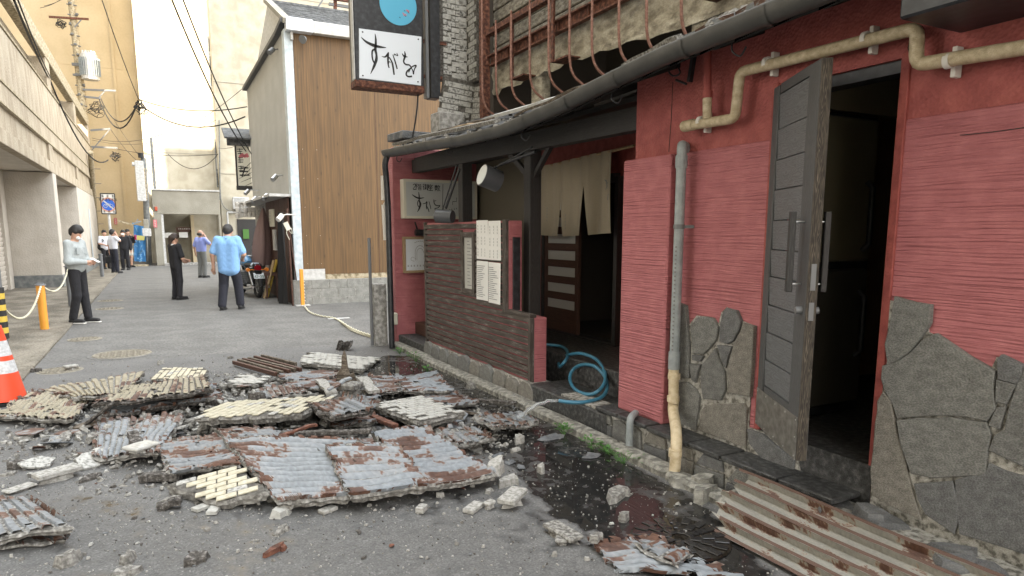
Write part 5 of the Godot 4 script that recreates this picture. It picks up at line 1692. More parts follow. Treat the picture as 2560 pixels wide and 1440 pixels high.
	b.bar(eave + Vector3(0.02, 0.01, 0), ridge + Vector3(-0.02, 0.03, 0), 0.16, 0.10)
	part(b, "barge_board", M.garage_wall, t)
	# low block wall at the foot of the house
	var bw := thing("block_wall", "low grey concrete block wall at the foot of the brown house", "wall", Vector3(3.7, 0, hz + 0.15))
	var bz := hz + 0.10
	for r in 3:
		var x := hx - 0.10 - (0.2 if r % 2 else 0.0)
		while x < 8.5:
			var x0 := maxf(x, hx - 0.10)
			if x + 0.39 - x0 > 0.06:
				b = MB.new()
				b.span(Vector3(x0, -0.05 + r * 0.20, hz - 0.02), Vector3(x + 0.385, 0.145 + r * 0.20, bz + rng.randf_range(-0.003, 0.003)), 0.004)
				part(b, "block", M.block, bw)
			x += 0.395
	b = MB.new()
	b.span(Vector3(hx - 0.09, -0.06, hz - 0.02), Vector3(8.5, 0.54, bz - 0.006))
	part(b, "mortar", M.mortar, bw)
	b = MB.new()
	b.span(Vector3(hx + 0.14, 0.545, hz - 0.02), Vector3(8.5, 0.66, hz - 0.006))
	part(b, "house_footing", M.mossy, t)
	b = MB.new()
	b.span(Vector3(hx + 0.12, 0.545, hz + 0.004), Vector3(hx + 0.62, 0.78, hz + 0.016))
	part(b, "white_patch", M.white_paint, t)
	# ground floor on the street side: brown boarded bar front
	var fx := 2.66
	for k in 22:
		b = MB.new()
		b.uo = Vector2(rng.randf() * 5, rng.randf() * 5)
		var z := hz - 0.20 - k * 0.155
		b.box(Vector3(fx + rng.randf_range(-0.004, 0.004), 1.18, z), Vector3(0.03, 2.36, 0.15), Basis(), 0.004)
		part(b, "board", M.brown_wood, t)
	b = MB.new()
	b.span(Vector3(2.25, 2.36, -21.8), Vector3(hx, 2.42, hz - 0.05), 0.006)
	part(b, "canopy_edge", M.white_paint, t)
	b = MB.new()
	b.span(Vector3(2.9, 0.0, -22.2), Vector3(2.95, 2.36, -19.0))
	part(b, "recess_wall", M.dark_wood, t)
	# camera and floodlight on the cladding
	var f := Vector3(3.099, 5.619, -15.4)
	b = MB.new()
	b.tube([f + Vector3(0, 0.04, -0.15), f + Vector3(0, 0.03, 0.0)], 0.02, 8)
	b.tube([f, f + Vector3(-0.06, -0.03, 0.05)], [0.05, 0.09], 14)
	solo(b, "floodlight", M.grey_metal, "small grey floodlight under the eave of the brown house", "lamp", "", f)
	for q in [[Vector3(2.62, 5.556, -16.485), "dark floodlight high on the pale ribbed wall"], [Vector3(2.58, 2.835, -16.675), "silver floodlight low on the pale ribbed wall"], [Vector3(2.45, 2.72, -20.875), "silver floodlight at the far end of the ribbed wall"], [Vector3(2.35, 2.421, -18.563), "left one of two silver spotlights over the bar front"], [Vector3(2.35, 2.395, -16.629), "right one of two silver spotlights over the bar front"], [Vector3(2.45, 1.913, -15.361), "white tube camera above the black tarpaulin"]]:
		b = MB.new()
		var p: Vector3 = q[0]
		b.tube([p + Vector3(-0.10, -0.06, 0.08), p + Vector3(0, 0.04, 0)], 0.055, 12)
		b.tube([p + Vector3(0, 0.03, 0), p + Vector3(0.10, 0.06, -0.02), p + Vector3(hx - p.x, 0.05, -0.02)], 0.014, 8)
		solo(b, "spotlight", M.steel if "silver" in q[1] else (M.white_clip if "white" in q[1] else M.grey_metal), q[1], "lamp", "lamps on the clad house", p)
	# sign boards on the bar front
	var s1 := Vector3(2.6, 1.941, -17.79)
	b = MB.new()
	b.box(s1, Vector3(0.03, 0.42, 0.40), Basis(Vector3.UP, 0.12), 0.003)
	var sb := solo(b, "hanging_board", M.sign_cream, "small pale board with faint writing hung on the bar front", "sign", "", s1)
	b = MB.new()
	var gr := RandomNumberGenerator.new()
	gr.seed = 9
	for c in 3: glyph_row(b, Transform3D(Basis(Vector3(0, 0, 1), Vector3.UP, Vector3(-1, 0, 0)), Vector3(s1.x - 0.045, 0, 0)), Vector2(s1.z - 0.10 + c * 0.1, s1.y + 0.12), 0.06, 4, 0.075, gr, true)
	part(b, "writing", M.faint_ink, sb)
	var s2 := Vector3(2.62, 1.406, -17.663)
	b = MB.new()
	b.box(s2, Vector3(0.05, 0.50, 0.34), Basis(), 0.004)
	b.box(s2 + Vector3(-0.02, 0.02, 0.19), Vector3(0.03, 0.4, 0.05), Basis(), 0.004)
	solo(b, "notice_case", M.white_paint, "tall white notice case beside the black tarpaulin", "sign", "", s2 - Vector3(0, 0.25, 0))
	# black tarpaulin hanging from the canopy
	b = MB.new()
	var rows := []
	for i in 24:
		var w := i / 23.0
		var row := []
		for j in 22:
			var s := j / 21.0
			var wide := lerpf(0.07, 0.62, pow(w, 0.8))
			var fold := sin(s * 15.0 + w * 2.0) * 0.045 * (0.4 + w) + sin(s * 6.0) * 0.05
			row.append(Vector3(2.48 + fold, lerpf(2.02, 0.01, w) + 0.02 * sin(s * 9.0) * w, -15.62 - wide * s - 0.06 * w))
		rows.append(row)
	b.surf(rows, 1, 2, Vector3(-1, 0, 0))
	solo(b, "tarpaulin", M.rubber, "black tarpaulin hanging in folds at the corner of the bar", "tarpaulin", "", Vector3(2.5, 0, -15.8))
	b = MB.new()
	b.tube([Vector3(2.60, 0.0, -15.42), Vector3(2.58, 2.1, -15.48)], 0.02, 8)
	b.tube([Vector3(2.70, 0.55, -15.44), Vector3(2.60, 1.75, -15.46)], 0.014, 8)
	solo(b, "dark_pole", M.brown_wood, "dark pole leaning at the house corner beside the tarpaulin", "pole", "", Vector3(2.6, 0, -15.42))
	b = MB.new()
	b.bar(Vector3(2.525, 1.805, -15.45), Vector3(2.592, 1.643, -15.45), 0.05, 0.10)
	b.tube(smooth_curve([Vector3(2.592, 1.643, -15.45), Vector3(2.653, 1.557, -15.44), Vector3(2.634, 1.686, -15.44), Vector3(2.538, 1.6, -15.44), Vector3(2.597, 1.428, -15.44)], 4), 0.007, 6)
	solo(b, "cable_box", M.sign_cream, "small cream junction with looped cables on the house corner", "cable", "", Vector3(2.542, 1.643, -15.45))
	# bamboo screens leaning on the boards
	for k in 2:
		b = MB.new()
		var p0: Vector3 = [Vector3(2.395, 0, -17.848), Vector3(2.28, 0, -17.556)][k]
		var top := p0 + Vector3(0.26, 0.92, 0.12)
		for i in 5:
			var o := Vector3(0.0, 0, 0.045 * i - 0.09)
			b.tube([p0 + o, top + o], 0.023, 6)
		solo(b, "bamboo_screen", M.pale_wood if k else M.yellow_paint, ["nearer yellow bamboo blind leaning on the bar boards", "farther yellow bamboo blind leaning on the bar boards"][k], "blind", "bamboo blinds", p0)
	# folded parasol
	var pb := Vector3(2.212, 0, -18.818)
	var par := thing("folded_parasol", "folded dusty pink parasol standing behind the motorcycle", "parasol", pb)
	b = MB.new()
	b.tube([pb, pb + Vector3(0.30, 2.25, 0.2)], 0.018, 8)
	part(b, "pole", M.grey_metal, par)
	b = MB.new()
	rows = []
	for i in 16:
		var w := i / 15.0
		var row := []
		for j in 17:
			var a := TAU * j / 16.0
			var rr := (0.03 + 0.20 * sin(w * 2.3) + 0.05 * w) * (1.0 + 0.28 * sin(a * 5.0))
			row.append(pb + Vector3(0.30 - 0.12 * w, 2.2 - 1.45 * w, 0.2) + Vector3(cos(a) * rr * 0.8, 0, sin(a) * rr))
		rows.append(row)
	b.surf(rows, 1, 1)
	part(b, "canopy", plain(lin(0.20, 0.135, 0.125), 0.85), par)
	# waste bin and crates by the recess
	var cb := Vector3(2.605, 0, -20.783)
	b = MB.new()
	b.box(cb + Vector3(0.35, 0.52, -0.1), Vector3(0.7, 0.80, 0.6), Basis(), 0.04)
	b.box(cb + Vector3(0.35, 0.95, -0.1), Vector3(0.76, 0.07, 0.66), Basis(), 0.02)
	b.box(cb + Vector3(0.35, 0.06, -0.1), Vector3(0.7, 0.12, 0.6), Basis(), 0.01)
	solo(b, "waste_bin", plain(lin(0.03, 0.036, 0.034), 0.6), "dark green lidded bin against the bar front", "bin", "", cb + Vector3(0.35, 0, -0.1))
	b = MB.new()
	b.box(cb + Vector3(0.45, 1.45, -0.3), Vector3(0.5, 0.75, 0.05), Basis(), 0.005)
	solo(b, "cork_board", M.yellow_paint, "yellowish board with a small note behind the bin", "board", "", cb + Vector3(0.45, 1.08, -0.3))
	b = MB.new()
	b.span(Vector3(2.30, 0.55, -19.3), Vector3(2.60, 0.62, -17.4))
	b.span(Vector3(2.32, 0.0, -17.44), Vector3(2.36, 0.55, -17.40))
	b.span(Vector3(2.56, 0.0, -17.44), Vector3(2.60, 0.55, -17.40))
	b.span(Vector3(2.32, 0.0, -19.28), Vector3(2.36, 0.55, -19.24))
	solo(b, "low_table", M.brown_wood, "low dark bench beside the motorcycle", "bench", "", Vector3(2.45, 0, -18.4))
	# cluster of white bulbs over the bar door
	b = MB.new()
	for k in 14:
		var p := Vector3(2.05 + (k % 5) * 0.10, 2.05 + (k / 5) * 0.13 + rng.randf_range(-0.03, 0.03), -20.0 + rng.randf_range(-0.1, 0.1))
		b.lathe([Vector2(0.0, -0.07), Vector2(0.055, -0.06), Vector2(0.07, 0.03), Vector2(0.05, 0.07), Vector2(0.0, 0.075)], Transform3D(Basis(), p), 10)
	b.span(Vector3(2.0, 2.37, -20.05), Vector3(2.7, 2.40, -19.95))
	solo(b, "lantern_cluster", M.white_clip, "cluster of small white lanterns hanging over the bar door", "lantern", "", Vector3(2.25, 2.3, -20))
	# hanging shop sign on the ribbed wall, with a little roof
	var hp := Vector3(2.501, 3.557, -22.3)
	var hs := thing("hanging_sign", "tall cream brush-painted sign under a little tiled roof", "sign", hp)
	b = MB.new()
	var y0 := Vector3(2.468, 2.969, -22.3).y
	var y1 := Vector3(2.536, 4.176, -22.3).y
	var xw := Vector3(2.344, 3.55, -22.3).x
	b.span(Vector3(xw, y0, -22.36), Vector3(hx - 0.02, y1, -22.28))
	part(b, "panel", M.sign_cream, hs)
	b = MB.new()
	b.span(Vector3(xw - 0.05, y0 - 0.12, -22.40), Vector3(hx, y0, -22.20))
	b.span(Vector3(xw - 0.04, y0, -22.38), Vector3(xw, y1, -22.26))
	part(b, "frame", M.dark_wood, hs)
	b = MB.new()
	b.box(Vector3((xw + hx) * 0.5 - 0.1, y1 + 0.30, -22.2), Vector3(hx - xw + 0.5, 0.06, 0.8), Basis(Vector3.RIGHT, 0.45), 0.01)
	b.box(Vector3((xw + hx) * 0.5 - 0.1, y1 + 0.08, -22.25), Vector3(hx - xw + 0.3, 0.24, 0.2), Basis(), 0.01)
	part(b, "little_roof", M.shingle, hs)
	b = MB.new()
	var gz := Transform3D(Basis(), Vector3(0, 0, -22.278))
	var px := (xw + hx) * 0.5
	glyph_row(b, gz, Vector2(px - 0.1, y1 - 0.2), 0.18, 3, 0.25, gr, true)
	glyph_row(b, gz, Vector2(px, y0 + 0.42), 0.30, 1, 0.3, gr)
	for k in 5: b.stroke([Vector2(px + 0.2, y1 - 0.5 - k * 0.15), Vector2(px - 0.1 + 0.1 * sin(k * 2.0), y1 - 0.8 - k * 0.1)], [0.02, 0.008], gz)
	part(b, "brush_writing", M.ink, hs)
	b = MB.new()
	for k in 4: b.stroke([Vector2(px - 0.12 + k * 0.06, y0 + 0.9 + 0.05 * (k % 2)), Vector2(px - 0.06 + k * 0.06, y0 + 0.85)], [0.10, 0.08], gz)
	part(b, "red_print", M.pink_print, hs)
	# distant rusty rooftop frame behind the roof
	var fx0 := Vector3(4.608, 7.152, -19.5)
	var rf := thing("rooftop_frame", "rusty steel platform frame rising behind the brown house roof", "frame", Vector3(fx0.x, 6.2, -19.5))
	b = MB.new()
	for q in [[Vector3(4.755, 7.356, -19.5), Vector3(4.796, 8.395, -19.5)], [Vector3(6.112, 7.351, -19.5), Vector3(6.149, 8.613, -19.5)]]: b.bar(q[0], q[1], 0.08, 0.08)
	part(b, "post", M.rust, rf)
	for v in 4:
		b = MB.new()
		var l: Vector3 = [Vector3(4.596, 7.659, -19.5), Vector3(4.579, 7.78, -19.4), Vector3(4.566, 7.466, -19.4), Vector3(4.537, 7.294, -19.3)][v]
		b.bar(l, l + Vector3(2.8, 0, 0), 0.07, 0.07)
		part(b, "rail", M.rust if v % 2 else M.grey_metal, rf)
	b = MB.new()
	b.bar(Vector3(4.25, 7.458, -19.5), Vector3(4.497, 7.826, -19.5), 0.04, 0.04)
	part(b, "stair_rail", M.grey_metal, rf)

# ---------------------------------------------------------------- long concrete block on the left
func build_left_block() -> void:
	var t := thing("parking_block", "long beige concrete block with slotted parapet along the left pavement", "building", Vector3(-2.45, 0, -24))
	var X := -2.45
	var b := MB.new()
	# upper wall, lintel band and string courses
	b.span(Vector3(X - 0.2, 3.28, -39.6), Vector3(X, 3.58, -8.0), 0.01)
	b.span(Vector3(X - 0.2, 4.05, -39.6), Vector3(X, 5.68, -8.0), 0.01)
	b.span(Vector3(X - 0.2, 3.58, -39.6), Vector3(X - 0.06, 4.05, -8.0))
	for z in [-14.2, -23.85, -31.6, -39.2]: b.span(Vector3(X - 0.06, 3.58, z - 0.4), Vector3(X, 4.05, z + 0.4))
	part(b, "wall", M.deck_concrete, t)
	b = MB.new()
	b.span(Vector3(X, 4.50, -39.6), Vector3(X + 0.025, 4.56, -8.0), 0.006)
	b.span(Vector3(X, 4.06, -39.6), Vector3(X + 0.02, 4.10, -8.0), 0.004)
	b.span(Vector3(X - 0.18, 5.68, -39.6), Vector3(X + 0.03, 5.73, -8.0), 0.006)
	part(b, "string_course", M.mossy, t)
	b = MB.new()
	b.span(Vector3(X - 0.22, 6.62, -39.6), Vector3(X + 0.02, 7.08, -8.0), 0.02)
	part(b, "parapet_beam", M.mossy, t)
	for z in [-17.0, -25.05, -32.8, -39.2]:
		b = MB.new()
		b.span(Vector3(X - 0.42, 5.73, z - 0.42), Vector3(X - 0.002, 6.62, z + 0.42), 0.01)
		part(b, "parapet_post", M.deck_concrete, t)
	b = MB.new()
	b.span(Vector3(X - 0.52, 5.0, -39.6), Vector3(X - 0.44, 6.66, -8.0))
	part(b, "inner_parapet", M.deck_concrete, t)
	# piers and recesses on the ground floor
	for z in [[-24.45, -23.70], [-39.6, -30.6], [-13.6, -8.0]]:
		b = MB.new()
		b.span(Vector3(-3.62, 0.36, z[0]), Vector3(X - 0.003, 3.28, z[1]), 0.01)
		var pier := part(b, "pier", M.pier_white, t)
		b = MB.new()
		b.span(Vector3(-3.64, 0.0, z[0] - 0.02), Vector3(X + 0.015, 0.36, z[1] + 0.02), 0.008)
		part(b, "pier_base", M.grey_base, pier)
	b = MB.new()
	b.span(Vector3(-9.0, 0.0, -39.6), Vector3(-3.80, 3.3, -24.45))
	b.span(Vector3(-9.0, 3.30, -39.6), Vector3(X - 0.2, 3.40, -8.0))
	b.span(Vector3(-3.70, 0.0, -23.70), Vector3(-3.62, 3.28, -23.1))
	part(b, "recess_wall", M.pier_white, t)
	b = MB.new()
	b.span(Vector3(-9.0, 3.4, -39.6), Vector3(-3.0, 5.0, -8.0))
	part(b, "deck", M.deck_concrete, t)
	# roller shutter in the near recess
	var sh := MB.new()
	sh.span(Vector3(-3.80, 0.0, -23.1), Vector3(-3.72, 3.1, -13.6))
	var shutter := part(sh, "shutter", M.pier_white, t)
	var sl := MB.new()
	sl.box(Vector3.ZERO, Vector3(0.035, 0.115, 9.4), Basis(Vector3.FORWARD, 0.25), 0.008)
	var sm := sl.mesh()
	for k in 23: put(sm, "shutter_slat", M.pier_white, shutter, Transform3D(Basis(), Vector3(-3.705, 0.10 + k * 0.13, -18.35)))
	b = MB.new()
	b.span(Vector3(-3.66, 0.0, -28.9), Vector3(-3.62, 2.9, -28.75))
	b.span(Vector3(X + 0.0, 0.3, -35.4), Vector3(X + 0.01, 2.6, -34.9))
	part(b, "downpipe", M.trim_blue, t)
	# thin pole with steps just past the end of the block
	var up := thing("stepped_pole", "leaning dark pole with step irons at the end of the parking block", "pole", Vector3(-2.774, 0, -43.008))
	b = MB.new()
	b.tube([Vector3(-2.774, 0, -43.008), Vector3(-2.275, 5.139, -36.5)], 0.11, 10)
	part(b, "shaft", M.mossy, up)
	for k in 7:
		b = MB.new()
		var p := Vector3(-2.774, 0, -43.008).lerp(Vector3(-2.275, 5.139, -36.5), 0.15 + k * 0.12)
		b.tube([p, p + Vector3(0.36, 0, 0.1)], 0.015, 6)
		part(b, "step_iron", M.grey_metal, up)

# ---------------------------------------------------------------- far end of the street
func build_far_end() -> void:
	# garage annexe
	var gz := -37.0
	var t := thing("garage_annexe", "low grey annexe with an open garage door at the end of the street", "building", Vector3(1.5, 0, gz))
	var b := MB.new()
	var L := Vector3(0.021, 3.563, -37)
	var R := Vector3(2.981, 3.742, -37)
	var o1 := Vector3(0.348, 2.45, -37)
	var x0 := L.x
	var x1 := R.x
	var top := L.y
	var oh := o1.y
	b.span(Vector3(x0, 0, gz - 0.3), Vector3(o1.x, oh, gz), 0.01)
	b.span(Vector3(x1 - 0.10, 0, gz - 0.3), Vector3(x1, oh, gz), 0.01)
	b.span(Vector3(x0, oh, gz - 0.3), Vector3(x1, top, gz), 0.01)
	b.span(Vector3(x0, 0, gz - 4.0), Vector3(x0 + 0.2, top, gz - 0.3))
	b.span(Vector3(x0, top - 0.2, gz - 4.0), Vector3(x1, top - 0.1, gz - 0.3))
	part(b, "wall", M.garage_wall, t)
	b = MB.new()
	b.span(Vector3(o1.x, 0, gz - 4.1), Vector3(x1, oh, gz - 4.0))
	b.span(Vector3(o1.x + 1.35, 0, gz - 3.2), Vector3(o1.x + 1.5, oh, gz - 1.8))
	part(b, "inner_wall", M.tan_wall, t)
	b = MB.new()
	b.span(Vector3(o1.x, 0.0, gz - 0.16), Vector3(o1.x + 0.10, oh, gz - 0.05))
	part(b, "door_trim", M.white_paint, t)
	b = MB.new()
	b.span(Vector3(x0, top, gz - 0.35), Vector3(x1 + 0.02, top + 0.06, gz + 0.05))
	part(b, "roof_trim", M.white_paint, t)
	b = MB.new()
	b.box(Vector3((o1.x + x1) * 0.5, 0.05, gz - 0.4), Vector3(x1 - o1.x, 0.1, 0.9))
	part(b, "threshold", M.concrete, t)
	b = MB.new()
	b.box(Vector3(1.367, 1.721, -38.9), Vector3(0.72, 0.26, 0.04))
	var sg := solo(b, "garage_sign", M.brown_wood, "small dark brown nameplate inside the garage", "sign", "", Vector3(1.367, 1.721, -38.9))
	b = MB.new()
	var gr := RandomNumberGenerator.new()
	gr.seed = 3
	var sp := Vector3(1.13, 1.761, -38.87)
	glyph_row(b, Transform3D(Basis(), Vector3(0, 0, sp.z)), Vector2(sp.x, sp.y), 0.07, 8, 0.085, gr)
	part(b, "lettering", M.white_clip, sg)
	for q in [[Vector3(1.331, 1.459, -38.9), Vector3(0.40, 0.28, 0.02), "white notice below the brown nameplate in the garage"], [Vector3(0.634, 1.44, -38.8), Vector3(0.4, 0.26, 0.02), "white notice left of the nameplate in the garage"], [Vector3(2.241, 2.05, -40.9), Vector3(0.32, 0.16, 0.02), "left small pale notice deep in the garage"], [Vector3(2.677, 2.031, -40.9), Vector3(0.32, 0.16, 0.02), "right small pale notice deep in the garage"]]:
		b = MB.new()
		b.box(q[0], q[1])
		solo(b, "notice", M.paper, q[2], "notice", "notices in the garage", q[0])
	b = MB.new()
	b.box(Vector3(0.161, 2.69, -36.97), Vector3(0.12, 0.20, 0.12), Basis(), 0.02)
	solo(b, "alarm_light", plain(lin(0.42, 0.07, 0.03), 0.4), "small red alarm lamp on the garage annexe", "lamp", "", Vector3(0.161, 2.69, -36.97))
	for q in [[Vector3(0.079, 1.995, -36.96), "red vertical plate with white letters beside the garage door"], [Vector3(-1.878, 2.202, -44.8), "red vertical plate on the tan wall behind the people"]]:
		b = MB.new()
		b.box(q[0], Vector3(0.15, 0.36, 0.03))
		var pl := solo(b, "red_plate", M.pink_print, q[1], "sign", "red plates", q[0])
		b = MB.new()
		glyph_row(b, Transform3D(Basis(), Vector3(0, 0, q[0].z + 0.016)), Vector2(q[0].x, q[0].y + 0.11), 0.08, 3, 0.11, gr, true)
		part(b, "lettering", M.white_clip, pl)
	# main cream block behind: sunlit wall set back, narrow window strip, nearer right wing
	t = thing("cream_block", "tall cream apartment block catching sun above the garage", "building", Vector3(1.5, 0, -40))
	b = MB.new()
	var wz := -40.0
	var cx := Vector3(-0.187, 3.817, -40).x
	var px0 := Vector3(3.046, 7.394, -40).x
	b.span(Vector3(cx, 0, wz - 8.0), Vector3(px0, 24, wz), 0.02)
	part(b, "sunlit_wall", M.cream_wall, t)
	b = MB.new()
	b.span(Vector3(px0, 0, wz - 8.0), Vector3(px0 + 0.55, 24, wz + 0.12))
	part(b, "window_strip", M.cream_wall, t)
	for q in [[350, 468], [93, 222]]:
		b = MB.new()
		var ya: float = (Vector3(2.981, 3.943, -39.88).y if q[1] == 468 else Vector3(3.287, 8.96, -39.88).y)
		var yb: float = (Vector3(3.132, 6.412, -39.88).y if q[1] == 468 else Vector3(3.443, 11.523, -39.88).y)
		b.span(Vector3(px0 + 0.08, ya, wz + 0.121), Vector3(px0 + 0.42, yb, wz + 0.16))
		var fr := part(b, "window", M.grey_base, t)
		for k in 3:
			b = MB.new()
			b.span(Vector3(px0 + 0.13, ya + 0.12 + k * (yb - ya) / 3.0, wz + 0.161), Vector3(px0 + 0.37, ya - 0.12 + (k + 1) * (yb - ya) / 3.0, wz + 0.168))
			part(b, "pane", M.frosted if k == 1 and q[1] == 468 else M.glass_dark, fr)
	b = MB.new()
	var rx := Vector3(3.214, 5.302, -39.3).x
	b.span(Vector3(rx, 0, -44.0), Vector3(14, 24, -39.3), 0.02)
	part(b, "right_wing", M.cream_wall, t)
	b = MB.new()
	for y in [4.6, 9.2, 13.8]:
		b.span(Vector3(rx, y, -39.3), Vector3(14, y + 0.03, -39.28))
		b.span(Vector3(cx, y + 1.0, wz), Vector3(px0, y + 1.03, wz + 0.015))
	part(b, "panel_joint", M.garage_wall, t)
	b = MB.new()
	b.tube([Vector3(3.385, 7.307, -39.2), Vector3(3.18, 3.255, -39.2)], 0.03, 6)
	b.tube(smooth_curve([Vector3(3.322, 5.697, -39.15), Vector3(3.232, 3.868, -39.15), Vector3(3.279, 3.049, -39.15), Vector3(3.628, 2.683, -39.15), Vector3(4.113, 2.647, -39.1)], 4), 0.02, 6)
	part(b, "conduit", M.grey_base, t)
	b = MB.new()
	b.tube([Vector3(4.211, 2.627, -39.1), Vector3(3.483, 2.618, -39.1)], 0.05, 8)
	b.tube([Vector3(3.483, 2.618, -39.1), Vector3(3.487, 2.016, -39.1)], 0.05, 8)
	part(b, "white_pipe", M.white_paint, t)
	b = MB.new()
	b.span(Vector3(0.245, 6.029, -37.6), Vector3(0.124, 3.593, -37.5))
	part(b, "roof_rail", M.grey_base, t)
	# dark recessed bar door below the pipe
	b = MB.new()
	b.span(Vector3(Vector3(3.949, 2.02, -39.2).x, 0.0, -39.3), Vector3(Vector3(4.892, 2.025, -39.2).x, Vector3(4.102, 2.273, -39.2).y, -39.22))
	part(b, "door", M.dark_wood, t)
	b = MB.new()
	b.box(Vector3(4.353, 1.494, -39.15), Vector3(0.30, 0.5, 0.04))
	solo(b, "door_poster", M.leaf, "small green poster on the dark door under the white pipe", "poster", "", Vector3(4.353, 1.494, -39.15))
	# air conditioner on the right wing
	var ac := Vector3(4.157, 3.098, -38.9)
	var u := thing("air_conditioner", "white outdoor air conditioner unit on the cream wall", "air conditioner", ac)
	b = MB.new()
	b.box(ac, Vector3(0.80, 0.62, 0.3), Basis(), 0.02)
	part(b, "case", M.white_paint, u)
	for k in 9:
		b = MB.new()
		b.box(ac + Vector3(-0.08, -0.24 + k * 0.06, 0.155), Vector3(0.52, 0.012, 0.012))
		part(b, "grille_bar", M.grey_base, u)
	b = MB.new()
	b.span(ac + Vector3(-0.3, -0.40, -0.4), ac + Vector3(-0.25, -0.31, 0.1))
	b.span(ac + Vector3(0.25, -0.40, -0.4), ac + Vector3(0.30, -0.31, 0.1))
	part(b, "bracket", M.grey_metal, u)
	# tan block far left
	t = thing("tan_block", "tall plain tan building behind the utility pole", "building", Vector3(-2, 0, -45))
	b = MB.new()
	b.span(Vector3(-14.0, 0, -60), Vector3(Vector3(-0.22, 7.854, -45).x, 30, -45.0), 0.02)
	part(b, "wall", M.tan_wall, t)
	b = MB.new()
	b.span(Vector3(Vector3(-1.402, 11.984, -44.95).x, 0, -45.0), Vector3(Vector3(-1.268, 12.001, -44.95).x, 30, -44.93))
	for y in [5.5, 10.5, 15.5]: b.span(Vector3(-14, y, -45), Vector3(Vector3(-0.26, 7.851, -45).x, y + 0.03, -44.985))
	part(b, "wall_joint", M.tan_wall, t)
	b = MB.new()
	b.span(Vector3(-14.0, 0, -44.98), Vector3(Vector3(-0.748, 1.144, -45).x, 0.85, -44.8))
	part(b, "footing", M.concrete, t)

# tall neighbours outside the frame whose shade fills the street
func build_shading_blocks() -> void:
	var spec := [
		[Vector3(-8.8, 7.0, -25.0), Vector3(-4.6, 20.0, 25.0), "set-back upper storeys above the near part of the parking block", 7.0],
		[Vector3(-19.0, 0.0, -5.0), Vector3(-9.2, 50.0, 12.0), "very tall block behind the parking block on the left", 0.0],
		[Vector3(-34.0, 0.0, -47.0), Vector3(-10.7, 42.0, -28.0), "tall block beyond the left edge of the street", 0.0],
	]
	for s in spec:
		var b := MB.new()
		b.span(s[0], s[1])
		var t := thing("tall_block", s[2], "building", Vector3((s[0].x + s[1].x) * 0.5, s[3], (s[0].z + s[1].z) * 0.5))
		part(b, "wall", M.cream_wall, t)

# ---------------------------------------------------------------- signs and street furniture
func rope(p: Array, r: float) -> MB:
	var b := MB.new()
	# two-strand twist
	var q := smooth_curve(p, 14)
	for s in 2:
		var line := []
		for i in q.size():
			var a := i * 0.9 + s * PI
			line.append(q[i] + Vector3(cos(a), sin(a), cos(a)) * r * 0.55)
		b.tube(line, r * 0.62, 5)
	return b

func sag(a: Vector3, c: Vector3, d: float, n := 10) -> Array:
	var out := []
	for i in n + 1:
		var w := float(i) / n
		out.append(a.lerp(c, w) - Vector3.UP * d * 4.0 * w * (1.0 - w))
	return out

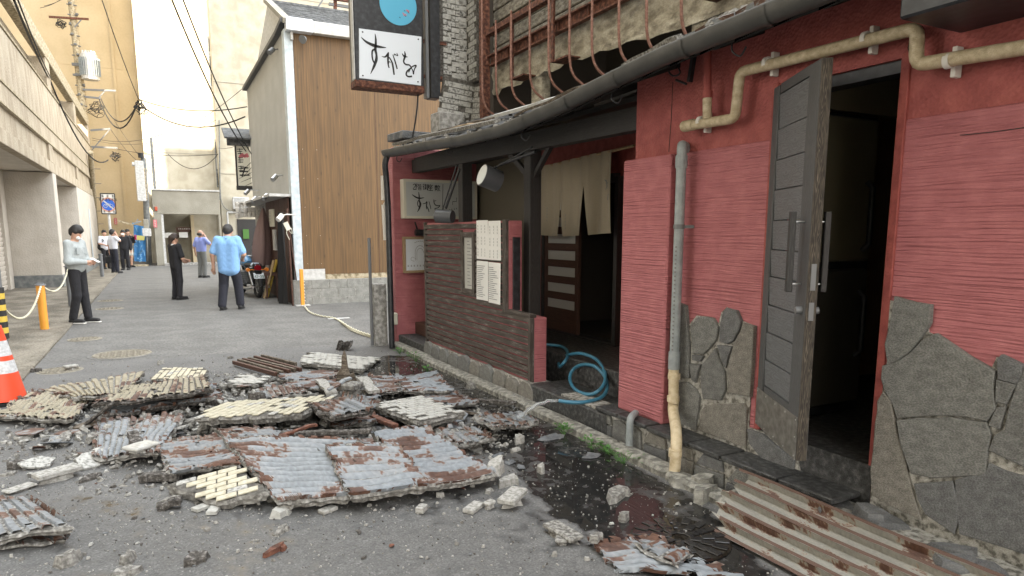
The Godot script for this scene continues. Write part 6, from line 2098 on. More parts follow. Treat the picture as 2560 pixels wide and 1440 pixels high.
func build_street_things() -> void:
	var b := MB.new()
	# ---- projecting sign box
	var sz := -8.5
	var t := thing("projecting_sign", "tall dark projecting sign box with a white brush-lettered panel and blue disc", "sign", Vector3(2.73, 3.34, sz))
	b = MB.new()
	b.span(Vector3(2.29, 3.345, sz - 0.22), Vector3(3.17, 5.6, sz), 0.012)
	part(b, "box", M.black_metal, t)
	b = MB.new()
	b.span(Vector3(2.285, 3.34, sz - 0.225), Vector3(3.175, 3.43, sz + 0.004), 0.01)
	part(b, "rusted_foot", M.rust, t)
	b = MB.new()
	b.span(Vector3(2.279, 3.43, sz - 0.10), Vector3(2.289, 5.6, sz + 0.003))
	part(b, "edge_trim", M.white_paint, t)
	var c := p2([2.35, 4.014, 3.142, 4.017, 3.123, 3.428, 2.334, 3.431])
	b = MB.new()
	b.prism([c[3] + Vector2(0, 0.01), c[2], c[1], c[0]], Transform3D(Basis(), Vector3(0, 0, sz + 0.014)), 0.012, 0.006)
	part(b, "white_panel", M.sign_white, t)
	b = MB.new()
	for q in p2([2.393, 3.977, 3.097, 3.98, 3.082, 3.471, 2.379, 3.475]): b.lathe([Vector2(0.010, 0), Vector2(0.008, 0.006), Vector2(0, 0.008)], Transform3D(Basis(Vector3.RIGHT, Vector3.BACK, Vector3.DOWN), Vector3(q.x, q.y, sz + 0.014)), 10)
	part(b, "screw", M.black_metal, t)
	put_strokes([
		[p2([2.371, 3.915, 2.429, 3.871, 2.517, 3.84, 2.606, 3.83, 2.679, 3.831]), [0.006, 0.026, 0.038, 0.026, 0.006]],
		[p2([2.544, 3.976, 2.551, 3.915, 2.548, 3.848, 2.542, 3.797, 2.554, 3.731, 2.549, 3.672, 2.518, 3.593, 2.472, 3.501]), [0.006, 0.024, 0.030, 0.034, 0.026, 0.036, 0.030, 0.003]],
		[p2([2.541, 3.798, 2.506, 3.776, 2.499, 3.725, 2.507, 3.668, 2.53, 3.628]), [0.02, 0.022, 0.020, 0.020, 0.02]],
		[p2([2.618, 3.724, 2.658, 3.72, 2.69, 3.747, 2.707, 3.781]), [0.004, 0.018, 0.026, 0.014]],
		[p2([2.705, 3.778, 2.699, 3.714, 2.697, 3.646, 2.709, 3.597]), [0.016, 0.026, 0.018, 0.014]],
		[p2([2.712, 3.724, 2.739, 3.685, 2.756, 3.636, 2.771, 3.522]), [0.014, 0.018, 0.024, 0.020]],
		[p2([2.761, 3.759, 2.785, 3.69, 2.8, 3.64, 2.812, 3.595]), [0.010, 0.018, 0.018, 0.018]],
		[p2([2.791, 3.75, 2.778, 3.769, 2.824, 3.753, 2.811, 3.782]), [0.008, 0.010, 0.012, 0.010]],
		[p2([2.729, 3.658, 2.711, 3.673, 2.702, 3.63]), [0.008, 0.010, 0.008]],
		[p2([2.914, 3.816, 2.919, 3.764, 2.898, 3.694, 2.924, 3.662, 2.971, 3.659, 2.998, 3.631]), [0.008, 0.026, 0.020, 0.020, 0.018, 0.016]],
		[p2([2.88, 3.785, 2.907, 3.754, 2.952, 3.753]), [0.010, 0.022, 0.006]],
		[p2([2.959, 3.571, 2.999, 3.636, 3.061, 3.664, 3.036, 3.614, 3.023, 3.552]), [0.014, 0.014, 0.020, 0.014, 0.014]],
		[p2([2.998, 3.631, 2.941, 3.582, 2.928, 3.538, 2.958, 3.52, 3.004, 3.528]), [0.016, 0.020, 0.020, 0.020, 0.022]],
		[p2([2.989, 3.635, 3.016, 3.595, 3.021, 3.554]), [0.012, 0.016, 0.014]],
	], sz + 0.0145, M.ink, t, "brush_lettering")
	var dc := Vector3(2.85, 4.351, -8.49)
	b = MB.new()
	b.lathe([Vector2(0.236, 0.0), Vector2(0.236, 0.006), Vector2(0.0, 0.006)], Transform3D(Basis(Vector3.RIGHT, Vector3.BACK, Vector3.DOWN), Vector3(dc.x, dc.y, sz)), 48)
	part(b, "blue_disc", M.cyan, t)
	b = MB.new()
	var k4 := p2([2.957, 4.3, 2.975, 4.286, 2.914, 4.257, 2.942, 4.248, 2.923, 4.237, 2.975, 4.299])
	for q in k4: b.stroke([q + Vector2(-0.012, 0.008), q + Vector2(0.012, -0.006)], [0.012, 0.008], Transform3D(Basis(), Vector3(0, 0, sz + 0.0065)))
	part(b, "disc_print", M.pink_print, t)
	b = MB.new()
	for q in p2([2.929, 4.292, 2.937, 4.233, 2.98, 4.278, 2.866, 4.207]): b.stroke([q + Vector2(-0.008, 0.004), q + Vector2(0.008, -0.006)], [0.009, 0.005], Transform3D(Basis(), Vector3(0, 0, sz + 0.007)))
	part(b, "disc_ink", M.ink, t)
	# carrying post between the sign and the tiled corner
	b = MB.new()
	b.span(Vector3(3.27, 3.30, sz - 0.2), Vector3(3.40, 5.6, sz - 0.02), 0.006)
	part(b, "post", M.black_metal, t)
	b = MB.new()
	b.span(Vector3(3.215, 3.30, sz - 0.16), Vector3(3.255, 5.6, sz - 0.04), 0.004)
	part(b, "rail", M.grey_metal, t)
	b = MB.new()
	for y in [3.55, 3.98, 4.6, 5.3]: b.span(Vector3(3.17, y, sz - 0.13), Vector3(3.52, y + 0.04, sz - 0.09))
	part(b, "arm", M.rust, t)
	b = MB.new()
	b.tube(smooth_curve([Vector3(3.12, 3.34, sz - 0.1), Vector3(3.10, 3.1, sz - 0.12), Vector3(3.05, 2.72, sz - 0.2)], 5), 0.010, 6)
	part(b, "cable", M.rubber, t)
	# ---- traffic cone
	var cc := Vector3(-1.364, 0, -7.766)
	cc.y = 0.0
	t = thing("traffic_cone", "orange traffic cone with two white bands at the left edge", "traffic cone", cc)
	b = MB.new()
	b.box(cc + Vector3(0, 0.025, 0), Vector3(0.40, 0.05, 0.40), Basis(Vector3.UP, 0.35), 0.012)
	part(b, "base", M.rubber, t)
	var pr := func(y: float) -> float: return lerpf(0.19, 0.045, y / 0.72)
	var bands := [[0.05, 0.30, "orange", "body"], [0.30, 0.415, "reflect", "white_band"], [0.415, 0.46, "orange", "body"], [0.46, 0.60, "reflect", "white_band"], [0.60, 0.74, "orange", "body"]]
	for q in bands:
		b = MB.new()
		var prof := [Vector2(pr.call(q[0]), q[0]), Vector2(pr.call(q[1]), q[1])]
		if q[1] > 0.7: prof.append_array([Vector2(pr.call(q[1]) - 0.006, q[1] + 0.004), Vector2(0.03, q[1] - 0.03)])
		if q[0] < 0.1: prof.push_front(Vector2(0.22, 0.052))
		b.lathe(prof, Transform3D(Basis(), cc), 32)
		part(b, q[3], M[q[2]], t)
	# ---- wrapped steel pole at the left edge
	var pp := Vector3(-2.012, 0, -11.667)
	t = thing("striped_pole", "grey steel pole with a yellow and black striped guard by the cone", "pole", pp)
	b = MB.new()
	b.tube([pp, pp + Vector3.UP * 9.0], 0.085, 18)
	part(b, "shaft", M.grey_metal, t)
	for k in 9:
		b = MB.new()
		b.tube([pp + Vector3.UP * (0.12 + k * 0.08), pp + Vector3(0, 0.20 + k * 0.08, 0)], 0.102, 18, true)
		part(b, "guard_stripe", M.yellow_paint if k % 2 else M.ink, t)
	# ---- bollards and rope chain on the left pavement
	var spots := [Vector3(-1.706, 0, -13.368), Vector3(-1.679, 0, -17.289), Vector3(-1.752, 0, -28.406), Vector3(-2.12, 0, -36.487)]
	var kinds := [["orange-yellow bollard with a flat cap carrying the rope chain", "bollard", 0.74], ["dull steel bollard just behind the man in the grey jacket", "grey_metal", 0.86], ["steel bollard beside the hand of the man in the grey jacket", "grey_metal", 0.8], ["orange-brown bollard far along beside the wall end", "bollard", 0.8]]
	for i in 4:
		var p: Vector3 = spots[i]
		t = thing("bollard", kinds[i][0], "bollard", p, "bollards along the left pavement")
		b = MB.new()
		b.lathe([Vector2(0.062, 0), Vector2(0.062, kinds[i][2]), Vector2(0.0, kinds[i][2])], Transform3D(Basis(), p), 20)
		part(b, "post", M[kinds[i][1]], t)
		b = MB.new()
		b.lathe([Vector2(0.0, kinds[i][2]), Vector2(0.085, kinds[i][2] + 0.001), Vector2(0.08, kinds[i][2] + 0.022), Vector2(0.0, kinds[i][2] + 0.024)], Transform3D(Basis(), p), 20)
		b.lathe([Vector2(0.12, 0.0), Vector2(0.11, 0.02), Vector2(0.062, 0.022)], Transform3D(Basis(), p), 20)
		b.tube([p + Vector3(-0.05, kinds[i][2] + 0.03, 0), p + Vector3(0.05, kinds[i][2] + 0.03, 0)], 0.012, 8)
		part(b, "cap", M.grey_metal, t)
	var h0: Vector3 = spots[0] + Vector3(0, 0.74, 0)
	var h1: Vector3 = spots[1] + Vector3(0, 0.84, 0)
	solo(rope(sag(h0 + Vector3(0.02, 0, 0.06), pp + Vector3(0.05, 0.55, -0.1), 0.32), 0.016), "rope_chain", M.rope, "white plastic rope chain from the yellow bollard to the striped pole", "rope", "", h0)
	solo(rope(sag(h0 + Vector3(0.02, 0, -0.05), h1, 0.26), 0.016), "rope_chain", M.rope, "rope chain from the yellow bollard to the steel bollard", "rope", "", h1)
	# right-hand bollard with the rope lying on the road
	var rb := Vector3(2.79, 0, -15.327)
	t = thing("bollard", "square orange post with hooks before the block wall", "bollard", rb, "bollards by the block wall")
	b = MB.new()
	b.box(rb + Vector3(0, 0.40, 0), Vector3(0.075, 0.80, 0.075), Basis(), 0.008)
	part(b, "post", M.bollard, t)
	b = MB.new()
	b.box(rb + Vector3(0, 0.008, 0), Vector3(0.30, 0.016, 0.2))
	part(b, "foot_plate", M.white_paint, t)
	b = MB.new()
	for k in 8: b.tube([rb + Vector3(0.038, 0.12 + k * 0.07, 0.02), rb + Vector3(0.055, 0.10 + k * 0.07, 0.02)], 0.012, 6)
	part(b, "chain_hook", M.rope, t)
	solo(rope(p3([2.762, 0.02, -14.95, 2.653, 0.02, -13.841, 2.704, 0.02, -13.147, 2.856, 0.02, -12.654, 2.858, 0.02, -12.199, 2.804, 0.02, -11.625, 2.753, 0.02, -10.943, 2.78, 0.02, -10.433, 2.854, 0.02, -10.025, 2.946, 0.02, -10.022]), 0.016), "rope_chain", M.rope, "white rope chain lying across the road to the restaurant corner", "rope", "", Vector3(2.894, 0, -12.353))
	solo(rope(p3([2.812, 0.045, -11.944, 2.763, 0.045, -11.108, 2.776, 0.045, -10.535, 2.827, 0.045, -10.036, 2.855, 0.045, -9.755]), 0.016), "rope_chain", M.rope, "second strand of rope beside the restaurant corner", "rope", "", Vector3(2.857, 0, -10.84))
	b = MB.new()
	b.box(Vector3(2.947, 0.006, -12.665), Vector3(0.40, 0.012, 0.10), Basis(), 0.003)
	solo(b, "ground_plate", M.white_paint, "thin pale plate on the road under the rope", "plate", "", Vector3(2.958, 0, -12.713))
	# ---- no-parking sign for bicycles
	var sp := Vector3(-1.556, 2.675, -32)
	t = thing("road_sign", "grey plate with a blue no-bicycle-parking disc on a white pole", "sign", Vector3(sp.x, 0, -32.0))
	b = MB.new()
	b.tube([Vector3(sp.x, 0, -32.0), Vector3(sp.x, sp.y + 0.2, -32.0)], 0.05, 10)
	part(b, "pole", M.white_paint, t)
	var q0 := p2([-1.786, 3.112, -1.283, 3.1, -1.298, 2.32, -1.806, 2.314])
	var pl := [Vector2(q0[0].x, q0[2].y), Vector2(q0[2].x, q0[2].y), Vector2(q0[2].x, q0[0].y), Vector2(q0[0].x, q0[0].y)]
	b = MB.new()
	b.prism(pl, Transform3D(Basis(), Vector3(0, 0, -31.94)), 0.02)
	part(b, "plate", M.white_clip, t)
	var ctr: Vector2 = (pl[0] + pl[2]) * 0.5 + Vector2(0, -0.04)
	var fl := Transform3D(Basis(Vector3.RIGHT, Vector3.BACK, Vector3.DOWN), Vector3(ctr.x, ctr.y, -31.94))
	b = MB.new()
	b.lathe([Vector2(0.285, 0.0), Vector2(0.285, 0.004), Vector2(0.0, 0.004)], fl, 28)
	part(b, "red_ring", plain(lin(0.50, 0.26, 0.18), 0.5), t)
	b = MB.new()
	b.lathe([Vector2(0.225, 0.0), Vector2(0.225, 0.008), Vector2(0.0, 0.008)], fl, 28)
	part(b, "blue_disc", plain(lin(0.012, 0.09, 0.42), 0.45), t)
	b = MB.new()
	var gz := Transform3D(Basis(), Vector3(0, 0, -31.93))
	b.stroke([ctr + Vector2(-0.16, 0.16), ctr + Vector2(0.16, -0.16)], [0.05, 0.05], gz)
	for s in [-1.0, 1.0]:
		var ring := []
		var rw := []
		for i in 13:
			ring.append(ctr + Vector2(s * 0.10 + cos(TAU * i / 12.0) * 0.065, -0.05 + sin(TAU * i / 12.0) * 0.065))
			rw.append(0.014)
		b.stroke(ring, rw, gz)
	b.stroke([ctr + Vector2(-0.10, -0.05), ctr + Vector2(-0.03, 0.05), ctr + Vector2(0.08, 0.05), ctr + Vector2(0.0, -0.05)], [0.014, 0.014, 0.014, 0.014], gz)
	part(b, "bicycle_symbol", M.white_paint, t)
	b = MB.new()
	var gr := RandomNumberGenerator.new()
	gr.seed = 2
	glyph_row(b, gz, Vector2(ctr.x - 0.18, pl[2].y - 0.10), 0.10, 3, 0.18, gr)
	glyph_row(b, gz, Vector2(ctr.x - 0.27, pl[2].y - 0.23), 0.10, 6, 0.108, gr)
	glyph_row(b, gz, Vector2(ctr.x - 0.16, pl[0].y + 0.09), 0.09, 3, 0.17, gr)
	for sgn in [[pl[0], pl[1]], [pl[1], pl[2]], [pl[2], pl[3]], [pl[3], pl[0]]]: b.stroke(sgn, [0.04, 0.04], gz)
	part(b, "lettering", M.ink, t)
	# ---- pole with light box and meter boxes before the garage
	var lp := Vector3(-0.341, 0, -38.17)
	t = thing("lamp_pole", "grey pole carrying a long white light box and meter boxes", "pole", lp)
	b = MB.new()
	b.tube([lp, Vector3(-0.237, 2.71, -36.6), Vector3(-0.204, 4.987, -36.6)], [0.15, 0.13, 0.11], 12)
	part(b, "shaft", M.grey_base, t)
	b = MB.new()
	b.span(Vector3(-0.572, 3.004, -36.3), Vector3(-0.211, 4.825, -36.2), 0.02)
	part(b, "light_box", M.white_paint, t)
	b = MB.new()
	b.span(Vector3(-0.34, 3.065, -36.35), Vector3(-0.154, 4.51, -36.25))
	part(b, "side_print", M.mossy, t)
	b = MB.new()
	b.lathe([Vector2(0.0, 0.0), Vector2(0.12, 0.01), Vector2(0.12, 0.22), Vector2(0.0, 0.24)], Transform3D(Basis(), Vector3(-0.286, 4.974, -36.5)), 12)
	part(b, "cap", M.rubber, t)
	b = MB.new()
	b.tube([Vector3(-0.419, 4.646, -36.3), Vector3(-0.675, 4.67, -36.3)], [0.07, 0.10], 10)
	part(b, "lamp_head", M.white_paint, t)
	b = MB.new()
	b.box(Vector3(-0.304, 1.968, -36.3), Vector3(0.22, 0.42, 0.18), Basis(), 0.02)
	part(b, "meter", M.garage_wall, t)
	b = MB.new()
	b.box(Vector3(-0.299, 1.582, -36.25), Vector3(0.36, 0.36, 0.22), Basis(), 0.02)
	part(b, "switch_box", M.white_paint, t)
	b = MB.new()
	b.tube([Vector3(-0.314, 1.379, -36.3), Vector3(-0.376, 0, -38.188)], 0.025, 6)
	part(b, "conduit", M.white_paint, t)
	# ---- blue banner sheet beside it
	var bp := p3([-1.051, 0, -42.111, -0.477, 0, -41.812])
	t = thing("blue_banner", "blue printed sheet with a yellow block stretched beside the lamp pole", "banner", bp[0])
	b = MB.new()
	var rows := []
	var bt := p2([-0.822, 1.952, -0.334, 1.842, -0.916, 0.239, -0.435, 0.211])
	for i in 8:
		var row := []
		for j in 8:
			var a: Vector2 = bt[0].lerp(bt[1], j / 7.0)
			var d: Vector2 = bt[2].lerp(bt[3], j / 7.0)
			var p: Vector2 = a.lerp(d, i / 7.0)
			row.append(Vector3(p.x, p.y, -36.8 + 0.05 * sin(j * 1.7 + i * 0.4)))
		rows.append(row)
	b.surf(rows, 1, 1, Vector3.BACK)
	part(b, "sheet", plain(lin(0.03, 0.16, 0.36), 0.6), t)
	b = MB.new()
	var yb := p2([-0.726, 1.452, -0.398, 1.414, -0.429, 1.208, -0.742, 1.229])
	b.prism([yb[0], yb[1], yb[2], yb[3]], Transform3D(Basis(), Vector3(0, 0, -36.72)), 0.004)
	part(b, "yellow_block", plain(lin(0.55, 0.52, 0.16), 0.7), t)
	b = MB.new()
	for k in 18:
		var q := Vector2(rng.randf_range(bt[2].x + 0.06, bt[3].x - 0.06), rng.randf_range(0.3, 2.2))
		if q.y > 1.3 and q.y < 1.75: continue
		b.stroke([q, q + Vector2(rng.randf_range(-0.12, 0.12), rng.randf_range(-0.2, 0.2)), q + Vector2(rng.randf_range(-0.1, 0.15), rng.randf_range(-0.2, 0.1))], [0.03, 0.05, 0.02], Transform3D(Basis(), Vector3(0, 0, -36.73)))
	part(b, "print", plain(lin(0.16, 0.34, 0.55), 0.7), t)
	b = MB.new()
	b.bar(Vector3(-1.421, 2.111, -36.6), Vector3(-0.821, 1.913, -36.6), 0.06, 0.06)
	b.span(Vector3(bt[2].x - 0.1, 0.0, -36.9), Vector3(bt[3].x + 0.1, 0.08, -36.6))
	part(b, "pole", M.mossy, t)
	# ---- utility pole with transformer
	var up := Vector3(-2.43, 0, -36.648)
	up = Vector3(Vector3(-2.854, 9.196, -42).x, 0, -42.0)
	t = thing("utility_pole", "concrete utility pole with crossarms rising behind the parking block", "utility pole", up)
	b = MB.new()
	var tp := Vector3(-2.854, 14.117, -42)
	b.tube([Vector3(-2.749, 6.66, -42), tp], [0.19, 0.16], 14)
	b.tube([up, Vector3(-2.749, 6.66, -42)], 0.19, 14)
	part(b, "shaft", M.mossy, t)
	for q in [[Vector3(-3.837, 12.025, -41.8), Vector3(-2.154, 12.141, -41.8), "rust"], [Vector3(-2.689, 8.711, -41.8), Vector3(-1.228, 8.785, -41.8), "grey_metal"], [Vector3(-2.63, 8.367, -41.8), Vector3(-1.935, 8.349, -41.8), "grey_metal"], [Vector3(-2.519, 6.729, -41.8), Vector3(-1.625, 6.868, -41.8), "grey_metal"], [Vector3(-2.549, 5.915, -41.8), Vector3(-1.375, 5.919, -41.8), "grey_metal"]]:
		b = MB.new()
		b.bar(q[0], q[1], 0.09, 0.09)
		part(b, "crossarm", M[q[2]], t)
	b = MB.new()
	b.bar(Vector3(-2.464, 12.1, -41.8), Vector3(-2.786, 11.68, -41.8), 0.05, 0.05)
	b.bar(Vector3(-1.73, 8.72, -41.8), Vector3(-2.059, 8.338, -41.8), 0.05, 0.05)
	b.bar(Vector3(-1.664, 6.825, -41.8), Vector3(-2.527, 5.757, -41.8), 0.05, 0.05)
	part(b, "strut", M.grey_metal, t)
	b = MB.new()
	for k in 12:
		var w := 0.1 + 0.07 * k
		var p := Vector3(-2.771, 7.251, -42).lerp(tp, w)
		b.tube([p + Vector3(-0.22, 0.02, 0.1), p + Vector3(0.22, -0.02, 0.15)], 0.03, 6)
		b.box(p + Vector3(rng.randf_range(-0.2, 0.2), 0.05, 0.2), Vector3(0.14, 0.10, 0.10), Basis(Vector3.UP, k), 0.02)
	part(b, "fittings", M.grey_metal, t)
	var tr := Vector3(-2.294, 9.791, -41.6)
	t = thing("transformer", "white finned transformer drum hung on the utility pole", "transformer", tr)
	b = MB.new()
	b.tube([tr + Vector3(0, -0.62, 0), tr + Vector3(0, -0.60, 0), tr + Vector3(0, 0.55, 0), tr + Vector3(0, 0.62, 0)], [0.34, 0.40, 0.40, 0.34], 24)
	part(b, "tank", M.white_paint, t)
	b = MB.new()
	for k in 12:
		var a := PI * (0.05 + 0.075 * k)
		b.box(tr + Vector3(cos(a) * 0.43, -0.02, sin(a) * 0.43), Vector3(0.02, 0.85, 0.10), Basis(Vector3.UP, -a + PI * 0.5))
	part(b, "fin", M.pvc_grey, t)
	b = MB.new()
	for k in 5: b.lathe([Vector2(0.06, 0), Vector2(0.09, 0.06), Vector2(0.05, 0.10), Vector2(0.08, 0.15), Vector2(0, 0.2)], Transform3D(Basis(), tr + Vector3(-0.24 + k * 0.12, 0.6, 0.1 * (k % 2))), 10)
	part(b, "insulator", M.white_clip, t)
	b = MB.new()
	b.bar(tr + Vector3(-0.75, 0.1, -0.2), tr + Vector3(-0.3, 0.1, 0), 0.1, 0.14)
	b.bar(tr + Vector3(-0.75, -0.4, -0.2), tr + Vector3(-0.3, -0.4, 0), 0.1, 0.1)
	part(b, "bracket", M.grey_metal, t)
	build_motorcycle()
	build_hose()
	# ---- weeds along the kerb
	for q in [[Vector3(2.796, 0, -3.68), 0.16], [Vector3(2.764, 0.02, -4.028), 0.10], [Vector3(2.777, 0.03, -4.442), 0.08], [Vector3(2.781, 0, -7.932), 0.16], [Vector3(2.782, 0, -8.565), 0.10], [Vector3(2.689, 0, -7.291), 0.08], [Vector3(2.81, 0, -3.916), 0.07]]:
		weed(q[0], q[1])

func weed(p: Vector3, s: float) -> void:
	var b := MB.new()
	for k in 34:
		var a := rng.randf() * TAU
		var r := rng.randf() * s
		if k % 4 == 0: b.tube([Vector3(p.x, 0, p.z), p + Vector3(cos(a) * r * 0.6, s * 0.5, sin(a) * r)], 0.002, 4, false)
		var o := p + Vector3(cos(a) * r * 0.6, rng.randf_range(0.01, s * 0.7), sin(a) * r)
		var d := Vector3(cos(a), rng.randf_range(0.0, 0.9), sin(a)).normalized() * rng.randf_range(0.025, 0.05)
		var w := d.cross(Vector3.UP).normalized() * 0.012
		b.quad(o, o + d * 0.5 + w, o + d, o + d * 0.5 - w, Vector3.UP)
	solo(b, "weed", M.leaf, "small green weed growing out of the broken kerb", "plant", "weeds along the kerb", p)

func wheel(b: MB, c: Vector3, ax: Vector3, r: float, tw: float) -> void:
	var ring := []
	for i in 25:
		var a := TAU * i / 24.0
		var u := ax.cross(Vector3.UP).normalized()
		ring.append(c + u * cos(a) * r + Vector3.UP * sin(a) * r)
	b.tube(ring, tw, 8, false)

func build_motorcycle() -> void:
	var rw := Vector3(2.207, 0, -17.71)
	var fwd := Vector3(-0.16, 0, -1).normalized()
	var sd := fwd.cross(Vector3.UP).normalized()
	var lean := 0.10
	var up := (Vector3.UP - sd * lean).normalized()
	var P := func(f: float, h: float, s: float) -> Vector3: return rw + fwd * f + up * h + sd * s
	var t := thing("motorcycle", "blue and white motorcycle with a round red tail lamp seen from behind", "motorcycle", rw)
	for q in [[0.0, 0.30, 0.055], [1.38, 0.30, 0.045]]:
		var b := MB.new()
		wheel(b, P.call(q[0], q[1], 0.0), sd, 0.245, q[2])
		var w := part(b, "tyre", M.rubber, t)
		b = MB.new()
		wheel(b, P.call(q[0], q[1], 0.0), sd, 0.19, 0.016)
		for k in 8:
			var a := TAU * k / 8.0
			b.tube([P.call(q[0], q[1], 0), P.call(q[0] + cos(a) * 0.19, q[1] + sin(a) * 0.19, 0)], 0.008, 5)
		b.tube([P.call(q[0], q[1], -0.07), P.call(q[0], q[1], 0.07)], 0.04, 10)
		part(b, "rim", M.steel, w)
	var b := MB.new()
	b.tube([P.call(0.0, 0.30, 0.09), P.call(0.5, 0.36, 0.09)], 0.022, 8)
	b.tube([P.call(0.0, 0.30, -0.09), P.call(0.5, 0.36, -0.09)], 0.022, 8)
	b.tube([P.call(0.5, 0.36, 0.0), P.call(0.95, 0.40, 0.0), P.call(1.15, 0.85, 0.0)], 0.03, 8)
	b.tube([P.call(-0.1, 0.72, 0.0), P.call(0.5, 0.68, 0.0), P.call(1.15, 0.85, 0.0)], 0.03, 8)
	part(b, "frame", M.rubber, t)
	b = MB.new()
	for s in [-1.0, 1.0]: b.tube([P.call(0.02, 0.32, s * 0.12), P.call(0.18, 0.68, s * 0.12)], 0.025, 8)
	part(b, "shock", M.steel, t)
	b = MB.new()
	b.box(P.call(0.72, 0.48, 0.0), Vector3(0.42, 0.36, 0.40), Basis(sd, up, -fwd), 0.06)
	for k in 5: b.box(P.call(0.72, 0.42 + k * 0.05, 0.0), Vector3(0.46, 0.015, 0.44), Basis(sd, up, -fwd))
	part(b, "engine", M.grey_metal, t)
	b = MB.new()
	for s in [-1.0, 1.0]: b.tube(smooth_curve([P.call(0.95, 0.45, s * 0.1), P.call(0.85, 0.24, s * 0.16), P.call(0.4, 0.22, s * 0.17), P.call(-0.22, 0.28, s * 0.19)], 4), 0.036, 10)
	part(b, "exhaust", M.steel, t)
	b = MB.new()
	b.tube(smooth_curve([P.call(0.55, 0.82, 0), P.call(0.7, 0.88, 0), P.call(0.95, 0.90, 0), P.call(1.1, 0.86, 0)], 4), [0.08, 0.10, 0.12, 0.135, 0.14, 0.145, 0.15, 0.15, 0.14, 0.13, 0.12, 0.10, 0.07], 14)
	part(b, "tank", plain(lin(0.10, 0.24, 0.42), 0.25), t)
	b = MB.new()
	b.box(P.call(0.28, 0.80, 0.0), Vector3(0.24, 0.09, 0.60), Basis(sd, (up + fwd * 0.08).normalized(), -fwd), 0.04)
	part(b, "seat", M.rubber, t)
	b = MB.new()
	b.box(P.call(-0.06, 0.80, 0.0), Vector3(0.21, 0.13, 0.30), Basis(sd, (up - fwd * 0.2).normalized(), -fwd), 0.05)
	part(b, "tail_cowl", plain(lin(0.36, 0.46, 0.56), 0.3), t)
	b = MB.new()
	b.box(P.call(-0.17, 0.78, 0.0), Vector3(0.22, 0.16, 0.08), Basis(sd, up, -fwd), 0.04)
	part(b, "tail_housing", M.rubber, t)
	b = MB.new()
	b.tube([P.call(-0.20, 0.74, 0), P.call(-0.235, 0.735, 0)], [0.088, 0.075], 18)
	part(b, "tail_lamp", plain(lin(0.22, 0.008, 0.014), 0.2), t)
	for s in [-1.0, 1.0]:
		b = MB.new()
		b.tube([P.call(-0.15, 0.70, s * 0.06), P.call(-0.16, 0.70, s * 0.20)], 0.012, 6)
		b.tube([P.call(-0.12, 0.70, s * 0.22), P.call(-0.20, 0.70, s * 0.22)], [0.05, 0.042], 12)
		part(b, "indicator", plain(lin(0.62, 0.20, 0.03), 0.3), t)
	b = MB.new()
	var pb := Basis(sd, (up + fwd * 0.25).normalized(), sd.cross((up + fwd * 0.25).normalized()))
	b.box(P.call(-0.21, 0.555, 0.0), Vector3(0.25, 0.145, 0.008), pb, 0.003)
	var plate := part(b, "number_plate", M.sign_white, t)
	var tm := TextMesh.new()
	tm.text = "47-39"
	tm.font_size = 11
	tm.pixel_size = 0.008
	tm.depth = 0.004
	var bk := -fwd
	put(tm, "plate_number", plain(lin(0.02, 0.12, 0.07), 0.6), plate, Transform3D(Basis(sd, (up + fwd * 0.25).normalized(), sd.cross((up + fwd * 0.25).normalized())), P.call(-0.222, 0.535, 0.0)))
	b = MB.new()
	b.box(P.call(-0.12, 0.62, 0.0), Vector3(0.16, 0.16, 0.2), Basis(sd, (up - fwd * 0.5).normalized(), -fwd), 0.02)
	part(b, "rear_fender", M.rubber, t)
	b = MB.new()
	b.tube(smooth_curve([P.call(1.0, 0.98, -0.36), P.call(1.12, 1.0, -0.18), P.call(1.18, 0.96, 0.0), P.call(1.12, 1.0, 0.18), P.call(1.0, 0.98, 0.36)], 4), 0.014, 8)
	b.tube([P.call(1.15, 0.95, 0.09), P.call(1.38, 0.30, 0.09)], 0.022, 8)
	b.tube([P.call(1.15, 0.95, -0.09), P.call(1.38, 0.30, -0.09)], 0.022, 8)
	part(b, "handlebar", M.steel, t)
	for s in [-1.0, 1.0]:
		b = MB.new()
		b.tube([P.call(0.97, 0.98, s * 0.36), P.call(1.03, 0.985, s * 0.25)], 0.020, 8)
		part(b, "grip", M.rubber, t)
		b = MB.new()
		b.tube([P.call(1.05, 1.0, s * 0.24), P.call(1.05, 1.18, s * 0.32)], 0.007, 6)
		b.tube([P.call(1.04, 1.21, s * 0.33), P.call(1.06, 1.21, s * 0.33)], 0.06, 14)
		part(b, "mirror", M.grey_metal, t)
	b = MB.new()
	b.tube([P.call(0.55, 0.35, 0.12), P.call(0.45, 0.0, 0.30)], 0.015, 6)
	part(b, "side_stand", M.rubber, t)

